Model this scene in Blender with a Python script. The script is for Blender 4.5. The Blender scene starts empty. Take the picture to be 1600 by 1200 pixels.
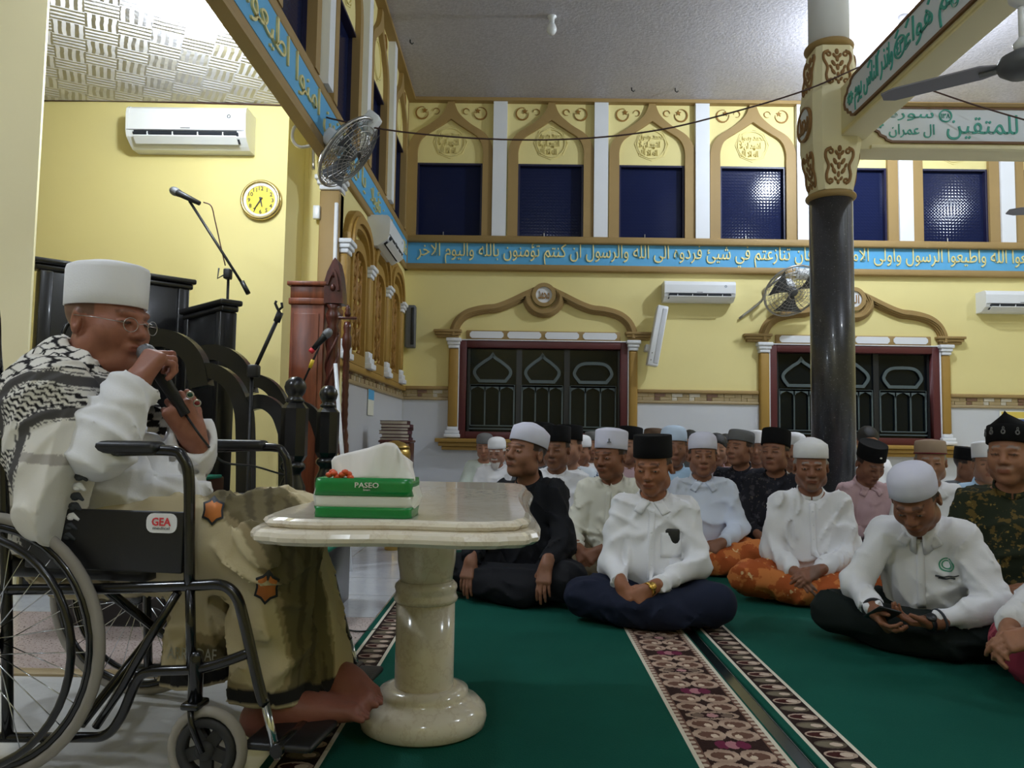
import bpy, bmesh, math, random
import numpy as np
from mathutils import Vector, Matrix
random.seed(7)
PI = math.pi
scn = bpy.context.scene
COL = scn.collection
# ------------------------------------------------------------------ camera
F, CAMZ, ROLL = 1200.0, 0.80, math.radians(0.85)
VPX, VPY = 811.0 - 800.0, 680.0 - 600.0
_y = Vector((VPX, -VPY, -F)).normalized()
_x = Vector((math.cos(ROLL), -math.sin(ROLL), (VPX*math.cos(ROLL) + VPY*math.sin(ROLL))/F)).normalized()
_z = _x.cross(_y)
W2C = Matrix((_x, _y, _z)).transposed()
C2W = W2C.transposed()
EYE = Vector((0, 0, CAMZ))
cam = bpy.data.cameras.new('camera')
cam.sensor_fit = 'HORIZONTAL'; cam.sensor_width = 36.0; cam.lens = 36.0*F/1600.0
cam.clip_start = 0.05; cam.clip_end = 100
camo = bpy.data.objects.new('camera', cam); COL.objects.link(camo)
camo.matrix_world = Matrix.Translation(EYE) @ C2W.to_4x4()
scn.camera = camo
# ------------------------------------------------------------------ world, exposure
wd = bpy.data.worlds.new('night'); scn.world = wd; wd.use_nodes = True
wd.node_tree.nodes['Background'].inputs[0].default_value = (0.010, 0.016, 0.055, 1)
wd.node_tree.nodes['Background'].inputs[1].default_value = 1.0
vs = scn.view_settings
vs.view_transform = 'Standard'; vs.look = 'None'; vs.gamma = 1; vs.use_curve_mapping = False
vs.exposure = -0.25
# lamps of the hall and added fill (their bulbs are built further down at the same places): (x, y, z, watts)
LAMPS = [(-1.80, 3.95, 2.93, 72), (3.5, 6.9, 4.36, 240), (0.6, 0.6, 4.36, 55), (4.6, 1.8, 4.36, 95), (6.6, 6.0, 4.36, 100), (-2.7, 1.3, 2.93, 62), (0.3, -2.6, 4.36, 85)]  # over table, right front, right rear, behind viewer: unseen bulbs added as fill
LAMPCOL = (0.80, 0.90, 1.0)
def point_lamp(x, y, z, w, r=0.06):
    l = bpy.data.lights.new('bulb_light', 'POINT'); l.energy = w; l.color = LAMPCOL; l.shadow_soft_size = r
    o = bpy.data.objects.new('bulb_light', l); COL.objects.link(o); o.location = (x, y, z)
for _l in LAMPS: point_lamp(*_l)

# ------------------------------------------------------------------ picture point -> place in the hall
def ray(px, py): return C2W @ Vector((px-800.0, -(py-600.0), -F))
def at_y(px, py, Y):
    d = ray(px, py); return EYE + d*((Y-EYE.y)/d.y)
def at_x(px, py, X):
    d = ray(px, py); return EYE + d*((X-EYE.x)/d.x)
def at_z(px, py, Z):
    d = ray(px, py); return EYE + d*((Z-EYE.z)/d.z)
def proj(P):
    c = W2C @ (Vector(P)-EYE); return (800+F*c.x/-c.z, 600-F*c.y/-c.z)

# ------------------------------------------------------------------ materials
def lin(c): return tuple(((v/255.)/12.92 if v/255. <= .04045 else ((v/255.+.055)/1.055)**2.4) for v in c)
MATS = {}
class NT:
    def __init__(s, m): s.nt = m.node_tree; s.b = s.nt.nodes['Principled BSDF']
    def n(s, t, **kw):
        o = s.nt.nodes.new(t)
        for k, v in kw.items():
            if hasattr(o, k): setattr(o, k, v)
        return o
    def l(s, a, b): s.nt.links.new(a, b)
    def math(s, op, a, b=None, c=None):
        o = s.n('ShaderNodeMath', operation=op)
        for i, v in enumerate((a, b, c)):
            if v is None: continue
            if isinstance(v, (int, float)): o.inputs[i].default_value = v
            else: s.l(v, o.inputs[i])
        return o.outputs[0]
    def mix(s, fac, a, b):
        o = s.n('ShaderNodeMix', data_type='RGBA')
        for i, v in ((0, fac), (6, a), (7, b)):
            if isinstance(v, (int, float)): o.inputs[i].default_value = v
            elif isinstance(v, tuple): o.inputs[i].default_value = (*v[:3], 1)
            else: s.l(v, o.inputs[i])
        return o.outputs[2]
    def coord(s, kind='Object', scale=None):
        t = s.n('ShaderNodeTexCoord').outputs[kind]
        if scale is not None:
            m = s.n('ShaderNodeMapping'); m.inputs['Scale'].default_value = scale if isinstance(scale, tuple) else (scale,)*3
            s.l(t, m.inputs[0]); t = m.outputs[0]
        return t
    def noise(s, vec, scale, detail=3, rough=.55):
        o = s.n('ShaderNodeTexNoise'); o.inputs['Scale'].default_value = scale; o.inputs['Detail'].default_value = detail
        o.inputs['Roughness'].default_value = rough
        if vec is not None: s.l(vec, o.inputs['Vector'])
        return o
    def ramp(s, fac, stops):
        o = s.n('ShaderNodeValToRGB'); e = o.color_ramp.elements
        while len(e) < len(stops): e.new(0.5)
        for i, (p, c) in enumerate(stops):
            e[i].position = p; e[i].color = (*c, 1) if isinstance(c, tuple) else (c, c, c, 1)
        s.l(fac, o.inputs[0]); return o.outputs[0]
    def bump(s, h, strength=.3, dist=.01):
        o = s.n('ShaderNodeBump'); o.inputs['Strength'].default_value = strength; o.inputs['Distance'].default_value = dist
        s.l(h, o.inputs['Height']); s.l(o.outputs[0], s.b.inputs['Normal'])
    def col(s, c):
        if isinstance(c, tuple): s.b.inputs['Base Color'].default_value = (*c[:3], 1)
        else: s.l(c, s.b.inputs['Base Color'])
    def sep(s, v):
        o = s.n('ShaderNodeSeparateXYZ'); s.l(v, o.inputs[0]); return o.outputs
def newmat(name, rough=.6, metal=0., spec=.5):
    m = bpy.data.materials.new(name); m.use_nodes = True; MATS[name] = m
    t = NT(m); t.b.inputs['Roughness'].default_value = rough; t.b.inputs['Metallic'].default_value = metal
    t.b.inputs['Specular IOR Level'].default_value = spec
    return m, t
def plain(name, rgb, rough=.6, metal=0., var=.06, nscale=6., bump=0., bscale=60., spec=.5, coat=0.):
    """solid colour with a little mottling and optional fine relief"""
    m, t = newmat(name, rough, metal, spec); c = lin(rgb)
    v = t.coord('Object')
    n = t.noise(v, nscale, 4).outputs['Fac']
    t.col(t.mix(n, tuple(x*(1-var) for x in c), tuple(min(1, x*(1+var)) for x in c)))
    if bump: t.bump(t.noise(v, bscale, 3).outputs['Fac'], bump, .004)
    if coat: t.b.inputs['Coat Weight'].default_value = coat; t.b.inputs['Coat Roughness'].default_value = .08
    return m

# ------------------------------------------------------------------ mesh building
class MB:
    """collects shapes and links them as ONE mesh object"""
    def __init__(s): s.v = []; s.f = []; s.mi = []; s.sm = []
    def add(s, vs, fs, mi=0, smooth=False):
        o = len(s.v); s.v += [tuple(p) for p in vs]
        for f in fs: s.f.append(tuple(i+o for i in f)); s.mi.append(mi); s.sm.append(smooth)
        return s
    def box(s, a, b, mi=0, M=None):
        (x0, y0, z0), (x1, y1, z1) = a, b
        vs = [Vector(p) for p in ((x0,y0,z0),(x1,y0,z0),(x1,y1,z0),(x0,y1,z0),(x0,y0,z1),(x1,y0,z1),(x1,y1,z1),(x0,y1,z1))]
        if M: vs = [M @ p for p in vs]
        return s.add(vs, [(0,3,2,1),(4,5,6,7),(0,1,5,4),(1,2,6,5),(2,3,7,6),(3,0,4,7)], mi)
    def rbox(s, a, b, r, mi=0, M=None, seg=2):
        bm = bmesh.new(); bmesh.ops.create_cube(bm, size=1)
        c = [(a[i]+b[i])/2 for i in range(3)]; d = [abs(b[i]-a[i]) for i in range(3)]
        for v in bm.verts: v.co = Vector((v.co[i]*d[i]+c[i] for i in range(3)))
        bmesh.ops.bevel(bm, geom=bm.edges[:], offset=min(r, min(d)*.49), segments=seg, affect='EDGES', profile=.5)
        bm.verts.index_update()
        vs = [M @ v.co if M else v.co.copy() for v in bm.verts]
        s.add(vs, [[v.index for v in f.verts] for f in bm.faces], mi, True); bm.free(); return s
    def prism(s, pts, a, b, M=None, mi=0, smooth=False):
        """polygon pts (u, v) extruded from depth a to depth b; local axes u = x, depth = y, v = z unless M says otherwise"""
        n = len(pts)
        vs = [Vector((p[0], a, p[1])) for p in pts] + [Vector((p[0], b, p[1])) for p in pts]
        if M: vs = [M @ p for p in vs]
        fs = [tuple(range(n)), tuple(range(2*n-1, n-1, -1))] + [(i, i+n, (i+1) % n+n, (i+1) % n) for i in range(n)]
        return s.add(vs, fs, mi, smooth)
    def strip(s, outer, inner, a, b, M=None, mi=0, closed=False):
        """band between two polylines of the same length, extruded from depth a to b"""
        n = len(outer); P = list(outer)+list(inner)
        vs = [Vector((p[0], a, p[1])) for p in P] + [Vector((p[0], b, p[1])) for p in P]
        if M: vs = [M @ p for p in vs]
        fs = []; N = 2*n
        for i in range(n if closed else n-1):
            j = (i+1) % n
            fs += [(i, j, n+j, n+i), (N+i, N+n+i, N+n+j, N+j), (i, N+i, N+j, j), (n+i, n+j, N+n+j, N+n+i)]
        if not closed: fs += [(0, n, N+n, N), (n-1, N+n-1, N+2*n-1, 2*n-1)]
        return s.add(vs, fs, mi)
    def tube(s, pts, r, n=8, mi=0, cap=True, closed=False, flat=None):
        """tube along a polyline; r number or list"""
        pts = [Vector(p) for p in pts]; m = len(pts); rr = r if isinstance(r, (list, tuple)) else [r]*m
        vs = []; fs = []; up = None
        for i, p in enumerate(pts):
            if closed: t = pts[(i+1) % m]-pts[i-1]
            else: t = pts[min(i+1, m-1)]-pts[max(i-1, 0)]
            t = t.normalized() if t.length > 1e-9 else Vector((0,0,1))
            if up is None:
                up = Vector((0,0,1)) if abs(t.z) < .9 else Vector((1,0,0))
            u = (up - t*up.dot(t)).normalized(); up = u; w = t.cross(u)
            for k in range(n):
                a = 2*PI*k/n; f = flat if flat else 1
                vs.append(p + (u*math.cos(a) + w*math.sin(a)*f)*rr[i])
        for i in range(m if closed else m-1):
            j = (i+1) % m
            for k in range(n):
                l = (k+1) % n
                fs.append((i*n+k, i*n+l, j*n+l, j*n+k))
        s.add(vs, fs, mi, True)
        if cap and not closed:
            s.add(vs[:n], [tuple(range(n-1, -1, -1))], mi); s.add(vs[-n:], [tuple(range(n))], mi)
        return s
    def lathe(s, prof, n=24, M=None, mi=0, sx=1, sy=1, smooth=True, a0=0, a1=None, cap=True):
        """profile [(r, z)] turned about z"""
        vs = []; fs = []; m = len(prof); full = a1 is None
        nn = n if full else n+1; a1 = 2*PI if full else a1
        for r, z in prof:
            for k in range(nn):
                a = a0+(a1-a0)*k/n; p = Vector((r*math.cos(a)*sx, r*math.sin(a)*sy, z)); vs.append(M @ p if M else p)
        for i in range(m-1):
            for k in range(n):
                l = (k+1) % nn if full else k+1
                fs.append((i*nn+k, i*nn+l, (i+1)*nn+l, (i+1)*nn+k))
        s.add(vs, fs, mi, smooth)
        if full and cap:
            if prof[0][0] > 1e-6: s.add(vs[:nn], [tuple(range(nn-1, -1, -1))], mi)
            if prof[-1][0] > 1e-6: s.add(vs[-nn:], [tuple(range(nn))], mi)
        return s
    def ball(s, c, r, n=12, mi=0, M=None):
        r = r if isinstance(r, (tuple, list)) else (r, r, r)
        T = Matrix.Translation(Vector(c)) @ Matrix.Diagonal((r[0], r[1], r[2], 1))
        if M: T = M @ T
        m = max(4, n//2)
        return s.lathe([(max(0., math.sin(PI*i/m)), -math.cos(PI*i/m)) for i in range(m+1)], n, T, mi)
    def bandpath(s, pts, w, a, b, M=None, mi=0, closed=False):
        """flat band of width w along a polyline in the (u, v) plane, extruded from depth a to b"""
        o, i_ = offset(pts, w/2, closed), offset(pts, -w/2, closed)
        return s.strip(o, i_, a, b, M, mi, closed)
    def mesh(s, name):
        me = bpy.data.meshes.new(name)
        me.from_pydata(s.v, [], s.f); me.polygons.foreach_set('material_index', s.mi); me.polygons.foreach_set('use_smooth', s.sm)
        bm = bmesh.new(); bm.from_mesh(me); bmesh.ops.remove_doubles(bm, verts=bm.verts, dist=1e-6)
        bmesh.ops.recalc_face_normals(bm, faces=bm.faces); bm.to_mesh(me); bm.free(); me.update(); return me
    def build(s, name, mats, parent=None, **kw):
        return link(name, s.mesh(name), mats, parent, **kw)
def offset(pts, d, closed=False):
    P = [Vector((p[0], p[1])) for p in pts]; n = len(P); out = []
    for i in range(n):
        if closed: a, b = P[i-1], P[(i+1) % n]
        else: a, b = P[max(i-1, 0)], P[min(i+1, n-1)]
        e1 = (P[i]-a) if (closed or i > 0) else (b-P[i]); e2 = (b-P[i]) if (closed or i < n-1) else (P[i]-a)
        e1 = e1.normalized() if e1.length > 1e-9 else e2.normalized(); e2 = e2.normalized() if e2.length > 1e-9 else e1
        n1 = Vector((-e1.y, e1.x)); n2 = Vector((-e2.y, e2.x)); m = n1+n2
        m = m.normalized() if m.length > 1e-6 else n1
        out.append(tuple(P[i]+m*(d/max(.35, m.dot(n1)))))
    return out
def M_(m): return MATS[m] if isinstance(m, str) else m
def link(name, me, mats, parent=None, loc=None, kind=None, label=None, cat=None, group=None):
    o = bpy.data.objects.new(name, me); COL.objects.link(o)
    for m in (mats if isinstance(mats, (list, tuple)) else [mats]): me.materials.append(M_(m)) if len(me.materials) < 8 else None
    if parent: o.parent = parent
    if loc: o.location = loc
    return tag(o, label, cat, group, kind)
def tag(o, label=None, cat=None, group=None, kind=None):
    if label: o['label'] = label
    if cat: o['category'] = cat
    if group: o['group'] = group
    if kind: o['kind'] = kind
    return o
def empty(name, loc=(0,0,0), rz=0., label=None, cat=None, group=None, kind=None, M=None):
    o = bpy.data.objects.new(name, None); COL.objects.link(o); o.empty_display_size = .1
    if M: o.matrix_world = M
    else: o.location = loc; o.rotation_euler = (0, 0, rz)
    return tag(o, label, cat, group, kind)
def dup(o, parent=None, M=None, **kw):
    """copy of an object with copies of its parts and sub-parts"""
    c = o.copy(); COL.objects.link(c); c.parent = parent
    if M is not None: c.matrix_world = M
    for ch in list(o.children): dup(ch, c)
    return tag(c, **kw)
def inst(name, me, parent=None, M=None, **kw):
    """one more object on shared mesh data"""
    o = bpy.data.objects.new(name, me); COL.objects.link(o); o.parent = parent
    if M is not None: o.matrix_local = M
    return tag(o, **kw)
def smooth_path(pts, n=6, closed=False):
    """Catmull-Rom through the points"""
    P = [Vector(p) for p in pts]; m = len(P); out = []
    rng = range(m if closed else m-1)
    for i in rng:
        p0 = P[i-1] if (closed or i > 0) else P[0]*2-P[1]
        p1 = P[i]; p2 = P[(i+1) % m]; p3 = P[(i+2) % m] if (closed or i+2 < m) else P[-1]*2-P[-2]
        for k in range(n):
            t = k/n
            out.append(.5*((2*p1)+(p2-p0)*t+(2*p0-5*p1+4*p2-p3)*t*t+(3*p1-p0-3*p2+p3)*t**3))
    if not closed: out.append(P[-1])
    return out
def frame(o, u, v, w=None):
    """matrix with local x = u, z = v, y = depth"""
    u = Vector(u).normalized(); v = Vector(v).normalized(); w = Vector(w).normalized() if w else v.cross(u)
    M = Matrix((u, w, v)).transposed().to_4x4(); M.translation = Vector(o); return M
# ------------------------------------------------------------------ lettering
_FORM = {}
def _reg(ch, base, n): _FORM[ch] = (base, n)
for _c, _b, _n in (('ء',0xFE80,1),('آ',0xFE81,2),('أ',0xFE83,2),('ؤ',0xFE85,2),('إ',0xFE87,2),('ئ',0xFE89,4),('ا',0xFE8D,2),('ب',0xFE8F,4),('ة',0xFE93,2),('ت',0xFE95,4),('ث',0xFE99,4),('ج',0xFE9D,4),('ح',0xFEA1,4),('خ',0xFEA5,4),('د',0xFEA9,2),('ذ',0xFEAB,2),('ر',0xFEAD,2),('ز',0xFEAF,2),('س',0xFEB1,4),('ش',0xFEB5,4),('ص',0xFEB9,4),('ض',0xFEBD,4),('ط',0xFEC1,4),('ظ',0xFEC5,4),('ع',0xFEC9,4),('غ',0xFECD,4),('ف',0xFED1,4),('ق',0xFED5,4),('ك',0xFED9,4),('ل',0xFEDD,4),('م',0xFEE1,4),('ن',0xFEE5,4),('ه',0xFEE9,4),('و',0xFEED,2),('ى',0xFEEF,2),('ي',0xFEF1,4)): _reg(_c, _b, _n)
def arabic(s):
    """letters -> joined presentation forms in left-to-right order"""
    out = []; i = 0; prev = False
    s2 = []
    while i < len(s):
        if s[i] == 'ل' and i+1 < len(s) and s[i+1] in 'اأإآ': s2.append('لا'); i += 2
        else: s2.append(s[i]); i += 1
    for i, c in enumerate(s2):
        nxt = s2[i+1] if i+1 < len(s2) else ' '
        nj = nxt == 'لا' or nxt in _FORM and nxt != 'ء'
        if c == 'لا': out.append(chr(0xFEFC if prev else 0xFEFB)); prev = False
        elif c in _FORM:
            b, n = _FORM[c]
            if n == 1: out.append(chr(b)); prev = False
            elif n == 2: out.append(chr(b+(1 if prev else 0))); prev = False
            else:
                out.append(chr(b + ((3 if nj else 1) if prev else (2 if nj else 0)))); prev = nj
        else: out.append(c); prev = False
    return ''.join(reversed(out))
def text_mesh(s, width=None, height=None, depth=.004, bold=0., res=2, space=1.):
    """lettering as a mesh, centred, lying in local x (u) / z (v), front at -y"""
    cu = bpy.data.curves.new('lettering', 'FONT'); cu.body = s; cu.resolution_u = res; cu.extrude = depth/2; cu.offset = bold; cu.space_character = space
    o = bpy.data.objects.new('lettering', cu); COL.objects.link(o)
    dg = bpy.context.evaluated_depsgraph_get(); dg.update()
    me = bpy.data.meshes.new_from_object(o.evaluated_get(dg))
    bpy.data.objects.remove(o); bpy.data.curves.remove(cu)
    n = len(me.vertices); co = np.zeros(n*3, np.float32); me.vertices.foreach_get('co', co); co = co.reshape(-1, 3)
    lo, hi = co.min(0), co.max(0); c = (lo+hi)/2; d = hi-lo
    sx = width/d[0] if width else None; sz = height/d[1] if height else None
    sx = sx or sz; sz = sz or sx
    out = np.stack([(co[:, 0]-c[0])*sx, -co[:, 2], (co[:, 1]-c[1])*sz], 1)
    me.vertices.foreach_set('co', out.astype(np.float32).ravel()); me.update(); me.materials.clear()
    return me
def lettering(name, s, mats, parent, M, **kw):
    me = text_mesh(s, **kw); o = link(name, me, mats, parent); o.matrix_local = M; return o
# ------------------------------------------------------------------ materials of the hall
plain('yellow_paint', (232, 218, 152), .75, var=.05, nscale=1.6, bump=.05, bscale=25)
plain('cream_paint', (238, 228, 188), .7, var=.04, nscale=2, bump=.05, bscale=25)
plain('tan_paint', (158, 130, 80), .6, var=.07, nscale=5, bump=.08, bscale=30)
plain('ochre_paint', (164, 128, 58), .55, var=.07, nscale=5)
plain('white_paint', (228, 230, 236), .55, var=.03, nscale=4)
plain('gold_paint', (150, 108, 46), .5, .1, var=.12, nscale=12)
plain('pale_gold', (232, 216, 150), .4, .2, var=.12, nscale=20)
plain('maroon_frame', (86, 34, 36), .45, var=.12, nscale=9)
plain('dado_tile', (206, 208, 214), .22, var=.02, nscale=2)
plain('navy_frame', (30, 28, 62), .4, var=.1)
plain('tile_tan', (166, 146, 110), .4, var=.15, nscale=14)
plain('tile_brown', (122, 92, 76), .4, var=.2, nscale=14)
plain('tile_pale', (196, 188, 172), .35, var=.1, nscale=14)
plain('teal_letter', (72, 168, 152), .5, var=.06)
plain('panel_white', (226, 232, 240), .5, var=.02)
plain('brown_edge', (120, 84, 50), .5, var=.1)
plain('dark_relief', (142, 104, 58), .55, var=.15)
plain('grille_paint', (78, 90, 92), .5, var=.05)
plain('plastic_white', (232, 234, 238), .3, var=.015)
plain('plastic_dark', (28, 30, 34), .4, var=.1)
plain('plastic_grey', (92, 94, 100), .5, var=.05)
plain('rope_dark', (70, 44, 40), .6)
plain('steel', (172, 170, 168), .3, .9, var=.05)
def mk_blue():
    m, t = newmat('sky_blue_paint', .55)
    n = t.noise(t.coord('Object'), 3, 4).outputs['Fac']
    t.col(t.mix(n, lin((78, 160, 212)), lin((98, 178, 226))))
mk_blue()
def mk_glass(name, tint, rough, wavy):
    m, t = newmat(name, rough, 0, .6); t.col(tint)
    if wavy:
        v = t.coord('Object'); s = t.sep(v)
        h = t.math('MULTIPLY', t.math('SINE', t.math('MULTIPLY', s[0], 170.)), t.math('SINE', t.math('MULTIPLY', s[2], 170.)))
        h2 = t.math('MULTIPLY', t.math('SINE', t.math('MULTIPLY', s[1], 170.)), t.math('SINE', t.math('MULTIPLY', s[2], 170.)))
        t.b.inputs['Specular IOR Level'].default_value = .16; t.bump(t.math('ADD', h, h2), .10, .002)
mk_glass('blue_night_glass', lin((26, 33, 66)), .09, True)
mk_glass('dark_window_glass', lin((14, 20, 24)), .08, False); MATS['dark_window_glass'].node_tree.nodes['Principled BSDF'].inputs['Specular IOR Level'].default_value = .25
def mk_ceiling(name, woven):
    m, t = newmat(name, .38 if woven else .42, 0, .5)
    v = t.coord('Object')
    if woven:
        s = t.sep(v)
        a = t.math('ADD', s[0], t.math('MULTIPLY', s[1], .55)); b = t.math('SUBTRACT', s[1], t.math('MULTIPLY', s[0], .55))
        C = 5.2                                             # plaited cells per metre, five thin strokes in each
        par = t.math('FLOORED_MODULO', t.math('ADD', t.math('FLOOR', t.math('MULTIPLY', a, C)), t.math('FLOOR', t.math('MULTIPLY', b, C))), 2.)
        w = t.math('MULTIPLY', t.noise(v, 9, 2).outputs['Fac'], .5)
        la = t.math('PINGPONG', t.math('ADD', t.math('MULTIPLY', a, C*4), w), .5); lb = t.math('PINGPONG', t.math('ADD', t.math('MULTIPLY', b, C*4), w), .5)
        hm = t.math('ADD', t.math('MULTIPLY', la, par), t.math('MULTIPLY', lb, t.math('SUBTRACT', 1., par)))
        h = t.math('MULTIPLY', t.math('GREATER_THAN', hm, .36), t.math('ADD', .4, t.noise(v, 14, 2).outputs['Fac']))
        t.col(t.mix(t.noise(v, 5, 4).outputs['Fac'], lin((208, 206, 212)), lin((228, 226, 232))))
        t.bump(t.math('MULTIPLY', hm, t.math('ADD', .5, t.noise(v, 14, 2).outputs['Fac'])), .55, .05)
    else:
        n1 = t.noise(v, 34, 5, .7).outputs['Fac']; n2 = t.noise(v, 3, 3).outputs['Fac']
        c = t.mix(t.ramp(n1, [(.35, 0.), (.65, 1.)]), lin((156, 153, 162)), lin((206, 203, 212)))
        t.col(t.mix(n2, c, lin((190, 186, 194))))
        t.bump(n1, .45, .02)
mk_ceiling('woven_ceiling', True); mk_ceiling('foil_ceiling', False)
def mk_marble(name, a, b, vein, scale, rough, veins=True):
    m, t = newmat(name, rough, 0, .5); v = t.coord('Object')
    n = t.noise(v, scale, 6, .6)
    w = t.noise(v, scale*2.3, 8, .65)
    c = t.mix(n.outputs['Fac'], lin(a), lin(b))
    if veins:
        d = t.math('ABSOLUTE', t.math('SUBTRACT', w.outputs['Fac'], .5))
        c = t.mix(t.ramp(d, [(0., .24), (.03, .0)]), c, lin(vein))
    t.col(c); t.b.inputs['Coat Weight'].default_value = .3; t.b.inputs['Coat Roughness'].default_value = .05
mk_marble('cream_marble', (218, 206, 186), (242, 234, 220), (176, 150, 116), 5.5, .14)
mk_marble('grey_marble', (196, 200, 206), (222, 224, 228), (166, 170, 178), 2.6, .14)
mk_marble('floor_tile', (206, 206, 206), (222, 222, 220), (190, 188, 186), 1.6, .12)
def mk_granite(name, c0, c1, c2, scale, rough, thr=(.62, .7)):
    m, t = newmat(name, rough, 0, .5); v = t.coord('Object')
    n = t.noise(v, scale, 2).outputs['Fac']; n2 = t.noise(v, scale*.45, 4).outputs['Fac']; n3 = t.noise(v, scale*1.7, 1).outputs['Fac']
    c = t.mix(n2, lin(c0), lin(c1)); c = t.mix(t.ramp(n3, [(thr[0], 0.), (thr[1], 1.)]), c, lin(c2)); t.col(c)
    t.b.inputs['Coat Weight'].default_value = .4; t.b.inputs['Coat Roughness'].default_value = .06
mk_granite('black_granite', (42, 42, 46), (68, 68, 73), (120, 120, 124), 55, .32, (.66, .76))
mk_granite('pink_granite', (196, 176, 170), (214, 200, 192), (132, 92, 88), 75, .2, (.6, .68))

# ------------------------------------------------------------------ main planes
WB = 8.8                                   # back wall
XL = at_y(628, 600, WB).x                  # left wall plane
ZC = at_y(855, 158, WB).z                  # hall ceiling
YA = 5.2                                   # wall with the air conditioner in the niche
XA = at_y(447, 320, YA).x
ZR = at_y(250, 160, YA).z                  # niche ceiling
YL = 5.62                                  # front end of the left wall
XR, YF = 9.0, -4.0                         # far limits outside the picture
PXM = WB/F                                 # metres per pixel on the back wall
def zb(y, px=855.): return at_y(px, y, WB).z
def xb(px, y=380.): return at_y(px, y, WB).x
def T_(x, y, z): return Matrix.Translation((x, y, z))
def grid_wall(mb, u0, u1, v0, v1, holes, d0, d1, M=None):
    us = sorted({u0, u1, *[h[0] for h in holes], *[h[1] for h in holes]}); vs_ = sorted({v0, v1, *[h[2] for h in holes], *[h[3] for h in holes]})
    for i in range(len(us)-1):
        for j in range(len(vs_)-1):
            cu, cv = (us[i]+us[i+1])/2, (vs_[j]+vs_[j+1])/2
            if any(h[0] < cu < h[1] and h[2] < cv < h[3] for h in holes): continue
            mb.box((us[i], d0, vs_[j]), (us[i+1], d1, vs_[j+1]), 0, M)
    return mb
# clerestory bays of the back wall and windows below
BAYX = [xb(701+158.3*i) for i in range(7)]
CW = (-52*PXM, 52*PXM); CZ = (zb(373), zb(257))
holes = [(x+CW[0], x+CW[1], CZ[0], CZ[1]) for x in BAYX]
W1 = (xb(717.5, 600), xb(980, 600), zb(687, 850), zb(534, 850)); WDX = xb(1201.6, 600)-W1[0]
lowwin = [W1, (W1[0]+WDX, W1[1]+WDX, W1[2], W1[3])]
mb = MB(); grid_wall(mb, XL-.3, XR, 0, ZC, holes+lowwin, WB, WB+.25)
wall_back = mb.build('wall_back', 'yellow_paint', kind='structure')
# side wall: clerestory beam over the niche, solid wall beyond it
ZB0, ZB1 = zb(425), zb(372)                # inscription beam bottom and top
LBAY = [1.45+1.23*i for i in range(6)]     # bay centres along the side wall
LBAY = [WB-.72-1.25*i for i in range(7)]
LW = .36
ML = Matrix(((0, -1, 0, XL), (1, 0, 0, 0), (0, 0, 1, 0), (0, 0, 0, 1)))   # local x -> +y, local y (depth, into the wall) -> -x
lholes = [(y-LW, y+LW, CZ[0], CZ[1]) for y in LBAY]
mb = MB(); grid_wall(mb, YF, WB+.25, ZB0, ZC, lholes, 0, .05, ML)
mb.box((XL-.25, YL, 0), (XL, WB, ZB0))
wall_left = mb.build('wall_left', 'yellow_paint', kind='structure')
mb = MB(); mb.box((-6, YA, 0), (XA, YA+.25, ZR)); mb.box((XA-.25, YA+.25, 0), (XA, YL+.02, ZR)); mb.box((XA-.05, YL+.01, ZB0-.3), (XL-.01, YL+.2, ZR))
mb.box((XA-.02, YL+.0, 0), (XL-.25, YL+.2, ZR))
mb.build('wall_niche', 'yellow_paint', kind='structure')
pxr = at_y(46, 500, 3.7).x
mb = MB(); mb.box((-6, 3.7, 0), (pxr, 3.715, ZR)); mb.box((-6.2, YF, 0), (-6, YA+.3, ZR))
mb.build('wall_front_left', 'cream_paint', kind='structure')
mb = MB(); mb.box((XL, YF, ZC), (XR, WB+.25, ZC+.1)); mb.build('ceiling', 'foil_ceiling', kind='structure')
mb = MB(); mb.box((-6.2, YF, ZR), (XL-.05, YA+.4, ZR+.1)); mb.build('ceiling_niche', 'woven_ceiling', kind='structure')
mb = MB(); mb.box((-6.2, YF-.2, -.1), (XR+.2, WB+.25, 0)); mb.build('floor', 'floor_tile', kind='structure')
mb = MB(); mb.box((XR, YF, 0), (XR+.2, WB+.25, ZC)); mb.build('wall_right', 'yellow_paint', kind='structure')
mb = MB(); mb.box((-6.2, YF-.2, 0), (XR+.2, YF, ZC+.1)); mb.build('wall_front', 'yellow_paint', kind='structure')
# raised platform of the prayer niche: granite tread and marble floor
ZP = .008                                  # top of the stone laid in the niche
mb = MB(); mb.box((-6, 2.58, -.02), (-.605, 3.36, .007)); tread = mb.build('trim_1', 'pink_granite', kind='structure')
mb = MB(); mb.rbox((-6, 2.52, -.01), (-.605, 2.58, .009), .003); mb.build('border_strip', 'tile_tan', tread)
mb = MB(); mb.box((-6, 3.36, -.02), (-.605, YL, .004)); slabs = mb.build('trim_2', 'tile_tan', kind='structure')
mb = MB(); mb.box((.003, .003, 0), (.447, .447, .005)); TILE = mb.mesh('floor_slab'); TILE.materials.append(MATS['grey_marble'])
for i in range(6):
    for j in range(5): inst('floor_slab', TILE, slabs, T_(-.605-.45*(i+1), 3.36+.45*j, .003))
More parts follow.
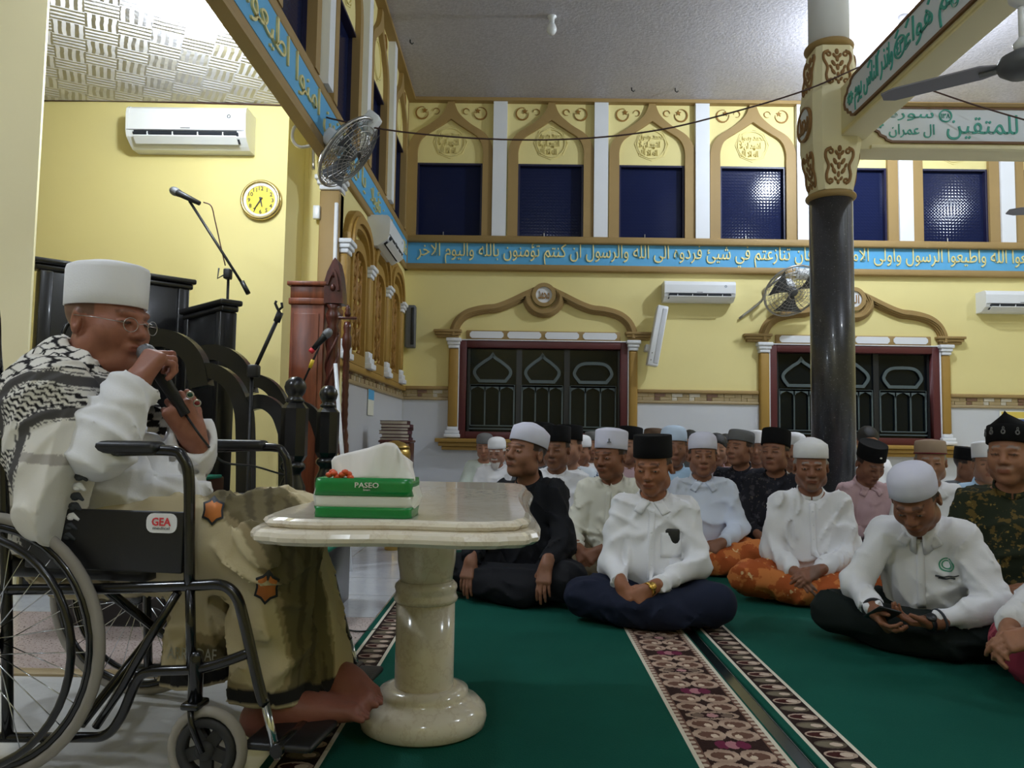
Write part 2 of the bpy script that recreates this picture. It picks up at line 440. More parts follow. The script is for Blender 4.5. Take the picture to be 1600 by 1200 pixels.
# ------------------------------------------------------------------ back wall: arches over the windows
ox = [-68, -68, -66.5, -55, -31.4, -14, -7, -5]; oy = [373, 256, 231, 211.6, 196.7, 182, 169, 160]
ix = [-52, -52, -51.6, -44, -26, -12, -4, 0];    iy = [373, 256, 235, 218, 206, 197.5, 192, 189.5]
def arch_lines(kx):
    L = [(x*kx, zb(y)) for x, y in zip(ox, oy)]; I = [(x*kx, zb(y)) for x, y in zip(ix, iy)]
    L = [tuple(p) for p in smooth_path([Vector((a, b, 0)) for a, b in L[1:]], 4)]; I = [tuple(p) for p in smooth_path([Vector((a, b, 0)) for a, b in I[1:]], 4)]
    L = [(ox[0]*kx, zb(oy[0]))]+[p[:2] for p in L]; I = [(ix[0]*kx, zb(iy[0]))]+[p[:2] for p in I]
    R = [(-a, b) for a, b in reversed(L)]; RI = [(-a, b) for a, b in reversed(I)]
    return L+R, I+RI
def crescent(r, n=14):
    a = [PI*.16+(2*PI-PI*.32)*i/n for i in range(n+1)]
    o = [(r*math.cos(t), r*math.sin(t)) for t in a]
    i_ = [(r*.10+r*.885*math.cos(t*.985+.047), r*.885*math.sin(t*.985+.047)) for t in a]
    return o, i_
def star_pts(r): return [((r if k % 2 == 0 else r*.42)*math.cos(PI/2+k*PI/5), (r if k % 2 == 0 else r*.42)*math.sin(PI/2+k*PI/5)) for k in range(10)]
mb = MB(); O, I = arch_lines(PXM); mb.strip(O, I, -.045, .02); ARCH = mb.mesh('arch_moulding'); ARCH.materials.append(MATS['tan_paint'])
mb = MB(); O, I = arch_lines(PXM*.88); mb.strip(O, I, -.045, .02); ARCHL = mb.mesh('arch_moulding'); ARCHL.materials.append(MATS['tan_paint'])
def small(fn, m):
    mb = MB(); fn(mb); me = mb.mesh('relief'); me.materials.append(MATS[m]); return me
o_, i_ = crescent(.078); CRES = small(lambda m: m.strip(o_, i_, -.014, .005), 'gold_paint')
o2, i2 = crescent(.038); CRES2 = small(lambda m: m.strip(o2, i2, -.012, .005), 'gold_paint')
STAR = small(lambda m: m.prism(star_pts(.034), -.013, .005), 'gold_paint')
def ring_pts(r, n=24): return [(r*math.cos(2*PI*k/n), r*math.sin(2*PI*k/n)) for k in range(n)]
MEDR = small(lambda m: (m.strip(ring_pts(.172), ring_pts(.160), -.012, .005, closed=True), m.strip(ring_pts(.2, 8), ring_pts(.19, 8), -.008, .005, closed=True)), 'yellow_paint')
med_txt = text_mesh(arabic('محمد رسول')+'\n'+arabic('اشهد ان لا')+'\n'+arabic('اله الا الله'), width=.29, height=.27, depth=.02); med_txt.materials.append(MATS['yellow_paint'])
PILW = 11*PXM
mb = MB(); mb.box((-PILW, -.07, zb(373)), (PILW, .02, zb(163))); PIL = mb.mesh('pilaster'); PIL.materials.append(MATS['white_paint'])
def window_set(n, M, w, parent_wall, a, z0, z1, arch, sc):
    """clerestory window with arch, reliefs"""
    win = empty('window_%d' % n, kind='structure', M=M)
    mb = MB(); fw = .022
    for q in ((-w, -w+fw, z0, z1), (w-fw, w, z0, z1), (-w+fw, w-fw, z1-fw, z1), (-w+fw, w-fw, z0, z0+fw)): mb.box((q[0], -.01, q[2]), (q[1], .10, q[3]))
    mb.build('window_frame', 'navy_frame', win)
    mb = MB(); mb.box((-w+fw, .05, z0+fw), (w-fw, .058, z1-fw)); mb.build('pane', 'blue_night_glass', win)
    mb = MB(); mb.box((-.19*w, .03, z0+fw), (-.17*w, .045, z0+.075)); mb.build('latch', 'steel', win)
    return win
def T(x, y, z): return Matrix.Translation((x, y, z))
nwin = 3
for i, x in enumerate(BAYX):
    inst('arch_moulding', ARCH, wall_back, T(x, WB, 0))
    window_set(nwin, T(x, WB, 0), CW[1], wall_back, 0, CZ[0], CZ[1], ARCH, 1); nwin += 1
    if i < 6: inst('pilaster', PIL, wall_back, T(x+79.15*PXM, WB, 0))
    zt = zb(179)
    for sx in (-1, 1):
        fl = Matrix.Diagonal((-1 if sx > 0 else 1, 1, 1, 1)); fr = Matrix.Rotation(sx*.5, 4, 'Y')
        inst('crescent', CRES, wall_back, T(x+sx*47*PXM, WB, zt) @ Matrix.Diagonal((-sx, 1, 1, 1)) @ Matrix.Rotation(-.75, 4, 'Y'))
        inst('star', STAR, wall_back, T(x+sx*42.5*PXM, WB, zt+.032))
        inst('crescent', CRES2, wall_back, T(x+sx*24*PXM, WB, zt+.025) @ Matrix.Diagonal((-sx, 1, 1, 1)) @ Matrix.Rotation(2.6, 4, 'Y'))
    inst('medallion_ring', MEDR, wall_back, T(x, WB, zb(224)))
    inst('medallion_relief', med_txt, wall_back, T(x, WB-.004, zb(224)))
# ceiling and corner trims
mb = MB(); mb.box((XL, WB-.09, zb(163)), (XR, WB, ZC)); mb.build('trim_3', 'tan_paint', kind='structure')
mb = MB(); mb.box((XL, YF, zb(163)), (XL+.09, WB-.09, ZC)); mb.build('trim_4', 'tan_paint', kind='structure')
mb = MB(); mb.box((XL, WB-.05, ZB1), (xb(634), WB, zb(163))); mb.build('corner_post', 'tan_paint', wall_back)
# side wall clerestory
mb = MB(); mb.box((-.07, -.07, zb(373)), (.07, .02, zb(163))); PILL = mb.mesh('pilaster'); PILL.materials.append(MATS['white_paint'])
for i, y in enumerate(LBAY[:6]):
    Mb = ML @ T(y, 0, 0)
    inst('arch_moulding', ARCHL, wall_left, Mb)
    window_set(nwin, Mb, LW, wall_left, 0, CZ[0], CZ[1], ARCHL, 1); nwin += 1
    inst('pilaster', PILL, wall_left, ML @ T(y-.625, 0, 0))
    for sx in (-1, 1):
        inst('crescent', CRES, wall_left, ML @ T(y+sx*.35, 0, zb(179)) @ Matrix.Diagonal((-sx, 1, 1, 1)) @ Matrix.Rotation(-.75, 4, 'Y'))
        inst('star', STAR, wall_left, ML @ T(y+sx*.31, 0, zb(176)))
    inst('medallion_ring', MEDR, wall_left, ML @ T(y, 0, zb(224)))
# ------------------------------------------------------------------ inscription bands
def inscription(parent, M, u0, u1, border_end):
    z0, z1 = ZB0, ZB1; h = z1-z0
    mb = MB(); mb.box((u0, -.03, z0+h*.16), (u1, .02, z1-h*.16), 0, M); p = mb.build('inscription_panel', 'sky_blue_paint', parent)
    for a, b, d in ((z0, z0+h*.18, .07), (z1-h*.2, z1, .09)):
        mb = MB(); mb.rbox((u0-.04, -d*(.4 if M is ML else 1), a), (u1, .02, b), .012, 0, M); mb.build('border_moulding', 'tan_paint', parent)
    return p
p = inscription(wall_back, T(0, WB, 0), xb(636), XR, True)
mb = MB(); mb.box((XL, -.085, ZB0), (xb(638), .0, ZB1), 0, T(0, WB, 0)); mb.build('border_moulding', 'tan_paint', wall_back)
zt = (ZB0+ZB1)/2
verse = arabic('اطيعوا الله واطيعوا الرسول واولى الامر منكم فان تنازعتم في شيئ فردوه الى الله والرسول ان كنتم تؤمنون بالله واليوم الاخر')
x0, x1 = xb(652, 400), xb(1628, 410)
lettering('lettering', verse, 'pale_gold', p, T((x0+x1)/2, WB-.035, zt), width=x1-x0, height=(ZB1-ZB0)*.64, depth=.016, bold=-.002)
p = inscription(wall_left, ML, YF, WB-.03, True)
lettering('lettering', arabic('ذلك خير واحسن تأويلا'), 'pale_gold', p, ML @ T(7.6, -.035, zt), width=2.1, height=(ZB1-ZB0)*.56, depth=.014, bold=-.01)
lettering('lettering', arabic('يا ايها الذين امنوا'), 'pale_gold', p, ML @ T(5.3, -.035, zt), width=2.0, height=(ZB1-ZB0)*.56, depth=.014, bold=-.01)
lettering('lettering', arabic('اطيعوا الله'), 'pale_gold', p, ML @ T(3.6, -.035, zt), width=1.1, height=(ZB1-ZB0)*.56, depth=.014, bold=-.01)
mb = MB(); mb.box((XL-.05, YF, ZB0-.012), (XL+.03, YL, ZB0+.01)); mb.build('beam_soffit', 'tan_paint', wall_left)
# ------------------------------------------------------------------ dado, its tile border
ZD0, ZD1 = zb(628, 850), zb(606, 850)
def dado(n, M, u0, u1):
    o = empty('trim_%d' % n, kind='structure', M=M)
    mb = MB(); mb.box((u0, -.012, 0), (u1, .02, ZD0)); mb.build('dado_panel', 'dado_tile', o)
    h = ZD1-ZD0
    mb = MB(); mb.rbox((u0, -.035, ZD1-h*.26), (u1, .02, ZD1), .01); mb.build('rail', 'tan_paint', o)
    mb = MB(); mb.rbox((u0, -.03, ZD0), (u1, .02, ZD0+h*.22), .01); mb.build('rail', 'tile_tan', o)
    k = max(1, round((u1-u0)/.19)); w = (u1-u0)/k
    for j in range(k):
        mm = ('tile_tan', 'tile_brown', 'tile_pale', 'tile_brown')[(j*7+j//3) % 4]
        key = 'border_tile_%s_%.4f' % (mm, w)
        if key not in bpy.data.meshes:
            mb = MB(); a, b = ZD0+h*.22, ZD1-h*.26; c = (a+b)/2
            mb.box((0.004, -.016, c+.003), (w*.62, .01, b-.003)); mb.box((w*.62+.006, -.013, c+.003), (w-.003, .01, b-.003))
            mb.box((0.004, -.013, a+.003), (w*.3, .01, c-.003)); mb.box((w*.3+.006, -.017, a+.003), (w-.003, .01, c-.003))
            me = mb.mesh(key); me.materials.append(MATS[mm]); me.materials.append(MATS['tile_tan'])
            for q in me.polygons: q.material_index = (q.index//6) % 2
        inst('border_tile', bpy.data.meshes[key], o, T(u0+j*w, 0, 0))
pil_l, pil_r = xb(701, 600), xb(995, 600)
dado(5, T(0, WB, 0), XL, pil_l); dado(6, T(0, WB, 0), pil_r, pil_l+WDX); dado(7, T(0, WB, 0), pil_r+WDX, xb(1750, 600))
dado(8, ML, YL+.2, WB-.03)
for _k, _dx in ((9, 0.), (10, WDX)):
    mb = MB(); mb.box((pil_l+_dx, WB-.012, 0), (pil_r+_dx, WB+.02, zb(700))); mb.build('trim_%d' % _k, 'dado_tile', kind='structure')
# ------------------------------------------------------------------ lower windows
Z2 = lambda y: at_y(850, 420+y/4.138, WB).z          # heights read off the first window
def low_window(n, dx):
    win = empty('window_%d' % n, kind='structure', loc=(dx, WB, 0))
    X = lambda u: xb(680+u/4.138, 560)
    x0, x1, z0, z1 = W1; f = 11*PXM
    mb = MB()
    for q in ((x0, x0+f, z0, z1), (x1-f, x1, z0, z1), (x0+f, x1-f, z1-f, z1), (x0+f, x1-f, z0, z0+f)): mb.rbox((q[0], -.04, q[2]), (q[1], .12, q[3]), .006)
    mb.build('window_frame', 'maroon_frame', win)
    mb = MB(); mb.rbox((x0-.012, -.05, z0), (x0, .02, z1+.012), .003); mb.rbox((x1, -.05, z0), (x1+.012, .02, z1+.012), .003); mb.rbox((x0, -.05, z1), (x1, .02, z1+.012), .003)
    mb.build('bead', 'white_paint', win)
    xs = [x0+f, X(540), X(850), x1-f]; zi0, zi1 = z0+f, z1-f
    for i in range(3):
        a, b = xs[i], xs[i+1]
        mb = MB(); mb.box((a, .06, zi0), (b, .066, zi1)); mb.build('pane', 'dark_window_glass', win)
        mb = MB(); mb.box((b-.025, .035, zi0), (b+.025, .058, zi1)); mb.box((a+.012, .04, zi0), (a+.04, .058, zi1)); mb.build('sash', 'plastic_dark', win)
        # iron grille: three arched bays and an onion above
        c = (a+b)/2; w = (b-a)*.42; zt, zbm = zi0+(zi1-zi0)*.56, zi0+(zi1-zi0)*.08
        g = MB(); D0, D1 = .028, .042
        g.box((c-w, D0, zt-.02), (c+w, D1, zt+.004)); g.box((c-w, D0, zbm-.012), (c+w, D1, zbm)); g.box((c-w*1.05, D0, zbm-.05), (c+w*1.05, D1, zbm-.035))
        for k in range(4):
            u = c-w+2*w*k/3; g.box((u-.008, D0, zbm), (u+.008, D1, zt))
        for k in range(3):
            u0, u1 = c-w+2*w*k/3, c-w+2*w*(k+1)/3; m_ = (u0+u1)/2; s_ = (u1-u0)/2
            pts = [(m_+s_*math.cos(t), zt-.1+.07*math.sin(t)**.8) for t in [PI*q/8 for q in range(9)]]
            pts[4] = (m_, zt-.018)
            g.strip(pts, [(q[0], zt) for q in pts], D0, D1)
        zo = zt+.045; R = w*.82; hh = (zi1-zi0)*.3
        half = [(R*.72, zo), (R*1.0, zo+hh*.28), (R*.93, zo+hh*.5), (R*.5, zo+hh*.76), (R*.16, zo+hh*.92), (0, zo+hh*1.06)] if i < 2 else [(R*.72, zo), (R*1.0, zo+hh*.28), (R*.97, zo+hh*.46), (R*.8, zo+hh*.64), (R*.5, zo+hh*.74), (0, zo+hh*.76)]
        half = [tuple(p)[:2] for p in smooth_path([Vector((*q, 0)) for q in half], 4)]
        loop = [(c+q[0], q[1]) for q in half]+[(c-q[0], q[1]) for q in reversed(half[:-1])]
        g.bandpath(loop, .035, D0, D1, closed=True)
        g.build('iron_grille', 'grille_paint', win)
    # flanking half columns, sill
    for (u, v) in ((pil_l, x0-.012), (x1+.012, pil_r)):
        mb = MB(); mb.rbox((u, -.07, Z2(1030)), (v, .02, Z2(525)), .02); mb.build('column_shaft', 'ochre_paint', win)
        for (za, zc) in ((Z2(525), Z2(460)), (Z2(1100), Z2(1030))):
            mb = MB(); hh = zc-za; up = za > 1.5
            for k, e in enumerate((.0, .012, .026) if up else (.03, .02, .0)):
                mb.rbox((u-.006-e, -.08-e, za+hh*k/3), (v+.006+e if u < c else v+.006+e, .02, za+hh*(k+1)/3), .008)
            mb.build('column_capital' if up else 'column_base', 'white_paint', win)
    mb = MB(); zs0, zs1 = Z2(1180), Z2(1105); hh = zs1-zs0
    for k, e in enumerate((.0, .035, .07)): mb.rbox((pil_l-.06-e, -.09-e, zs0+hh*k/3), (pil_r+.06+e, .02, zs0+hh*(k+1)/3), .01)
    mb.build('sill', 'ochre_paint', win)
    # four white lozenges in a tan strip
    mb = MB(); mb.rbox((X(198), -.03, Z2(470)+.004), (X(1195), .02, Z2(405)), .012); mb.build('transom_strip', 'tan_paint', win)
    for a, b in ((222, 440), (465, 683), (708, 927), (952, 1172)):
        a, b = X(a), X(b); z0_, z1_ = Z2(456), Z2(412); e = (z1_-z0_)*.3
        mb = MB(); mb.prism([(a+e, z0_), (b-e, z0_), (b, z0_+e), (b, z1_-e), (b-e, z1_), (a+e, z1_), (a, z1_-e), (a, z0_+e)], -.037, -.02); mb.build('lozenge', 'white_paint', win)
    # ogee moulding with the round medallion
    left = [(120, 445), (122, 400), (150, 343), (200, 302), (262, 280), (325, 268), (385, 262), (450, 240), (520, 208), (592, 172)]
    left = [tuple(p)[:2] for p in smooth_path([Vector((*q, 0)) for q in left], 3)]
    arc = [(697+112*math.cos(t), 178+112*math.sin(t)) for t in [PI-.06-(PI-.12)*k/12 for k in range(13)]]
    right = [(1394-q[0], q[1]) for q in reversed(left)]
    path = [(X(q[0]), Z2(q[1])) for q in left+arc+right]
    mb = MB()
    for w, d in ((.105, .03), (.082, .05), (.05, .068), (.022, .082)): mb.bandpath(path, w, -d, .02)
    for sx, u in ((-1, 80), (1, 1314)):
        for k, e in enumerate((.0, .02, .035)):
            mb.rbox((X(u)-.125-e, -.05-e, Z2(455)+k*.03), (X(u)+.125+e, .02, Z2(455)+k*.03+.03), .006)
    mb.build('arch_moulding', 'tan_paint', win)
    cx, cz = X(697), Z2(173); r = 78/4.138*PXM
    mb = MB(); mb.strip([(cx+a, cz+b) for a, b in ring_pts(r, 28)], [(cx+a, cz+b) for a, b in ring_pts(r*.68, 28)], -.06, .02, closed=True); mb.build('medallion_ring', 'tan_paint', win)
    mb = MB(); mb.prism([(cx+a, cz+b) for a, b in ring_pts(r*.7, 28)], -.04, .01); md = mb.build('medallion', 'white_paint', win)
    lettering('lettering', arabic('محمد') if n == 1 else arabic('الله'), 'gold_paint', md, T(cx, -.044, cz), width=r*.92, height=r*.7, depth=.012)
    return win
low_window(1, 0.); low_window(2, WDX)
# ------------------------------------------------------------------ side wall arcade of three arches
def YofPx(px): return at_x(px, 500, XL).y
cols = [YofPx(q) for q in (530.5, 570, 600.5, 622)]
step = (cols[-1]-cols[0])/3; cols = [cols[0]+step*i for i in range(4)]
zc0, zc1 = at_x(570, 435, XL).z, at_x(570, 416, XL).z; zf0, zf1 = at_x(570, 579, XL).z, at_x(570, 552, XL).z
ztop = at_x(585, 385, XL).z
for i, y in enumerate(cols):
    mb = MB(); mb.rbox((y-.07, -.06, zf1), (y+.07, .02, zc0), .02, 0, ML); mb.build('half_column', 'ochre_paint', wall_left)
    for (a, b, es) in ((zc0, zc1, (.0, .015, .03)), (zf0, zf1, (.03, .015, 0))):
        mb = MB(); h = (b-a)/3
        for k, e in enumerate(es): mb.rbox((y-.075-e, -.065-e, a+h*k), (y+.075+e, .02, a+h*k+h), .008, 0, ML)
        mb.build('column_capital', 'white_paint', wall_left)
plain('lattice_gold', (226, 204, 126), .5, .1, var=.1, nscale=15)
for i in range(3):
    ya, yb_ = cols[i], cols[i+1]; c = (ya+yb_)/2; w = step/2
    def pointed(hw, zs, zt_, n=8):
        L = []
        for k in range(n+1):
            t = k/n; L.append((-hw*math.cos(t*PI/2)**.85 if t < 1 else 0., zs+(zt_-zs)*(math.sin(t*PI/2)**.9)))
        return L+[(-a, b) for a, b in reversed(L[:-1])]
    O = pointed(w*.97, zc1, ztop+.06); I = pointed(w*.72, zc1-.02, ztop-.08)
    sh = lambda P: [(c+a, b) for a, b in P]
    mb = MB(); mb.strip(sh(O), sh(I), -.06, .02, ML); mb.strip(sh(pointed(w*.9, zc1, ztop+.02)), sh(pointed(w*.78, zc1-.01, ztop-.04)), -.085, .02, ML)
    mb.build('arch_moulding', 'ochre_paint', wall_left)
    O = [(-w*.62, zf0+.0)]+pointed(w*.62, zc1-.12, ztop-.16)+[(w*.62, zf0)]; I = [(-w*.52, zf0+.09)]+pointed(w*.52, zc1-.14, ztop-.25)+[(w*.52, zf0+.09)]
    mb = MB(); mb.strip(sh(O), sh(I), -.05, .02, ML, closed=True); fr = mb.build('lattice_frame', 'ochre_paint', wall_left)
    mb = MB(); mb.prism(sh(I), -.006, .01, ML); mb.build('lattice_panel', 'lattice_gold', wall_left)
    # scrolling lattice relief
    mb = MB(); zA, zZ = zf0+.1, ztop-.3
    for sx in (-1, 1):
        pts = [ML @ Vector((c+sx*w*(.26+.17*math.sin(k*.9)), -.012, zA+(zZ-zA)*k/28)) for k in range(29)]; mb.tube(pts, .018, 6)
        pts = [ML @ Vector((c+sx*w*.4, -.012, zA+(zc1-.05-zA)*k/6)) for k in range(7)]; mb.tube(pts, .016, 6)
        for k in range(7):
            z = zA+.08+(zZ-zA-.15)*k/6.5; mb.ball(ML @ Vector((c+sx*w*(.12+.1*(k % 2)), -.012, z)), (.014, .055, .04), 8)
    mb.tube([ML @ Vector((c, -.014, zA+.02)), ML @ Vector((c, -.014, zZ+.12))], .018, 6)
    mb.build('lattice_relief', 'gold_paint', wall_left)
mb = MB(); mb.rbox((cols[0]-.1, -.05, zf0-.06), (WB-.02, .02, zf0), .01, 0, ML); mb.build('ledge', 'ochre_paint', wall_left)
# end of the side wall towards the niche
mb = MB(); mb.rbox((at_y(499, 400, YL).x, YL-.05, 0), (XL, YL+.1, at_y(505, 300, YL).z), .012); mb.build('end_pilaster', 'tan_paint', wall_left)
z3 = at_y(505, 300, YL).z
mb = MB(); [mb.rbox((at_y(499, 400, YL).x-e, YL-.07-e, z3+.035*k), (XL+.01+e, YL+.1, z3+.035*k+.035), .008) for k, e in enumerate((0, .015, .03))]; mb.build('end_capital', 'white_paint', wall_left)
mb = MB(); mb.rbox((XL-.03, YL-.075, .9), (XL-.005, YL-.04, z3-.1), .005); mb.build('end_bead', 'white_paint', wall_left)
# ------------------------------------------------------------------ granite column, beams with inscriptions
CY = 5.6; cc = at_y(1299, 400, CY); CX = cc.x; PC = CY/F
zc_ = lambda y: at_y(1299, y, CY).z
colm = empty('column', (CX, CY, 0), label='black granite column with a cream carved capital, rising behind the seated men', cat='column')
mb = MB(); mb.lathe([(.152, 0), (.152, zc_(312))], 40); mb.build('shaft', 'black_granite', colm)
mb = MB(); r = 31*PC; mb.lathe([(r, zc_(78)), (r, ZC)], 32); mb.build('upper_shaft', 'white_paint', colm)
def torus_prof(r, z, h, w): return [(r, z-h/2)]+[(r+w*math.cos(t), z+h/2*math.sin(t)) for t in [-PI/2+PI*k/8 for k in range(9)]]+[(r, z+h/2)]
for y, rr in ((310, 30), (78, 30)):
    mb = MB(); mb.lathe(torus_prof(rr*PC, zc_(y), 12*PC, 8*PC), 36); mb.build('collar_ring', 'tan_paint', colm)
def sq(a, c): return [(a-c, -a), (a, -a+c), (a, a-c), (a-c, a), (-a+c, a), (-a, a-c), (-a, -a+c), (-a+c, -a)]
def stack(mb, rings):
    V = []; F_ = []
    for a, c, z in rings: V += [(x, y, z) for x, y in sq(a, c)]
    for i in range(len(rings)-1):
        for k in range(8): l = (k+1) % 8; F_.append((i*8+k, i*8+l, i*8+8+l, i*8+8+k))
    F_ += [tuple(range(7, -1, -1)), tuple(range(len(rings)*8-8, len(rings)*8))]; mb.add(V, F_)
A1, A2, A3 = .128, .176, .134
mb = MB(); stack(mb, [(A1, .035, zc_(304)), (A2, .05, zc_(234)), (A2, .05, zc_(158)), (A2*.97, .05, zc_(154)), (A3, .035, zc_(84))]); capital = mb.build('capital', 'cream_paint', colm)
def floral(mb, M, w, h, flip=1):
    """carved acanthus panel in local (u, v)"""
    for s in (-1, 1):
        pts = [(s*w*.30, h*.42), (s*w*.46, h*.36), (s*w*.48, h*.2), (s*w*.36, h*.0), (s*w*.42, -h*.2), (s*w*.38, -h*.36), (s*w*.26, -h*.42)]
        mb.tube([M @ Vector((a, 0, b*flip)) for a, b in [tuple(p)[:2] for p in smooth_path([Vector((*q, 0)) for q in pts], 3)]], .011, 6)
        for (cu, cv, r) in ((.3, .33, .1), (.26, -.36, .09)):
            pts = [(s*w*(cu+r*math.cos(t)*(1-t/12)), h*(cv+r*.7*math.sin(t)*(1-t/12))) for t in [k*.7 for k in range(10)]]
            mb.tube([M @ Vector((a, 0, b*flip)) for a, b in pts], .008, 6)
        for (cu, cv, ru, rv) in ((.14, .1, .07, .09), (.16, -.12, .07, .09), (.1, .3, .06, .07), (.1, -.3, .05, .06), (.24, .0, .05, .07)):
            mb.ball((0, 0, 0), (ru*w, .009, rv*h), 8, 0, M @ T(s*cu*w, 0, cv*h*flip) @ Matrix.Rotation(s*.5*flip, 4, 'Y'))
    for cv, ru, rv in ((.4, .08, .08), (.22, .07, .09), (.0, .07, .09), (-.2, .06, .08), (-.38, .06, .06)): mb.ball((0, 0, 0), (ru*w, .009, rv*h), 8, 0, M @ T(0, 0, cv*h*flip))
for k in range(4):
    a = -PI/2+k*PI/2; d = Vector((round(math.cos(a)), round(math.sin(a)), 0)); u = Vector((-d.y, d.x, 0))
    for (y0, y1, r0, r1) in ((302, 238, A1+.002, A2-.003), (152, 88, A2-.006, A3+.002)):
        z0, z1 = zc_(y0), zc_(y1); p0 = d*r0+Vector((0, 0, z0)); p1 = d*r1+Vector((0, 0, z1)); v = (p1-p0).normalized()
        M = frame((p0+p1)/2+d*.002, u, v, -d); mb = MB(); floral(mb, M, .205, (z1-z0)*.98, 1); mb.build('carved_panel', 'dark_relief', colm)
d = Vector((-1, 0, 0)); u = Vector((0, -1, 0))
M = frame(d*(A2+.002)+Vector((0, 0, zc_(196))), u, (0, 0, 1), -d)
mb = MB(); mb.prism(ring_pts(.115, 24), -.012, .0, M); md = mb.build('medallion', 'panel_white', colm)
mb = MB(); mb.strip(ring_pts(.128, 24), ring_pts(.113, 24), -.022, .0, M, closed=True); mb.build('medallion_ring', 'dark_relief', colm)
lettering('lettering', arabic('محمد'), 'dark_relief', md, M @ T(0, -.014, 0), width=.17, height=.14, depth=.014)
# beam running towards the viewer
xf = at_y(1315, 198, CY-.18).x; zA0 = 2.99; zA1 = zA0+.36; BW = .2
beam = empty('inscribed_beam', (xf+BW/2, CY, zA0), label='cream roof beam with teal lettering running from the column towards the viewer', cat='beam')
mb = MB(); mb.rbox((-BW/2, YF-CY, 0), (BW/2, -.1, .36), .008); mb.build('beam_body', 'cream_paint', beam)
def scallop(u0, u1, v0, v1, side):
    """panel outline with a stepped, pointed end at u0"""
    h = v1-v0; m = (v0+v1)/2; e = h*.55
    L = [(u0+e, v0), (u0+e*.72, v0+h*.06), (u0+e*.66, v0+h*.13), (u0+e*.4, v0+h*.19), (u0+e*.32, v0+h*.28), (u0+e*.1, v0+h*.34), (u0, m), (u0+e*.1, v1-h*.34), (u0+e*.32, v1-h*.28), (u0+e*.4, v1-h*.19), (u0+e*.66, v1-h*.13), (u0+e*.72, v1-h*.06), (u0+e, v1)]
    return L+[(u1, v1), (u1, v0)]
# the panel faces -x; u runs along +y seen from the hall's middle as right-to-left, so mirror
MA = Matrix(((0, 1, 0, -BW/2), (-1, 0, 0, 0), (0, 0, 1, 0), (0, 0, 0, 1)))   # u -> -y (towards the viewer), depth y -> +x, v -> z
P = scallop(.26, 8.4, .055, .335, 1)
mb = MB(); mb.prism(P, -.010, .0, MA); pan = mb.build('inscription_panel', 'panel_white', beam)
mb = MB(); mb.bandpath(P, .018, -.018, .0, MA, closed=True); mb.build('panel_edge', 'brown_edge', beam)
mb = MB(); mb.rbox((-BW/2-.012, YF-CY, .0), (-BW/2+.01, -.2, .028), .005); mb.build('bead', 'pale_gold', beam)
lettering('lettering', arabic('وافئدتهم هواء')+' ', 'teal_letter', pan, MA @ T(1.62, -.013, .19), width=1.0, height=.23, depth=.008)
lettering('lettering', arabic('وانذر الناس يوم'), 'teal_letter', pan, MA @ T(.70, -.013, .19), width=.54, height=.225, depth=.008)
mb = MB(); mb.strip([(1.06+a, .2+b) for a, b in ring_pts(.07)], [(1.06+a, .2+b) for a, b in ring_pts(.06)], -.018, 0, MA, closed=True); mb.build('verse_ring', 'teal_letter', pan)
lettering('lettering', '٤٣', 'teal_letter', pan, MA @ T(1.06, -.013, .2), width=.08, height=.08, depth=.008)
def rosette(r): return [((r if k % 2 else r*.72)*math.cos(k*PI/8), (r if k % 2 else r*.72)*math.sin(k*PI/8)) for k in range(16)]
mb = MB(); mb.strip([(.36+a, .195+b) for a, b in rosette(.048)], [(.36+a*.45, .195+b*.45) for a, b in rosette(.048)], -.018, 0, MA, closed=True); mb.build('rosette', 'teal_letter', pan)
# short strokes above the letters
for k in range(13):
    mb = MB(); u = .5+k*.125; mb.prism([(u, .285), (u+.012, .275), (u+.05, .312), (u+.04, .32)], -.018, 0, MA); mb.build('vowel_stroke', 'teal_letter', pan) if k % 3 else None
# beam running to the right
zB0 = 2.92; zB1 = at_y(1480, 163, CY-.1).z
beam2 = empty('inscribed_beam', (CX, CY, zB0), label='cream roof beam with teal chapter heading, crossing to the right of the column', cat='beam')
H = zB1-zB0
mb = MB(); mb.rbox((.1, -.1, 0), (XR-CX, .12, H), .008); mb.build('beam_body', 'cream_paint', beam2)
mb = MB(); mb.rbox((.25, -.125, 0), (XR-CX, -.09, .03), .006); mb.build('bead', 'cream_paint', beam2)
mb = MB(); mb.rbox((.1, -.13, H-.03), (XR-CX, -.09, H), .006); mb.build('bead', 'tan_paint', beam2)
MBm = T(0, -.1, 0); u0 = at_y(1362, 200, CY-.1).x-CX
P = scallop(u0, XR-CX-.3, .055, H-.035, 1)
mb = MB(); mb.prism(P, -.01, 0, MBm); pan = mb.build('inscription_panel', 'panel_white', beam2)
mb = MB(); mb.bandpath(P, .016, -.018, 0, MBm, closed=True); mb.build('panel_edge', 'brown_edge', beam2)
def bu(px): return at_y(px, 195, CY-.1).x-CX
def bv(y): return at_y(1450, y, CY-.1).z-zB0
lettering('lettering', arabic('سورة'), 'teal_letter', pan, MBm @ T(bu(1423), -.013, bv(181)), width=.32, height=.085, depth=.008)
lettering('lettering', arabic('ال عمران'), 'teal_letter', pan, MBm @ T(bu(1423), -.013, bv(206)), width=.33, height=.1, depth=.008)
mb = MB(); mb.strip([(bu(1476)+a, bv(182)+b) for a, b in ring_pts(.048)], [(bu(1476)+a, bv(182)+b) for a, b in ring_pts(.039)], -.018, 0, MBm, closed=True); mb.build('verse_ring', 'teal_letter', pan)
lettering('lettering', '١٣٨', 'teal_letter', pan, MBm @ T(bu(1476), -.013, bv(182)), width=.06, height=.035, depth=.008)
lettering('lettering', arabic('وموعظة للمتقين'), 'teal_letter', pan, MBm @ T(bu(1596), -.013, bv(199)), width=1.1, height=.19, depth=.008)
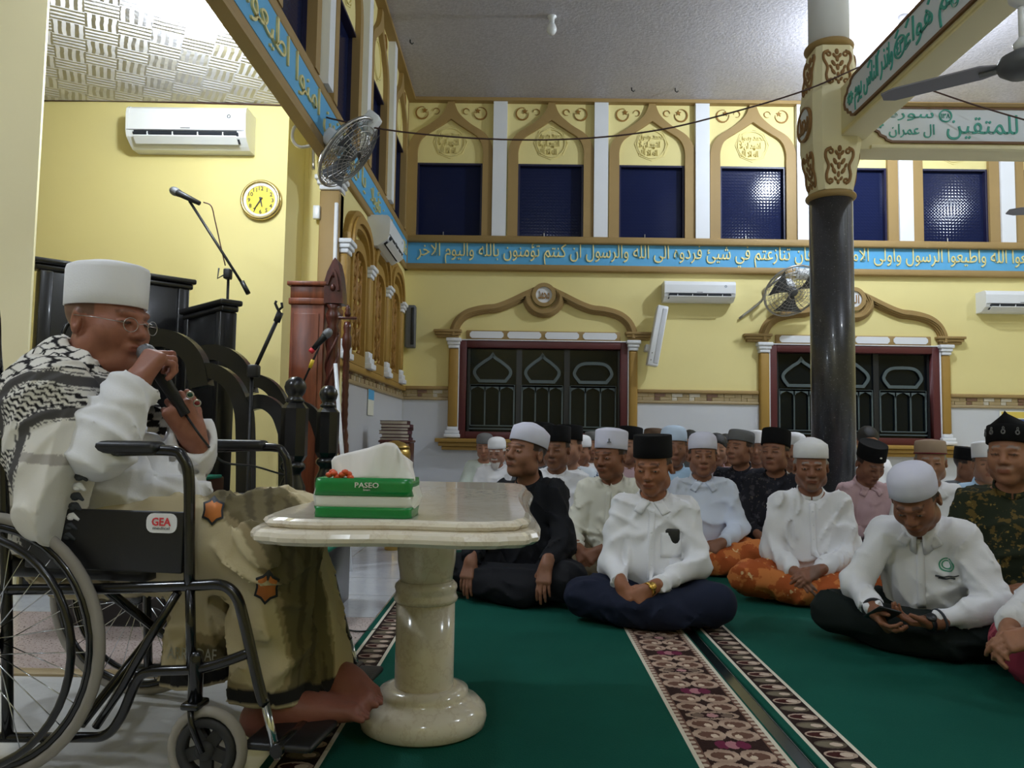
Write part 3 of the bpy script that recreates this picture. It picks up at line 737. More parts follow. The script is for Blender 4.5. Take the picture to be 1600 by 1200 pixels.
mb = MB(); mb.strip([(bu(1372)+a, bv(195)+b) for a, b in rosette(.038)], [(bu(1372)+a*.5, bv(195)+b*.5) for a, b in rosette(.038)], -.018, 0, MBm, closed=True); mb.build('rosette', 'teal_letter', pan)
# ------------------------------------------------------------------ lamps
def bulb(x, y, z, label, lit, ceiling):
    e = empty('light_bulb', (x, y, z), label=label, cat='light bulb')
    mb = MB(); mb.lathe([(0, -.055), (.028, -.05), (.046, -.02), (.047, .0), (.038, .03), (.024, .055), (.022, .06)], 20); mb.build('bulb', 'bulb_lit' if lit else 'plastic_white', e)
    mb = MB(); mb.lathe([(.024, .055), (.026, .1), (.045, .115), (.045, ceiling-z)], 16); mb.build('socket', 'plastic_white', e)
m, t = newmat('bulb_lit', .4); t.b.inputs['Emission Color'].default_value = (.93, .96, 1, 1); t.b.inputs['Emission Strength'].default_value = 60
lamp_lab = ['lit bulb on the woven ceiling of the niche, above the white air conditioner', 'lit bulb on the hall ceiling, hidden behind the lettered beam', 'added fill bulb, unseen, on the hall ceiling above the marble table', 'added fill bulb, unseen, at the right front of the hall ceiling', 'added fill bulb, unseen, at the right rear of the hall ceiling', 'lit bulb on the niche ceiling above the wheelchair, outside the picture', 'added fill bulb, unseen, on the hall ceiling behind the viewer']
for (x, y, z, w), lb in zip(LAMPS, lamp_lab): bulb(x, y, z+.13, lb, True, ZR if x < -1.4 else ZC)
q = at_y(862, 45, 6.97); bulb(q.x, q.y, q.z, 'unlit white bulb hanging below the hall ceiling, near the middle of the picture', False, ZC)
for k, (px, py) in enumerate(((987, 137), (1055, 138), (641, 62))):
    d = at_z(px, py, ZC); mb = MB(); mb.tube([(d.x, d.y, ZC), (d.x, d.y, ZC-.03), (d.x+.02, d.y, ZC-.045), (d.x+.035, d.y, ZC-.03)], .007, 6)
    mb.build('ceiling_hook', 'plastic_dark', label=['small dark hook in the hall ceiling above the third upper arch', 'small dark hook in the hall ceiling, right of the other two', 'small dark hook in the hall ceiling beside the side wall'][k], cat='hook', group='ceiling hooks')
# ------------------------------------------------------------------ air conditioners
plain('vent_dark', (40, 44, 52), .6)
plain('print_grey', (120, 122, 128), .5)
def aircon(name, label, M, w=.8, h=.265, d=.2, sticker=True, flap=0.):
    e = empty(name, label=label, cat='air conditioner', group='wall air conditioners', M=M)
    prof = [(0, 0), (0, h), (-d*.86, h), (-d*.97, h*.93), (-d, h*.8), (-d*.97, h*.36), (-d*.9, h*.22), (-d*.6, h*.06), (-d*.45, 0)]
    MX = Matrix(((0, 1, 0, 0), (1, 0, 0, 0), (0, 0, 1, 0), (0, 0, 0, 1)))   # prism u -> y, depth -> x
    mb = MB(); mb.prism(prof, -w/2+.02, w/2-.02, MX); mb.build('casing', 'plastic_white', e)
    for s in (-1, 1):
        mb = MB(); mb.prism([(a*1.01, b*1.005) for a, b in prof], s*w/2, s*(w/2-.022), MX); mb.build('end_cap', 'plastic_white', e)
    mb = MB(); mb.prism([(-d*.99, h*.34), (-d*1.0, h*.36), (-d*.7, h*.12), (-d*.69, h*.1)], -w*.43, w*.43, MX)
    mb.prism([(-d*.97, h*.33), (-d*.985, h*.30), (-d*.72, h*.095), (-d*.7, h*.12)], -w*.44, w*.44, MX); mb.build('air_outlet', 'vent_dark', e)
    mb = MB(); mb.prism([(-d*1.03, h*.23), (-d*1.035, h*.205), (-d*.8, h*.06), (-d*.8, h*.085)], -w*.43, w*.43, MX); mb.build('louvre', 'plastic_white', e)
    for k in range(4):
        mb = MB(); u = -w*.32+k*w*.21; mb.box((u, -d*1.0, h*.2), (u+.006, -d*.9, h*.33)); mb.build('vane', 'plastic_white', e)
    mb = MB(); mb.prism([(-d*1.002, h*.385), (-d*1.002, h*.372), (-d*.9, h*.372), (-d*.9, h*.385)], -w*.49, w*.49, MX); mb.build('panel_gap', 'print_grey', e)
    if sticker:
        mb = MB(); mb.prism([(w*.36+a, h*.72+b) for a, b in ring_pts(.02, 16)], -d*1.004, -d*.98); st = mb.build('sticker', 'panel_white', e)
        mb = MB(); mb.strip([(w*.36+a, h*.735+b) for a, b in ring_pts(.013, 12)], [(w*.36+a, h*.735+b) for a, b in ring_pts(.008, 12)], -d*1.01, -d*.99, closed=True); mb.build('sticker_print', 'plastic_dark', st)
    mb = MB(); mb.box((-.035, -d*.985, h*.42), (.03, -d*.96, h*.445)); mb.build('maker_mark', 'print_grey', e)
    return e
a0, a1 = at_y(206, 233, YA-.1), at_y(390, 243, YA-.1)
aircon('air_conditioner', 'white wall air conditioner above the round clock in the niche', T((a0.x+a1.x)/2, YA, a0.z), w=a1.x-a0.x, h=at_y(210, 174, YA-.1).z-a0.z)
a0, a1 = at_y(1036, 471, WB-.1), at_y(1146, 474, WB-.1)
aircon('air_conditioner', 'white wall air conditioner on the back wall, above the slanted white loudspeaker', T((a0.x+a1.x)/2, WB, a0.z), w=a1.x-a0.x, h=at_y(1040, 441, WB-.1).z-a0.z)
a0 = at_y(1533, 488, WB-.1); aircon('air_conditioner', 'white wall air conditioner at the right edge of the back wall', T(a0.x+.42, WB, a0.z), w=.84, h=at_y(1540, 456, WB-.1).z-a0.z, sticker=False)
yl = at_x(588, 340, XL).y
aircon('air_conditioner', 'white air conditioner on the side wall, above the gold lattice arches', Matrix(((0, -1, 0, XL), (1, 0, 0, yl), (0, 0, 1, at_x(575, 362, XL+.1).z), (0, 0, 0, 1))), w=.8, h=.27)
# ------------------------------------------------------------------ clock
plain('gold_rim', (196, 176, 120), .25, .8); plain('clock_face', (236, 214, 70), .5, var=.03)
cp = at_y(409, 314, YA); k_ = YA/F
clock = empty('wall_clock', (cp.x, YA, cp.z), label='round gold-rimmed wall clock with a yellow face, right of the niche air conditioner', cat='clock')
R_ = 33*k_; MYf = Matrix.Rotation(PI/2, 4, 'X')
mb = MB(); mb.lathe([(R_*.93, 0), (R_, .012), (R_*.98, .03), (R_*.9, .042), (R_*.84, .036), (R_*.82, .022)], 40, MYf, cap=False); mb.build('rim', 'gold_rim', clock)
mb = MB(); mb.lathe([(R_*.84, .005), (R_*.83, .026), (R_*.7, .024)], 40, MYf, cap=False); mb.build('inner_ring', 'plastic_white', clock)
mb = MB(); mb.lathe([(R_*.72, .003), (R_*.72, .02)], 40, MYf); face = mb.build('dial', 'clock_face', clock)
for n_ in range(1, 13):
    a = PI/2-n_*PI/6; lettering('numeral', str(n_), 'plastic_dark', face, T(R_*.57*math.cos(a), -.022, R_*.57*math.sin(a)), height=R_*.19, depth=.003)
for ang, L, w in ((7.3*PI/6*0+5.57*PI/6, .34, .012), (35.5*PI/30*1.0, .56, .008)):
    a = PI/2-ang; mb = MB(); d = Vector((math.cos(a), math.sin(a))); nn = Vector((-d.y, d.x))*w/2
    mb.prism([tuple(-d*.02+nn), tuple(-d*.02-nn), tuple(d*R_*L-nn*.4), tuple(d*R_*L+nn*.4)], -.029, -.025); mb.build('clock_hand', 'plastic_dark', face)
# ------------------------------------------------------------------ wall fans
def wall_fan(label, M, R, mount, motor_m='plastic_white', blade_m='plastic_grey'):
    """fan facing local -y with guard of radius R; mount = list of bracket paths in local space"""
    e = empty('wall_fan', label=label, cat='fan', group='wall fans', M=M)
    mb = MB()
    for s, dep in ((1, -.075), (1, .045)):
        for k in range(7): mb.tube([Vector((R*(.22+.13*k)*math.cos(t), dep*(1-((.22+.13*k))**2*.75), R*(.22+.13*k)*math.sin(t))) for t in [2*PI*q/28 for q in range(28)]], .0028, 4, closed=True)
        for k in range(26):
            t = 2*PI*k/26; mb.tube([Vector((R*f*math.cos(t+.25*(1-f)), dep*(1-f*f), R*f*math.sin(t+.25*(1-f)))) for f in (.18, .4, .6, .8, 1.)], .0026, 4, cap=False)
    mb.build('guard', 'steel', e)
    mb = MB(); mb.tube([Vector((R*1.03*math.cos(t), 0, R*1.03*math.sin(t))) for t in [2*PI*q/32 for q in range(32)]], .011, 8, closed=True); mb.build('rim', 'steel', e)
    for k in range(3):
        mb = MB(); a = k*2*PI/3+.4; pts = []
        V = []
        for i in range(6):
            f = i/5
            for s in (-1, 1): V.append(Vector(((.05+R*.8*f)*math.cos(a+s*(.28+.28*f)), -.02+s*.028, (.05+R*.8*f)*math.sin(a+s*(.28+.28*f)))))
        fs = [(2*i, 2*i+1, 2*i+3, 2*i+2) for i in range(5)]
        V2 = [v+Vector((0, .006, 0)) for v in V]
        mb.add(V+V2, fs+[tuple(q+12 for q in reversed(f)) for f in fs]+[(2*i, 2*i+2, 2*i+14, 2*i+12) for i in range(5)]+[(2*i+1, 2*i+13, 2*i+15, 2*i+3) for i in range(5)], 0, True); mb.build('fan_blade', blade_m, e)
    mb = MB(); mb.lathe([(0, -.05), (.045, -.045), (.055, -.02), (.055, .0)], 16, Matrix.Rotation(-PI/2, 4, 'X')); mb.build('hub', 'plastic_grey', e)
    mb = MB(); mb.rbox((-.06, .05, -.06), (.06, .2, .06), .025); mb.build('motor', motor_m, e)
    for pth, r in mount:
        mb = MB(); mb.tube(smooth_path(pth, 5), r, 8); mb.build('bracket_arm', 'steel', e)
    return e
# fan on the niche corner, seen nearly edge-on, tilted down towards the hall
fc = at_y(544, 238, 5.0); R1 = 62*5.0/F
nrm = Vector((.76, -.08, -.62)).normalized()              # facing direction
upv = Vector((.35, 0, 1)); upv = (upv-nrm*upv.dot(nrm)).normalized(); uu = upv.cross(-nrm)
MF = frame(fc, uu, upv, -nrm)
inv = MF.inverted()
wp = [at_y(490, 265, YL-.1), at_y(487, 215, YL-.1), at_y(463, 197, 5.2), at_y(457, 217, 5.1), at_y(470, 230, 5.05), at_y(500, 222, 5.0), at_y(520, 212, 5.0)]
w2 = [at_y(518, 213, 5.0), at_y(545, 192, 5.0), at_y(575, 187, 5.02)]
w3 = [at_y(521, 210, 5.0), at_y(503, 240, 5.02), at_y(499, 270, 5.02), at_y(512, 288, 5.0)]
fan1 = wall_fan('large steel wall fan tilted on the corner of the niche, above the mimbar', MF, R1, [([inv @ q for q in wp], .012), ([inv @ q for q in w2], .012), ([inv @ q for q in w3], .01)])
mb = MB(); mm_ = at_y(578, 192, 5.0); MM = T(*(inv @ mm_)); mb.rbox((-.05, -.05, -.07), (.05, .05, .07), .02, 0, MM); mb.build('motor_housing', 'plastic_white', fan1)
fc = at_y(1238, 455, WB-.35); R2 = 44*(WB-.35)/F
nrm = Vector((.15, -.72, -.62)).normalized(); upv = Vector((0, 0, 1)); upv = (upv-nrm*upv.dot(nrm)).normalized(); uu = upv.cross(-nrm); MF = frame(fc, uu, upv, -nrm); inv = MF.inverted()
wp = [at_y(1155, 498, WB-.02), at_y(1190, 470, WB-.06), at_y(1192, 455, WB-.15), at_y(1205, 445, WB-.3), at_y(1222, 432, WB-.3), at_y(1250, 425, WB-.2)]
fan2 = wall_fan('steel wall fan on the back wall, half hidden by the granite column', MF, R2, [([inv @ q for q in wp], .014)])
mb = MB(); mm_ = at_y(1256, 428, WB-.2); mb.rbox((-.09, -.06, -.05), (.09, .06, .05), .02, 0, T(*(inv @ mm_))); mb.build('motor_housing', 'plastic_white', fan2)
# wall switch box and cable by the niche fan
q = at_y(495, 332, YL-.06); mb = MB(); mb.rbox((-.025, -.02, -.05), (.025, .02, .05), .006); mb.build('switch_box', 'plastic_white', loc=tuple(q), label='small white switch box on the tan pilaster below the niche fan', cat='switch')
# ------------------------------------------------------------------ loudspeakers on the back wall
q0, q1 = at_y(635, 545, WB), at_y(652, 480, WB)
sp = empty('wall_speaker', ((q0.x+q1.x)/2, WB, q0.z), label='slim dark grey loudspeaker on the back wall beside the corner', cat='loudspeaker')
h = q1.z-q0.z; w = q1.x-q0.x
mb = MB(); mb.rbox((-w/2, -.16, 0), (w/2, -.03, h), .015); mb.build('cabinet', 'plastic_grey', sp)
mb = MB(); mb.rbox((w*.08, -.168, .03), (w/2-.008, -.15, h-.03), .006); mb.build('speaker_grille', 'plastic_dark', sp)
mb = MB(); mb.box((-.03, -.04, h*.4), (.03, .0, h*.6)); mb.build('bracket', 'plastic_dark', sp)
q0, q1 = at_y(1018, 572, WB-.15), at_y(1035, 479, WB-.15)
ax = (q1-q0); sp = empty('wall_speaker', label='long white column loudspeaker hanging askew below an air conditioner on the back wall', cat='loudspeaker', M=frame(q0, Vector((1, 0, -ax.x/ax.z)), ax))
h = ax.length; mb = MB(); mb.rbox((-.062, -.07, 0), (.062, .06, h), .012); mb.build('cabinet', 'plastic_white', sp)
mb = MB(); mb.rbox((.0, -.076, .03), (.052, -.06, h-.03), .006); mb.build('speaker_grille', 'dado_tile', sp)
mb = MB(); mb.rbox((-.1, .02, .16), (-.05, .15, .24), .01); mb.build('bracket', 'plastic_white', sp)
for k in range(2):
    mb = MB(); mb.lathe([(0, 0), (.008, .0), (.008, .006)], 10, T(-.03, -.07, .06+k*.08) @ Matrix.Rotation(PI/2, 4, 'X')); mb.build('screw', 'steel', sp)
# notice on the dado at the right
q0, q1 = at_y(1562, 664, WB-.02), at_y(1600, 645, WB-.02)
nt = empty('notice', (q0.x, WB-.02, q0.z), label='small printed notice on the white dado at the right edge', cat='notice')
plain('paper', (232, 230, 214), .6); plain('print_yellow', (222, 196, 90), .6); plain('print_blue', (52, 78, 140), .6)
mb = MB(); mb.box((0, -.006, -.02), (.34, .0, .16)); mb.build('sheet', 'paper', nt)
mb = MB(); mb.box((.02, -.008, .08), (.32, -.005, .15)); mb.build('yellow_field', 'print_yellow', nt)
mb = MB(); mb.prism([(.09+a*1.4, .035+b*.8) for a, b in ring_pts(.025, 14)], -.008, -.005); mb.build('oval_mark', 'print_grey', nt)
mb = MB(); mb.box((.17, -.008, .0), (.3, -.005, .068)); fld = mb.build('blue_field', 'print_blue', nt)
mb = MB(); mb.prism([(.235+a*1.4, .035+b*.7) for a, b in ring_pts(.025, 14)], -.01, -.007); mb.build('oval_mark', 'paper', fld)
# ------------------------------------------------------------------ ceiling fans
def ceiling_fan(label, x, y, z, ztop, angs, L=.66):
    e = empty('ceiling_fan', (x, y, z), label=label, cat='fan')
    mb = MB(); mb.lathe([(0, -.065), (.06, -.06), (.1, -.03), (.11, .0), (.095, .035), (.05, .06), (.02, .07)], 28); mb.build('motor', 'plastic_grey', e)
    mb = MB(); mb.lathe([(.013, .06), (.013, ztop-z)], 12); mb.build('down_rod', 'plastic_white', e)
    mb = MB(); mb.lathe([(.02, ztop-z-.09), (.05, ztop-z-.06), (.065, ztop-z)], 20); mb.build('canopy', 'plastic_white', e)
    mb = MB(); mb.lathe([(.03, .065), (.04, .1), (.015, .13)], 16); mb.build('rod_cover', 'plastic_white', e)
    for k, a in enumerate(angs):
        MR = Matrix.Rotation(a, 4, 'Z'); mb = MB()
        mb.prism([(.1, -.04), (.17, -.065), (L*.9, -.055), (L, -.03), (L, .03), (L*.92, .055), (.17, .05), (.1, .03)], -.004, .004, MR @ Matrix.Rotation(.16, 4, 'X') @ Matrix.Rotation(PI/2, 4, 'X')); mb.build('fan_blade', 'fan_grey', e)
        mb = MB(); mb.box((.07, -.02, -.012), (.18, .02, -.004), 0, MR); mb.build('blade_iron', 'plastic_grey', e)
plain('fan_grey', (134, 132, 142), .45)
fh = at_y(1586, 100, 3.6)
a = math.radians(143); ceiling_fan('grey ceiling fan hanging from the lettered beam, top right corner', xf+BW/2, 3.6, fh.z, zA0, [a, a-2*PI/3, a+2*PI/3], .62)
q = at_y(1566, 340, 5.2); ceiling_fan('second ceiling fan, only a blade tip showing at the right edge', q.x+.64, 5.0, q.z+.02, zA0+1.6 if False else ZC, [PI-.2, PI-.2-2*PI/3, PI-.2+2*PI/3], .66)
# ------------------------------------------------------------------ wires across the hall
def wire(name, pts, label, r=.006):
    mb = MB(); mb.tube(smooth_path(pts, 6), r, 6); return mb.build(name, 'rope_dark', label=label, cat='wire')
W_ = [at_y(66, 157, YA-.01), at_y(200, 158, YA-.01), at_y(430, 164, YA-.01), at_y(455, 167, YA-.02), at_y(520, 186, 5.0), at_y(620, 205, 5.0), at_y(760, 217, 5.05), at_y(900, 217, 5.1), at_y(1030, 203, 5.2), at_y(1150, 174, 5.3), at_y(1258, 141, CY-.2), at_y(1342, 105, CY-.22)]
wire('hanging_wire', W_, 'thin dark wire sagging across the hall from the niche to the column')
wire('hanging_wire', [at_y(1452, 140, CY-.2), at_y(1520, 163, CY-.3), at_y(1600, 187, CY-.35), at_y(1700, 215, CY-.4)], 'thin dark wire slanting over the chapter heading beam at the right')
# ------------------------------------------------------------------ prayer carpets
def mk_carpet(name, lines, strips):
    """green pile; strips = (x0, x1, kind) in object x, pattern repeats along y"""
    m, t = newmat(name, .95, 0, .15)
    v = t.coord('Object'); s = t.sep(v); X, Y = s[0], s[1]
    n = t.noise(v, 2.5, 4).outputs['Fac']; f = t.noise(v, 260, 2).outputs['Fac']
    c = t.mix(n, lin((12, 74, 62)), lin((20, 96, 80)))
    c = t.mix(t.math('MULTIPLY', f, .35), c, lin((8, 58, 48)))
    def inside(a, b): return t.math('MULTIPLY', t.math('GREATER_THAN', X, a), t.math('LESS_THAN', X, b))
    for (a, b, kind) in strips:
        w = b-a; U = t.math('DIVIDE', t.math('SUBTRACT', X, a), w)
        def ell(u0, v0, ru, rv, V, r0=0., r1=1.):
            du = t.math('DIVIDE', t.math('SUBTRACT', U, u0), ru); dv = t.math('DIVIDE', t.math('SUBTRACT', V, v0), rv)
            d = t.math('SQRT', t.math('ADD', t.math('MULTIPLY', du, du), t.math('MULTIPLY', dv, dv)))
            k = t.math('LESS_THAN', d, r1)
            return t.math('MULTIPLY', k, t.math('GREATER_THAN', d, r0)) if r0 else k
        wob = t.math('MULTIPLY', t.math('SUBTRACT', t.noise(v, 120, 1).outputs['Fac'], .5), .05)
        if kind == 'wide':
            V = t.math('FRACT', t.math('ADD', t.math('DIVIDE', Y, .42), wob))
            p = t.mix(t.noise(v, 60, 3).outputs['Fac'], lin((40, 24, 22)), lin((62, 40, 36)))
            fade = t.math('PINGPONG', t.math('MULTIPLY', V, 6.), .5)
            pink = t.mix(fade, lin((196, 170, 150)), lin((124, 92, 80)))
            for v0 in (.16, .34, .66, .84):
                for u0 in (.30, .70):
                    p = t.mix(ell(u0, v0, .20, .095, V), p, pink)
                    p = t.mix(ell(u0, v0, .13, .05, V), p, lin((110, 78, 66)))
                    p = t.mix(ell(u0+(.06 if u0 < .5 else -.06), v0-.02, .045, .03, V), p, lin((214, 194, 172)))
            p = t.mix(ell(.5, .5, .34, .075, V), p, lin((172, 148, 130))); p = t.mix(ell(.5, .5, .28, .05, V), p, lin((52, 30, 30)))
            for u0 in (.32, .5, .68): p = t.mix(ell(u0, .5, .075, .035, V), p, lin((188, 140, 140) if u0 == .5 else (120, 100, 88)))
            for v0 in (0., 1.):
                for u0 in (.38, .5, .62): p = t.mix(ell(u0, v0, .085, .06, V), p, lin((112, 40, 70) if u0 != .5 else (176, 120, 128)))
            V2 = t.math('FRACT', t.math('DIVIDE', Y, .028))
            for u0 in (.055, .945):
                edge = t.math('LESS_THAN', t.math('ABSOLUTE', t.math('SUBTRACT', U, u0)), .055)
                p = t.mix(edge, p, lin((120, 88, 76)))
                dv = t.math('MULTIPLY', t.math('SUBTRACT', V2, .5), .028); du = t.math('MULTIPLY', t.math('SUBTRACT', U, u0), w)
                dd = t.math('SQRT', t.math('ADD', t.math('MULTIPLY', dv, dv), t.math('MULTIPLY', du, du)))
                p = t.mix(t.math('LESS_THAN', dd, .0085), p, lin((204, 184, 164)))
        else:
            V = t.math('FRACT', t.math('ADD', t.math('DIVIDE', Y, .13), wob))
            p = t.mix(t.noise(v, 60, 3).outputs['Fac'], lin((34, 22, 20)), lin((50, 34, 30)))
            for v0, ca, cb in ((.25, (178, 156, 138), (66, 30, 28)), (.75, (98, 88, 74), (120, 110, 92))):
                p = t.mix(ell(.52, v0, .40, .2, V), p, lin(ca)); p = t.mix(ell(.5, v0, .33, .13, V), p, lin(cb))
                p = t.mix(ell(.66, v0, .16, .10, V), p, lin((204, 184, 166)))
        c = t.mix(inside(a, b), c, p)
    for a in lines: c = t.mix(inside(a-.006, a+.006), c, lin((222, 214, 196)))
    t.col(c); t.bump(f, .5, .004)
CW_ = 1.29
SL = (.03, .135); SR = (1.05, 1.275)
mk_carpet('green_carpet', (SL[0], SL[1], SR[0], SR[1]), ((SL[0], SL[1], 'narrow'), (SR[0], SR[1], 'wide')))
for x0, y1, lab in ((-.60, 5.3, 'green prayer carpet with patterned strips, under the marble table'), (.735, 4.75, 'green prayer carpet right of the dark gap, men in white seated on it'), (2.07, 4.3, 'green prayer carpet at the far right of the floor')):
    mb = MB(); mb.rbox((0, 0, 0), (CW_, y1+.9, .012), .005); mb.build('prayer_carpet', 'green_carpet', loc=(x0, -.9, .0005), label=lab, cat='carpet', group='green prayer carpets')
plain('gap_dark', (26, 34, 34), .15); mb = MB(); mb.box((.695, -.9, 0), (.732, 4.7, .004)); mb.build('floor_strip', 'gap_dark', label='dark shiny strip of floor showing between the two green carpets', cat='floor strip')
# ------------------------------------------------------------------ marble table
TX, TY, TZ = at_z(664, 1130, 0).x, 2.14, .63
tab = empty('marble_table', (TX, TY, .012), label='cream marble table with a scalloped top on one turned pedestal', cat='table')
z0 = -.012
mb = MB(); mb.lathe([(.155, 0), (.168, .008), (.172, .028), (.168, .05), (.15, .068), (.128, .076), (.12, .088), (.12, .098), (.092, .108)], 48); mb.build('pedestal_base', 'cream_marble', tab)
mb = MB(); mb.lathe([(.082, .10), (.080, .115), (.080, .33)], 40); mb.build('pedestal_shaft', 'cream_marble', tab)
mb = MB(); mb.lathe([(.080, .33), (.086, .334), (.088, .342), (.083, .352), (.083, .36), (.086, .37), (.084, .378), (.074, .388)], 40); mb.build('pedestal_collar', 'cream_marble', tab)
mb = MB(); mb.lathe([(.072, .385), (.074, .41), (.079, .44), (.081, .47), (.079, .50), (.073, .53), (.070, .55), (.075, .565), (.085, .58)], 40); mb.build('pedestal_bulb', 'cream_marble', tab)
def top_outline(a, b, n=10):
    """rectangle 2a x 2b with ogee corners and gently waved sides"""
    out = []
    def side(p, q, m=12):
        p, q = Vector(p), Vector(q); d = q-p; nn = Vector((d.y, -d.x)).normalized()
        for k in range(m): f = k/m; out.append(tuple(p+d*f+nn*(.010*math.cos(f*2*PI)-.004)))
    c = .11
    cr = [(a-p, -b+q) for p, q in ((.11, 0), (.082, .004), (.064, .017), (.042, .022), (.029, .029), (.022, .042), (.017, .064), (.004, .082), (0, .11))]
    cs = [cr, [(x, -y) for x, y in reversed(cr)], [(-x, -y) for x, y in cr], [(-x, y) for x, y in reversed(cr)]]
    for i in range(4):
        out += cs[i]; side(cs[i][-1], cs[(i+1) % 4][0], 10)
        del out[-10]
    return out
def slab(mb, base, layers):
    """stack of (inset, z) rings of one outline, closed top and bottom"""
    n = len(base); V = []; F_ = []
    for ins, z in layers:
        A_ = max(p[0] for p in base); B_ = max(p[1] for p in base); V += [(p[0]*(A_-abs(ins))/A_, p[1]*(B_-abs(ins))/B_, z) for p in base]
    for i in range(len(layers)-1):
        for k in range(n): l = (k+1) % n; F_.append((i*n+k, i*n+l, (i+1)*n+l, (i+1)*n+k))
    V += [(0, 0, layers[0][1]), (0, 0, layers[-1][1])]; q = (len(layers)-1)*n
    for k in range(n): l = (k+1) % n; F_ += [(l, k, len(V)-2), (q+k, q+l, len(V)-1)]
    mb.add(V, F_, 0, False)
TW, TD = .295, .66
ol = top_outline(TW, TD); tz = TZ-.012
sgn = 1 if Vector(offset(ol, .01, True)[0]).length < Vector(ol[0]).length else -1
mb = MB(); slab(mb, ol, [(sgn*i, tz+z) for i, z in ((.05, -.055), (.012, -.05), (.001, -.042), (0, -.034), (.004, -.026), (.012, -.021), (.024, -.019))]); mb.build('top_lower_tier', 'cream_marble', tab)
mb = MB(); slab(mb, ol, [(sgn*i, tz+z) for i, z in ((.03, -.022), (.024, -.016), (.020, -.010), (.024, -.004), (.034, 0))]); mb.build('top_upper_tier', 'cream_marble', tab)
# ------------------------------------------------------------------ tissue pack
plain('film_white', (226, 228, 222), .25, var=.03); plain('film_green', (20, 132, 62), .25, var=.05); plain('print_orange', (226, 92, 50), .4)
plain('tissue_white', (236, 232, 230), .85, var=.02, bump=.1, bscale=20)
b0, b1 = at_z(492, 808, TZ), at_z(641, 812, TZ); tc = (b0+b1)/2
tis = empty('tissue_pack', (tc.x+.0, tc.y+.055, TZ), rz=math.radians(-2), label='green and white pack of tissues on the marble table', cat='tissue pack')
w, d, h = (b1.x-b0.x), .11, .078
def softbox(mb, z0, z1, mi=0, e=.0):
    N = 40; V = []; L = [z0+(z1-z0)*k/3 for k in range(4)]
    for z in L:
        f = z/h; bul = 1+.02*math.sin(f*PI)
        for k in range(N):
            a = 2*PI*k/N; cx, sy = math.cos(a), math.sin(a); p = .22
            x = math.copysign(abs(cx)**p, cx)*(w/2+e)*bul; y = math.copysign(abs(sy)**p, sy)*(d/2+e)*bul
            V.append((x+.0015*math.sin(z*300+k), y, z))
    Fs = [(i*N+k, i*N+(k+1) % N, (i+1)*N+(k+1) % N, (i+1)*N+k) for i in range(3) for k in range(N)]+[tuple(range(N-1, -1, -1)), tuple(range(3*N, 4*N))]
    mb.add(V, Fs, mi, True)
mb = MB(); softbox(mb, .0005, .022, 0, .001); mb.build('green_band', 'film_green', tis)
mb = MB(); softbox(mb, .020, .046); mb.build('wrapper', 'film_white', tis)
mb = MB(); softbox(mb, .044, h, 0, .001); gb = mb.build('green_band', 'film_green', tis)
lettering('lettering', 'PASEO', 'film_white', gb, T(.01, -d/2-.0035, .066), width=.048, height=.0105, depth=.002, bold=.01)
lettering('lettering', 'Smart', 'film_white', gb, T(.01, -d/2-.0035, .057), width=.014, height=.004, depth=.002)
for s in (-1, 1):
    mb = MB(); mb.add([(s*w/2*.96, -d*.42, .006), (s*w/2*.96, d*.42, .006), (s*w/2*.96, d*.42, h*.98), (s*w/2*.96, -d*.42, h*.98), (s*(w/2+.012), -d*.2, h*.5), (s*(w/2+.012), d*.2, h*.5)], [(0, 1, 5, 4), (1, 2, 5), (2, 3, 4, 5), (3, 0, 4), (0, 3, 2, 1)]); mb.build('folded_end', 'film_white', tis)
mb = MB()
for k in range(9): mb.ball((-w*.38+k*.0055, -d*.3+.004*math.sin(k*2.), h+.006+.006*math.sin(k*1.3)), (.008, .008, .006), 8)
mb.build('orange_print', 'print_orange', tis)
# the pulled tissues: crumpled folded sheets rising from the slot
V = []; Fc = []; nu, nv = 16, 8
prof = [(-.082, .0), (-.078, .042), (-.045, .054), (-.01, .064), (.03, .078), (.045, .074), (.07, .055), (.094, .036)]
for i in range(nu+1):
    f = i/nu*(len(prof)-1); k = min(int(f), len(prof)-2); g = f-k
    x = prof[k][0]*(1-g)+prof[k+1][0]*g; zt_ = prof[k][1]*(1-g)+prof[k+1][1]*g
    for j in range(nv+1):
        q = j/nv; V.append((x+.006*math.sin(q*3+i*.5), -.012+.03*q*(1 if i % 5 < 3 else .6)+.006*math.sin(i*1.1+q*2), h-.004+zt_*q))
for i in range(nu):
    for j in range(nv): a = i*(nv+1)+j; Fc.append((a, a+nv+1, a+nv+2, a+1))
mb = MB(); mb.add(V, Fc, 0, True); ts = mb.build('tissue_sheet', 'tissue_white', tis)
md = ts.modifiers.new('thick', 'SOLIDIFY'); md.thickness = .0015
mb = MB(); mb.add([(v[0]*.9-.004, v[1]+.022+.012*math.sin(v[0]*60), h-.004+(v[2]-h+.004)*.8) for v in V], Fc, 0, True); ts = mb.build('tissue_sheet', 'tissue_white', tis)
md = ts.modifiers.new('thick', 'SOLIDIFY'); md.thickness = .0015
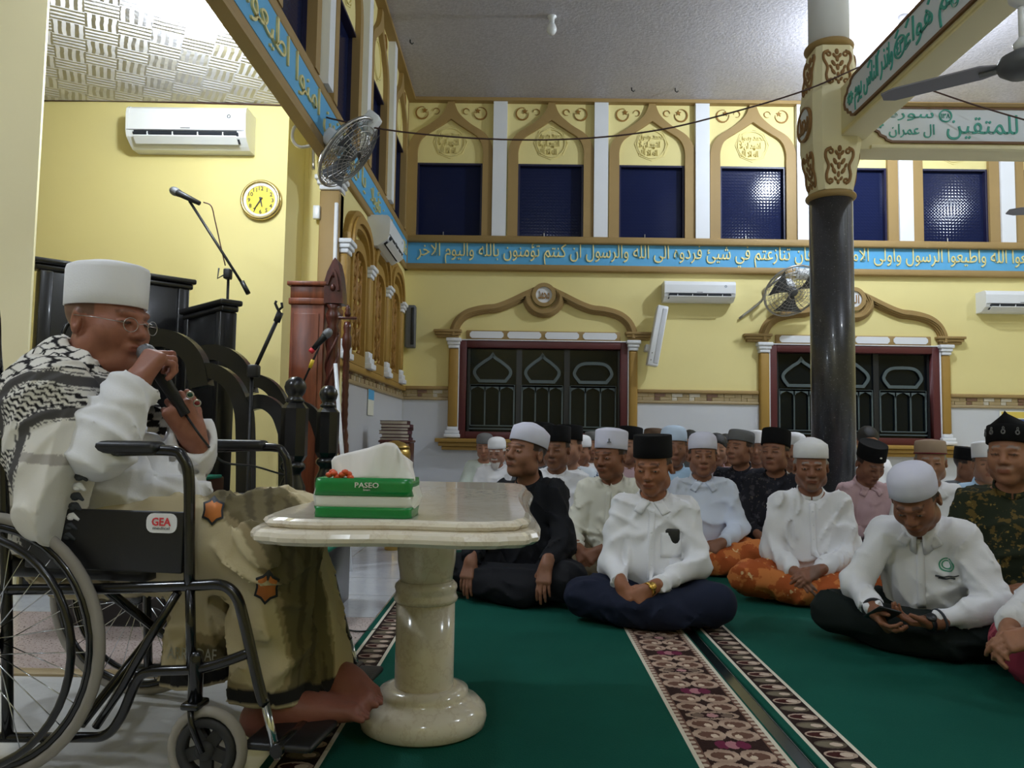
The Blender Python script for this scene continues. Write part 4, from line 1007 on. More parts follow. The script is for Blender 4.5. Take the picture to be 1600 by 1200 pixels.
# ------------------------------------------------------------------ wheelchair
plain('black_tube', (18, 18, 22), .25, .3, coat=.5); plain('chrome', (200, 204, 210), .12, 1.); plain('vinyl_black', (22, 22, 26), .45, var=.15, nscale=12, bump=.1, bscale=90)
plain('rubber_grey', (150, 144, 136), .7); plain('rubber_dark', (44, 44, 46), .7); plain('pad_black', (24, 24, 28), .4); plain('sticker_white', (236, 236, 240), .4); plain('print_red', (220, 62, 72), .4)
WTH = math.radians(7); WC = Vector((-1.185, 2.08, 0))
WM = Matrix.Translation(WC) @ Matrix.Rotation(-WTH, 4, 'Z'); WI = WM.inverted()
wch = empty('wheelchair', M=WM, label='black folding wheelchair holding the speaker', cat='wheelchair')
def ch(px, py, lat=-.27):
    """point of the wheelchair side plane (local y = lat) under a picture point"""
    e = WI @ EYE; d = WI.to_3x3() @ ray(px, py); k = (lat-e.y)/d.y; return e+d*k
LN, LF = -.27, .27
ax0 = Vector((0, 0, .30))
for lat, s in ((-.30, -1), (.30, 1)):
    wheel = MB(); R0 = .292
    ringp = lambda R, y, n=44: [Vector((R*math.cos(2*PI*k/n), y, .30+R*math.sin(2*PI*k/n))) for k in range(n)]
    wheel.tube(ringp(R0, lat), .013, 8, closed=True); w_o = wheel.build('rear_tyre', 'rubber_grey', wch)
    mb = MB(); mb.tube(ringp(R0-.02, lat), .011, 8, closed=True); mb.build('rim', 'black_tube', w_o)
    mb = MB(); mb.tube(ringp(R0-.035, lat+s*.045), .009, 8, closed=True); mb.build('hand_rim', 'black_tube', w_o)
    for k in range(28):
        a = 2*PI*k/28; b = a+(.5 if k % 2 else -.5); mb = MB()
        mb.tube([Vector((.026*math.cos(b), lat+s*.02*(1 if k % 4 < 2 else -1), .30+.026*math.sin(b))), Vector(((R0-.02)*math.cos(a), lat, .30+(R0-.02)*math.sin(a)))], .0013, 5); mb.build('spoke', 'chrome', w_o)
    mb = MB(); mb.lathe([(.012, -.035), (.03, -.03), (.03, .03), (.012, .035)], 16, T(0, lat, .30) @ Matrix.Rotation(PI/2, 4, 'X')); mb.build('hub', 'black_tube', w_o)
def side(lat, dxy=(0, 0), near=True):
    P = lambda *pts: [ch(px, py, LN) for px, py in pts]
    dz = 0.
    def put(name, pts, r, m, seg=5, sm=True):
        pts = [Vector((p.x, lat, p.z)) for p in pts]; mb = MB(); mb.tube(smooth_path(pts, seg) if sm else pts, r, 10); return mb.build(name, m, wch)
    put('arm_tube', P((10, 705), (140, 706), (262, 704), (286, 716), (295, 745), (296, 820), (296, 915)), .0125, 'black_tube')
    put('seat_rail', P((-30, 922), (150, 920), (300, 915), (345, 914), (368, 930), (380, 965), (395, 1030), (408, 1085), (414, 1100)), .0125, 'black_tube')
    put('lower_rail', P((-30, 1152), (120, 1152), (165, 1148), (190, 1118), (212, 1068), (232, 1050), (300, 1046), (345, 1036), (395, 1018)), .0115, 'black_tube')
    put('back_post', P((12, 1152), (10, 920), (6, 705), (-6, 560), (-14, 470), (-60, 455)), .0125, 'black_tube')
    put('brace', P((278, 925), (235, 995), (190, 1075), (150, 1135)), .010, 'black_tube', sm=False)
    put('front_post', P((297, 915), (299, 1046)), .011, 'black_tube', sm=False)
    a, b = ch(414, 1096), ch(434, 1186 if near else 1172)
    put('chrome_tube', [a, b], .0095, 'chrome', sm=False)
    # footplate, hinged inwards
    inn = 1 if lat < 0 else -1; b = Vector((b.x, lat, max(b.z, .05)))
    mb = MB(); mb.rbox((b.x-.085, min(lat, lat+inn*.17), b.z+.012), (b.x+.075, max(lat, lat+inn*.17), b.z+.03), .008, 0, None); fp = mb.build('footplate', 'vinyl_black', wch)
    mb = MB(); mb.tube([(b.x, lat-inn*.012, b.z+.02), (b.x, lat+inn*.17, b.z+.02)], .015, 10); mb.build('hinge', 'black_tube', fp)
    # arm pad
    p0, p1 = ch(135, 705), ch(252, 700)
    mb = MB(); mb.rbox((p0.x-.12, lat-.028, p0.z-.004), (p1.x, lat+.028, p0.z+.026), .014, seg=3); mb.build('arm_pad', 'pad_black', wch)
    # skirt guard
    q0, q1 = ch(40, 886), ch(290, 800)
    mb = MB(); mb.rbox((q0.x, lat-.006, q0.z), (q1.x, lat+.006, q1.z), .004); sk = mb.build('skirt_guard', 'vinyl_black', wch)
    # caster
    cpt = ch(325, 1143); cr_ = .082
    mb = MB(); ctr = Vector((cpt.x, lat+.0, cr_+.013)); mb.tube([ctr+Vector(((cr_)*math.cos(2*PI*k/28), 0, (cr_)*math.sin(2*PI*k/28))) for k in range(28)], .0125, 8, closed=True); cst = mb.build('caster_tyre', 'rubber_grey', wch)
    MC = T(*ctr) @ Matrix.Rotation(PI/2, 4, 'X')
    mb = MB(); mb.lathe([(.05, -.012), (.068, -.012), (.068, .012), (.05, .012), (.05, -.012)], 28, MC, cap=False); mb.lathe([(.0, -.016), (.02, -.016), (.02, .016), (0, .016)], 16, MC)
    for k in range(5):
        a = k*2*PI/5+.3; MR = T(*ctr) @ Matrix.Rotation(a, 4, 'Y'); mb.box((.012, -.006, -.014), (.055, .006, .014), 0, MR)
    mb.build('caster_wheel', 'rubber_dark', cst)
    mb = MB(); st = ch(297, 1080)
    for s in (-1, 1): mb.tube([(ctr.x, lat+s*.022, ctr.z), (ctr.x-.028, lat+s*.022, ctr.z+.06), (ctr.x-.034, lat+s*.018, ctr.z+.095)], .007, 8)
    mb.rbox((ctr.x-.055, lat-.028, ctr.z+.088), (ctr.x-.012, lat+.028, ctr.z+.104), .006); mb.lathe([(.016, ctr.z+.1), (.016, ctr.z+.2), (.012, ctr.z+.21), (0, ctr.z+.214)], 14, T(ctr.x-.034, lat, 0)); mb.build('caster_fork', 'black_tube', wch)
    return sk
sk = side(LN); side(LF, near=False)
s0, s1 = ch(228, 832, LN-.008), ch(277, 803, LN-.008)
cxs, czs = (s0.x+s1.x)/2, (s0.z+s1.z)/2; hw, hh = (s1.x-s0.x)/2, (s1.z-s0.z)/2
mb = MB(); pts = []
for sx, sz, a0 in ((1, 1, 0), (-1, 1, PI/2), (-1, -1, PI), (1, -1, 3*PI/2)):
    for k in range(5): a = a0+PI/2*k/4; r = hh*.75; pts.append((cxs+sx*(hw-r)+r*math.cos(a), czs+sz*(hh-r)+r*math.sin(a)))
mb.prism(pts, LN-.0085, LN-.006); stk = mb.build('sticker', 'sticker_white', wch)
lettering('lettering', 'GEA', 'print_red', stk, T(cxs, LN-.0095, czs+hh*.15), width=hw*1.25, height=hh*.85, depth=.001, bold=.02)
lettering('lettering', 'medical', 'print_grey', stk, T(cxs, LN-.0095, czs-hh*.5), width=hw*1.1, height=hh*.3, depth=.001)
zs = ch(150, 900).z
mb = MB(); mb.rbox((-.06, -.24, zs-.02), (.36, .24, zs+.03), .02); mb.build('seat', 'vinyl_black', wch)
mb = MB(); mb.rbox((-.10, -.25, zs), (-.07, .25, .86), .012); mb.build('backrest', 'vinyl_black', wch)
for k, s in enumerate((-1, 1)):
    mb = MB(); mb.tube([(.26, s*.25, zs-.03), (.22, -s*.25, .12)], .011, 10); mb.build('cross_brace', 'black_tube', wch)
    bp = ch(-60, 455); mb = MB(); mb.tube([(-.16, s*.27, 1.0), (-.26, s*.27, .995)], .016, 10); mb.build('push_handle', 'rubber_dark', wch)
# ------------------------------------------------------------------ mimbar: stepped black pulpit with arched rails
plain('black_lacquer', (12, 12, 15), .3, var=.2, coat=.3); plain('green_runner', (10, 108, 84), .9, var=.15)
mim = empty('mimbar', (-1.4, 3.42, ZP), label='black lacquered pulpit stairs with arched rails and ball-topped posts', cat='pulpit')
mo = Vector((-1.4, 3.42, ZP))
def rail(Yr, tag_near):
    """arched rail in the plane y = Yr, outlined on the near rail (y = 3.15)"""
    def p3(px, py): q = at_y(px, py, 3.15); return (q.x, q.z)
    for ia, (pts, w) in enumerate((([(228, 533), (258, 529), (288, 541), (308, 566), (316, 605)], .075), ([(296, 584), (332, 580), (362, 598), (380, 636), (384, 690), (384, 790)], .062), ([(384, 633), (412, 628), (436, 645), (450, 682)], .058))):
        P = [p3(*q) for q in pts]; P = [tuple(v)[:2] for v in smooth_path([Vector((*q, 0)) for q in P], 5)]
        mb = MB(); mb.bandpath(P, w, Yr-.033+.004*ia-mo.y, Yr+.033-.004*ia-mo.y, T(-mo.x, 0, -mo.z)); mb.build('arch_rail', 'black_lacquer', mim)
    q = at_y(462, 600, 3.15); z = lambda y: at_y(462, y, 3.15).z-mo.z
    mb = MB(); M = T(q.x-mo.x, Yr-mo.y, 0)
    rb = 17*3.15/F
    mb.lathe([(0, z(588)), (rb*.5, z(590)), (rb*.88, z(597)), (rb, z(605)), (rb*.88, z(613)), (rb*.62, z(620)), (rb*.7, z(622)), (rb*.9, z(626)), (rb*.7, z(631))], 24, M); mb.build('ball_finial', 'black_lacquer', mim)
    mb = MB(); mb.lathe([(.035, z(629)), (.056, z(638)), (.056, z(712)), (.04, z(722))], 8, M @ Matrix.Rotation(PI/8, 4, 'Z'), smooth=False); mb.build('post_block', 'black_lacquer', mim)
    mb = MB(); mb.lathe([(.036, z(720)), (.05, z(726)), (.05, z(732)), (.034, z(738)), (.034, z(744)), (.052, z(760)), (.054, z(775)), (.045, z(790)), (.034, z(800)), (.05, z(806)), (.05, .0)], 24, M); mb.build('turned_post', 'black_lacquer', mim)
rail(3.15, True); rail(3.70, False)
for k, (xa, xb_, zt_) in enumerate(((-1.10, -.80, .292), (-1.42, -1.10, .432), (-1.85, -1.42, .572))):
    mb = MB(); mb.rbox((xa-mo.x, 3.13-mo.y, 0), (xb_-mo.x, 3.72-mo.y, zt_), .008); mb.build('step', 'black_lacquer', mim)
    mb = MB(); mb.rbox((xa-mo.x-.005, 3.19-mo.y, zt_-.004), (xb_-mo.x+.012, 3.66-mo.y, zt_+.012), .005); mb.build('step_runner', 'green_runner', mim)
def panel(name, A, B, ztop, crown, label, relief):
    A, B = Vector(A), Vector(B); u = (B-A).normalized(); L = (B-A).length; M = frame(A, u, (0, 0, 1))
    e = empty(name, M=M, label=label, cat='wooden screen')
    h = ztop-A.z
    mb = MB(); mb.rbox((0, -.03, 0), (L, .03, h-.05), .006); mb.build('board', 'black_lacquer', e)
    mb = MB(); mb.rbox((-.02, -.045, h-.06), (L+.02, .045, h-.03), .008); mb.rbox((-.035, -.06, h-.03), (L+.035, .06, h), .01); mb.build('crown', 'black_lacquer', e)
    for s in (.03, L-.03):
        mb = MB(); mb.rbox((s-.03, -.045, 0), (s+.03, .045, h-.06), .006); mb.build('stile', 'black_lacquer', e)
    if relief:
        mb = MB(); floral(mb, T(L*.5, -.036, h*.62) @ Matrix.Diagonal((1, 1, 1, 1)), L*.7, h*.5); mb.build('carving', 'black_lacquer', e)
panel('screen', (-2.46, 3.84, ZP), (-1.92, 4.35, ZP), 1.66, True, 'tall black carved wooden screen behind the speaker', True)
panel('screen', (-1.84, 4.24, ZP), (-1.50, 3.90, ZP), 1.47, True, 'lower black wooden screen beside the microphone stand', False)
# ------------------------------------------------------------------ brown wooden lectern cabinet with pointed front
def mk_wood(name, a, b, rough):
    m, t = newmat(name, rough); v = t.coord('Object', (14, 14, 1.6)); n = t.noise(v, 2.2, 6, .6).outputs['Fac']
    t.col(t.mix(t.ramp(n, [(.3, 0.), (.7, 1.)]), lin(a), lin(b))); t.bump(n, .12, .003)
mk_wood('red_wood', (92, 44, 26), (140, 74, 44), .35); mk_wood('dark_red_wood', (62, 28, 22), (96, 46, 34), .3)
LY = 4.55; l0, l1, l2 = at_y(450, 600, LY).x, at_y(503, 600, LY).x, at_y(529, 600, LY).x
lect = empty('pulpit_cabinet', (l0, LY, ZP), label='tall red-brown wooden pulpit cabinet with a carved pointed front', cat='pulpit cabinet')
zz = lambda y: at_y(490, y, LY).z-ZP
D_ = .45; w = l1-l0
mb = MB(); mb.rbox((0, 0, 0), (w, D_, zz(472)), .006); mb.build('body', 'red_wood', lect)
mb = MB(); mb.rbox((-.012, -.012, zz(476)), (w+.012, D_, zz(466)), .005); mb.rbox((-.004, -.004, zz(466)), (w, D_, zz(447)), .004); mb.rbox((-.022, -.022, zz(447)), (w+.02, D_, zz(440)), .006); mb.build('cornice', 'red_wood', lect)
mb = MB(); mb.rbox((.02, -.008, .1), (w-.03, .004, zz(490)), .003); mb.build('panel', 'red_wood', lect)
w2 = l2-l0
arch = [(w, zz(474)), (w, zz(440)), (w+.015, zz(425)), (w+.045, zz(408)), (w+.06, zz(403)), (w+.075, zz(408)), (w+.095, zz(428)), (w2+.01, zz(455)), (w2+.015, zz(474))]
mb = MB(); mb.prism(arch, -.02, .1); mb.build('pointed_gable', 'dark_red_wood', lect)
inn = [((x-(w+.05))*.6+w+.05, (z_-zz(440))*.6+zz(446)) for x, z_ in arch]
mb = MB(); mb.bandpath(inn[1:-1], .014, -.036, -.015); mb.ball((w+.052, -.022, zz(450)), (.016, .012, .022), 10); mb.ball((w+.052, -.022, zz(430)), (.012, .012, .018), 10); mb.build('gable_carving', 'dark_red_wood', lect)
for dy in (-.0,):
    mb = MB(); M = T(w+.05, dy+.02, 0)
    prof = [(.045, 0), (.045, .25), (.03, .27)]
    zA_, zB_ = .27, zz(520)
    prof += [(.033, zA_+(zB_-zA_)*k/20) for k in range(21)]
    prof += [(.042, zz(515)), (.03, zz(508)), (.044, zz(497)), (.044, zz(490)), (.03, zz(482)), (.048, zz(476))]
    mb.lathe(prof, 16, M)
    for tw in range(3):
        mb.tube([M @ Vector((.031*math.cos(a+tw*2*PI/3), .031*math.sin(a+tw*2*PI/3), zA_+(zB_-zA_)*k/60)) for k, a in [(k, k*.28) for k in range(61)]], .011, 6)
    mb.build('twisted_column', 'dark_red_wood', lect)
# ceremonial staff
sx_ = at_y(540, 600, 4.5)
stf = empty('ceremonial_staff', (sx_.x, 4.5, ZP), label='turned brown wooden staff standing beside the pulpit cabinet', cat='staff')
zz = lambda y: at_y(540, y, 4.5).z-ZP
pr = [(.03, 0), (.03, zz(695)), (.022, zz(690)), (.026, zz(680)), (.019, zz(672))]
for k in range(16): pr += [(.017+.004*(k % 2), zz(670-k*7.5))]
pr += [(.018, zz(548)), (.028, zz(540)), (.028, zz(528)), (.019, zz(520)), (.024, zz(512)), (.017, zz(503))]
mb = MB(); mb.lathe(pr, 14); mb.build('shaft', 'dark_red_wood', stf)
mb = MB(); mb.rbox((-.055, -.012, zz(499)), (.055, .012, zz(495)), .004); mb.build('cross_bar', 'dark_red_wood', stf)
mb = MB(); mb.lathe([(.014, zz(495)), (.02, zz(490)), (.012, zz(486)), (.017, zz(483)), (.008, zz(478)), (0, zz(475))], 12); mb.build('finial', 'dark_red_wood', stf)
mb = MB(); c0 = at_y(524, 568, 4.45); c1 = at_y(533, 690, 4.45); dd = c1-c0; mb.tube([c0, c0+dd*((c0.z-ZP)/(c0.z-c1.z))], .012, 8); mb.build('white_pole', 'plastic_white', label='thin white pole leaning beside the pulpit cabinet', cat='pole')
# ------------------------------------------------------------------ microphones and stands
plain('mic_black', (22, 22, 24), .45); plain('stand_red', (74, 30, 28), .35, .3); plain('tape_yellow', (226, 190, 40), .5); plain('mic_mesh', (120, 122, 126), .4, .7, bump=.6, bscale=400)
def mic(name, a, b, label, parent=None, red=False):
    """a = ball end, b = tail"""
    a, b = Vector(a), Vector(b); d = (b-a).normalized(); L = (b-a).length
    M = Matrix.Translation(a) @ d.to_track_quat('Z', 'Y').to_matrix().to_4x4()
    e = empty(name, M=M, label=label, cat='microphone')
    mb = MB(); mb.lathe([(0, -.004), (.014, .0), (.023, .012), (.026, .026), (.025, .042), (.021, .052)], 20); mb.build('mesh_head', 'mic_mesh', e)
    mb = MB(); mb.lathe([(.021, .05), (.022, .055), (.019, .07), (.0135, L), (0, L+.002)], 18); mb.build('handle', 'mic_black', e)
    if red: mb = MB(); mb.lathe([(.0155, L-.012), (.0155, L+.012), (0, L+.013)], 16); mb.build('red_ring', 'print_red', e)
    return e
Ys = 4.35
m0, m1 = at_y(267, 296, Ys), at_y(300, 312, Ys-.02)
mic('microphone', m0, m1+(m1-m0)*.35, 'microphone clipped to the top of the tall boom stand')
st = empty('microphone_stand', (at_y(357, 430, Ys).x, Ys, ZP), label='tall boom microphone stand behind the pulpit, in front of the yellow wall', cat='microphone stand')
so = Vector((at_y(357, 430, Ys).x, Ys, ZP)); L_ = lambda px, py: at_y(px, py, Ys-.015)-so
mb = MB(); mb.tube([L_(296, 314), L_(388, 458)], .008, 8); mb.build('boom', 'mic_black', st)
mb = MB(); mb.tube([L_(378, 440), L_(388, 459)], .014, 10); mb.build('counterweight', 'mic_black', st)
mb = MB(); mb.rbox((-.02, -.035, L_(357, 436).z), (.02, .015, L_(357, 420).z), .008); mb.tube([(0, -.03, L_(357, 428).z), (-.05, -.03, L_(357, 436).z), (-.045, -.03, L_(357, 420).z)], .005, 6); mb.build('clutch', 'mic_black', st)
mb = MB(); mb.tube([(0, 0, L_(357, 430).z), (0, 0, L_(357, 500).z)], .008, 8); mb.build('upper_pole', 'mic_black', st)
mb = MB(); mb.tube([(0, 0, L_(357, 500).z), (0, 0, .05)], .0115, 10); mb.rbox((-.005, -.02, L_(357, 504).z), (.035, .02, L_(357, 498).z), .005); mb.build('lower_pole', 'stand_red', st)
for k in range(3):
    a = k*2*PI/3+.5; mb = MB(); mb.tube([(0, 0, .18), (.17*math.cos(a), .17*math.sin(a), .01)], .009, 8); mb.build('leg', 'mic_black', st)
mb = MB(); mb.tube(smooth_path([L_(318, 316), L_(330, 322), L_(336, 345), L_(345, 385), L_(352, 415)], 5), .0035, 6); mb.build('cable', 'stand_red', st)
Ys = 3.07
so = Vector((at_y(393, 600, Ys).x, Ys, ZP))
st = empty('microphone_stand', tuple(so), label='black microphone stand with an empty clip in front of the pulpit', cat='microphone stand'); L_ = lambda px, py: at_y(px, py, Ys)-so
mb = MB(); mb.tube([L_(398, 577), L_(433, 500)], .0085, 8); mb.build('boom', 'mic_black', st)
mb = MB(); mb.tube([L_(432, 503), L_(438, 488)], .014, 10); mb.tube([L_(438, 490), L_(433, 481), L_(430, 474), L_(432, 470)], .0055, 8); mb.tube([L_(436, 484), L_(441, 480), L_(440, 473)], .0055, 8); mb.build('clip', 'mic_black', st)
mb = MB(); mb.rbox((-.015, -.025, L_(393, 590).z), (.03, .02, L_(393, 570).z), .008); mb.build('clutch', 'mic_black', st)
mb = MB(); mb.tube([(0, 0, L_(393, 585).z), (0, 0, .02)], .0075, 8); mb.build('pole', 'mic_black', st)
for k in range(3):
    a = k*2*PI/3+.2; mb = MB(); mb.tube([(0, 0, .1), (.17*math.cos(a), .17*math.sin(a)*.2, .008)], .007, 8); mb.build('leg', 'mic_black', st)
m0, m1 = at_y(517, 515, 4.3), at_y(487, 548, 4.28)
mic('microphone', m0, m1, 'grey microphone with a red ring, tilted in front of the pulpit cabinet', red=True)
gs = empty('microphone_stand', (at_y(468, 610, 4.28).x, 4.28, ZP), label='thin dark stand with a yellow tag holding the grey microphone', cat='microphone stand'); so = Vector(gs.location)
L_ = lambda px, py: at_y(px, py, 4.28)-so
mb = MB(); mb.tube([L_(500, 533)+Vector((0, .01, 0)), L_(497, 546), L_(468, 610)], .006, 8); mb.build('neck', 'mic_black', gs)
mb = MB(); mb.tube([L_(489, 562), L_(484, 575)], .011, 8); mb.build('tag', 'tape_yellow', gs)
mb = MB(); mb.tube([L_(468, 609), Vector((0, 0, .02))], .008, 8); mb.lathe([(.1, 0), (.1, .012), (.02, .03)], 20); mb.build('pole', 'mic_black', gs)
# ------------------------------------------------------------------ corner: cabinet, books, brass bowl, leaflet
plain('book_maroon', (70, 30, 34), .45); plain('book_pale', (186, 176, 160), .7); plain('book_plum', (92, 50, 62), .45); plain('brass', (196, 164, 92), .3, .8)
Yb = 6.6; bx0, bx1 = at_y(591, 700, Yb).x, at_y(641, 700, Yb).x; zt_ = at_y(615, 688, Yb).z
cab = empty('side_cabinet', ((bx0+bx1)/2, Yb, 0), label='small dark wooden cabinet by the side wall, books stacked on it', cat='cabinet')
hw = (bx1-bx0)/2
mb = MB(); mb.rbox((-hw+.01, 0, .05), (hw-.01, .32, zt_-.02), .006); mb.build('body', 'dark_red_wood', cab)
mb = MB(); mb.rbox((-hw, -.015, zt_-.02), (hw, .335, zt_), .006); mb.build('top', 'dark_red_wood', cab)
mb = MB(); mb.rbox((-hw+.03, -.012, .1), (hw-.03, .002, zt_-.06), .006); mb.build('door', 'dark_red_wood', cab)
for s in (-1, 1): mb = MB(); mb.rbox((s*(hw-.04)-.02, .01, 0), (s*(hw-.04)+.02, .05, .06), .004); mb.build('foot', 'dark_red_wood', cab)
zc2 = zt_
for k in range(6):
    hgt = .024+.004*(k % 3); ww = hw*(.92-.05*(k % 2)); e = empty('book', ((bx0+bx1)/2+.01*math.sin(k*2.1), Yb+.02, zc2), rz=.06*math.sin(k*1.7), label='%s maroon-covered book of the stack on the small cabinet' % ('lowest', 'second lowest', 'third lowest', 'third from top', 'second from top', 'topmost')[k], cat='book', group='books stacked on the small cabinet')
    mb = MB(); mb.box((-ww, .0, .003), (ww-.01, .2, hgt-.003)); mb.build('pages', 'book_pale', e)
    mb = MB(); mb.box((-ww-.004, -.004, 0), (ww, .204, .004)); mb.box((-ww-.004, -.004, hgt-.004), (ww, .204, hgt)); mb.box((ww-.006, -.004, .0), (ww, .204, hgt)); mb.build('cover', 'book_maroon' if k % 2 else 'book_plum', e)
    zc2 += hgt+.0005
bz = at_y(618, 712, 5.3); Rb = 24*5.3/F
bwl = empty('brass_jar', (at_y(618, 700, 5.3).x, 5.3, 0), label='round brass jar with a domed lid behind the tissue pack', cat='jar')
zj = at_y(618, 700, 5.3).z
mb = MB(); mb.lathe([(.05, 0), (.06, .02), (.03, .08), (.03, zj-.3), (.07, zj-.22), (Rb*.95, zj-.12), (Rb, zj-.04), (Rb*.9, zj)], 28); mb.build('body', 'brass', bwl)
mb = MB(); mb.lathe([(Rb*.95, zj-.002), (Rb*.9, zj+.012), (Rb*.6, zj+.035), (Rb*.2, zj+.05), (0, zj+.052)], 28); mb.build('lid', 'brass', bwl)
q = at_x(576, 628, XL); lf = empty('leaflet', (XL+.022, q.y, q.z), label='small blue and white leaflet stuck on the side wall dado', cat='leaflet')
mb = MB(); mb.box((-.004, -.13, -.12), (0, .13, .12)); mb.build('sheet', 'paper', lf)
mb = MB(); mb.box((-.0, -.13, .02), (.002, .13, .12)); mb.build('blue_field', 'sky_blue_paint', lf)
# cables
def cable(label, pts, r=.0035): mb = MB(); mb.tube(smooth_path(pts, 6), r, 6); return mb.build('cable', 'mic_black', label=label, cat='cable')
cable('black cable lying on the granite strip beside the far footrest', [at_z(508, 940, .011), at_z(516, 962, .011), at_z(526, 974, .011), at_z(548, 985, .011), at_z(575, 986, .011), at_z(596, 981, .011)])
# ------------------------------------------------------------------ implicit surfaces: bodies and clothes are grown as ONE continuous skin
class Sdf:
    def __init__(s, lo, hi, h, fine=()):
        s.ax = []
        for a in range(3):
            iv = [(f[0][a], f[1][a], f[2]) for f in fine]; x = lo[a]; L = [x]
            while x < hi[a]:
                st = h
                for (p, q, hf) in iv:
                    if p-h <= x <= q: st = min(st, hf)
                x += st; L.append(x)
            s.ax.append(np.array(L, np.float32))
        s.d = np.full([len(a) for a in s.ax], 1., np.float32)
    def reg(s, lo, hi):
        sl = []
        for a in range(3):
            i = max(0, np.searchsorted(s.ax[a], lo[a])-1); j = min(len(s.ax[a]), np.searchsorted(s.ax[a], hi[a])+1)
            if j <= i: return None
            sl.append(slice(i, j))
        X = s.ax[0][sl[0]][:, None, None]; Y = s.ax[1][sl[1]][None, :, None]; Z = s.ax[2][sl[2]][None, None, :]
        return tuple(sl), X, Y, Z
    def put(s, sl, b, k, sub=False):
        a = s.d[sl]
        if sub:
            b = -b
            if k <= 0: s.d[sl] = np.maximum(a, b); return
            h = np.clip(.5-.5*(b-a)/k, 0, 1); s.d[sl] = b+(a-b)*h+k*h*(1-h); return
        if k <= 0: s.d[sl] = np.minimum(a, b); return
        h = np.clip(.5+.5*(b-a)/k, 0, 1); s.d[sl] = b+(a-b)*h-k*h*(1-h)
    def cap(s, a, b, ra, rb=None, k=.02, sub=False):
        a = np.array(a, np.float32); b = np.array(b, np.float32); rb = ra if rb is None else rb
        m = max(ra, rb)+max(k, .03)*1.2+.012; r = s.reg(np.minimum(a, b)-m, np.maximum(a, b)+m)
        if r is None: return
        sl, X, Y, Z = r; ab = b-a; L = float(ab @ ab)+1e-12
        t = np.clip(((X-a[0])*ab[0]+(Y-a[1])*ab[1]+(Z-a[2])*ab[2])/L, 0, 1)
        d = np.sqrt((X-a[0]-ab[0]*t)**2+(Y-a[1]-ab[1]*t)**2+(Z-a[2]-ab[2]*t)**2)-(ra+(rb-ra)*t)
        s.put(sl, d, k, sub)
    def chain(s, pts, rs, k=.02):
        for i in range(len(pts)-1): s.cap(pts[i], pts[i+1], rs[i], rs[i+1], k)
    def ell(s, c, r, R=None, k=.02, sub=False):
        c = np.array(c, np.float32); r = np.array(r, np.float32); m = float(r.max())+max(k, .03)*1.2+.012
        g = s.reg(c-m, c+m)
        if g is None: return
        sl, X, Y, Z = g; X, Y, Z = X-c[0], Y-c[1], Z-c[2]
        if R is not None:
            R = np.array(R, np.float32); X, Y, Z = (X*R[0, 0]+Y*R[1, 0]+Z*R[2, 0], X*R[0, 1]+Y*R[1, 1]+Z*R[2, 1], X*R[0, 2]+Y*R[1, 2]+Z*R[2, 2])
        k0 = np.sqrt((X/r[0])**2+(Y/r[1])**2+(Z/r[2])**2); k1 = np.sqrt((X/r[0]**2)**2+(Y/r[1]**2)**2+(Z/r[2]**2)**2)+1e-9
        s.put(sl, k0*(k0-1)/k1, k, sub)
    def plane_cut(s, p, n, k=.0):
        """removes everything on the side n points to"""
        p = np.array(p, np.float32); n = np.array(n, np.float32); n /= np.linalg.norm(n)
        X, Y, Z = s.ax[0][:, None, None], s.ax[1][None, :, None], s.ax[2][None, None, :]
        b = (X-p[0])*n[0]+(Y-p[1])*n[1]+(Z-p[2])*n[2]; s.d = np.maximum(s.d, b).astype(np.float32)
    def wrinkle(s, amp, freq=40., seed=0, flat=.45, waves=5):
        """cloth folds: a few sharp-crested ridges, each living in patches only"""
        rs = np.random.RandomState(seed); m = np.abs(s.d) < .045
        i, j, k = np.nonzero(m); P = np.stack([s.ax[0][i], s.ax[1][j], s.ax[2][k]], 1).astype(np.float32)
        v = np.zeros(len(P), np.float32); b = np.zeros(len(P), np.float32)
        for q in range(waves):
            dr = rs.normal(size=3); dr[2] *= flat; dr /= np.linalg.norm(dr); f = freq*(.7+rs.rand()*.8)
            w2 = np.sin(P @ (rs.normal(size=3)*7.)+rs.rand()*6)+.6*np.sin(P @ (rs.normal(size=3)*13.)+rs.rand()*6)
            r = (1-np.abs(np.sin(P @ dr*f*.5+rs.rand()*6+1.3*w2)))**2
            mk = np.clip(np.sin(P @ (rs.normal(size=3)*9.)+rs.rand()*6)*1.4+.25, 0, 1)
            v = np.maximum(v, r*mk); b += np.sin(P @ (rs.normal(size=3)*11.)+rs.rand()*6)
        s.d[i, j, k] -= (amp*(v-.25)+amp*.22*b/waves*2).astype(np.float32)
    def val(s, p):
        ii = []
        for a in range(3):
            x = float(p[a]); A = s.ax[a]; i = int(np.clip(np.searchsorted(A, x)-1, 0, len(A)-2)); ii.append((i, float(np.clip((x-A[i])/(A[i+1]-A[i]), 0, 1))))
        v = 0.
        for q in range(8):
            w = 1.; id_ = []
            for a in range(3):
                b = (q >> a) & 1; w *= ii[a][1] if b else 1-ii[a][1]; id_.append(ii[a][0]+b)
            v += w*float(s.d[tuple(id_)])
        return v
    def march(s, o, d, far=.6):
        """first surface point from o along d"""
        o = Vector(o); d = Vector(d).normalized(); t = 0.; prev = s.val(o)
        while t < far:
            t2 = t+.004; v = s.val(o+d*t2)
            if v < 0: return o+d*(t2-.004*(v/(v-prev) if v != prev else 0))
            t, prev = t2, v
        return None
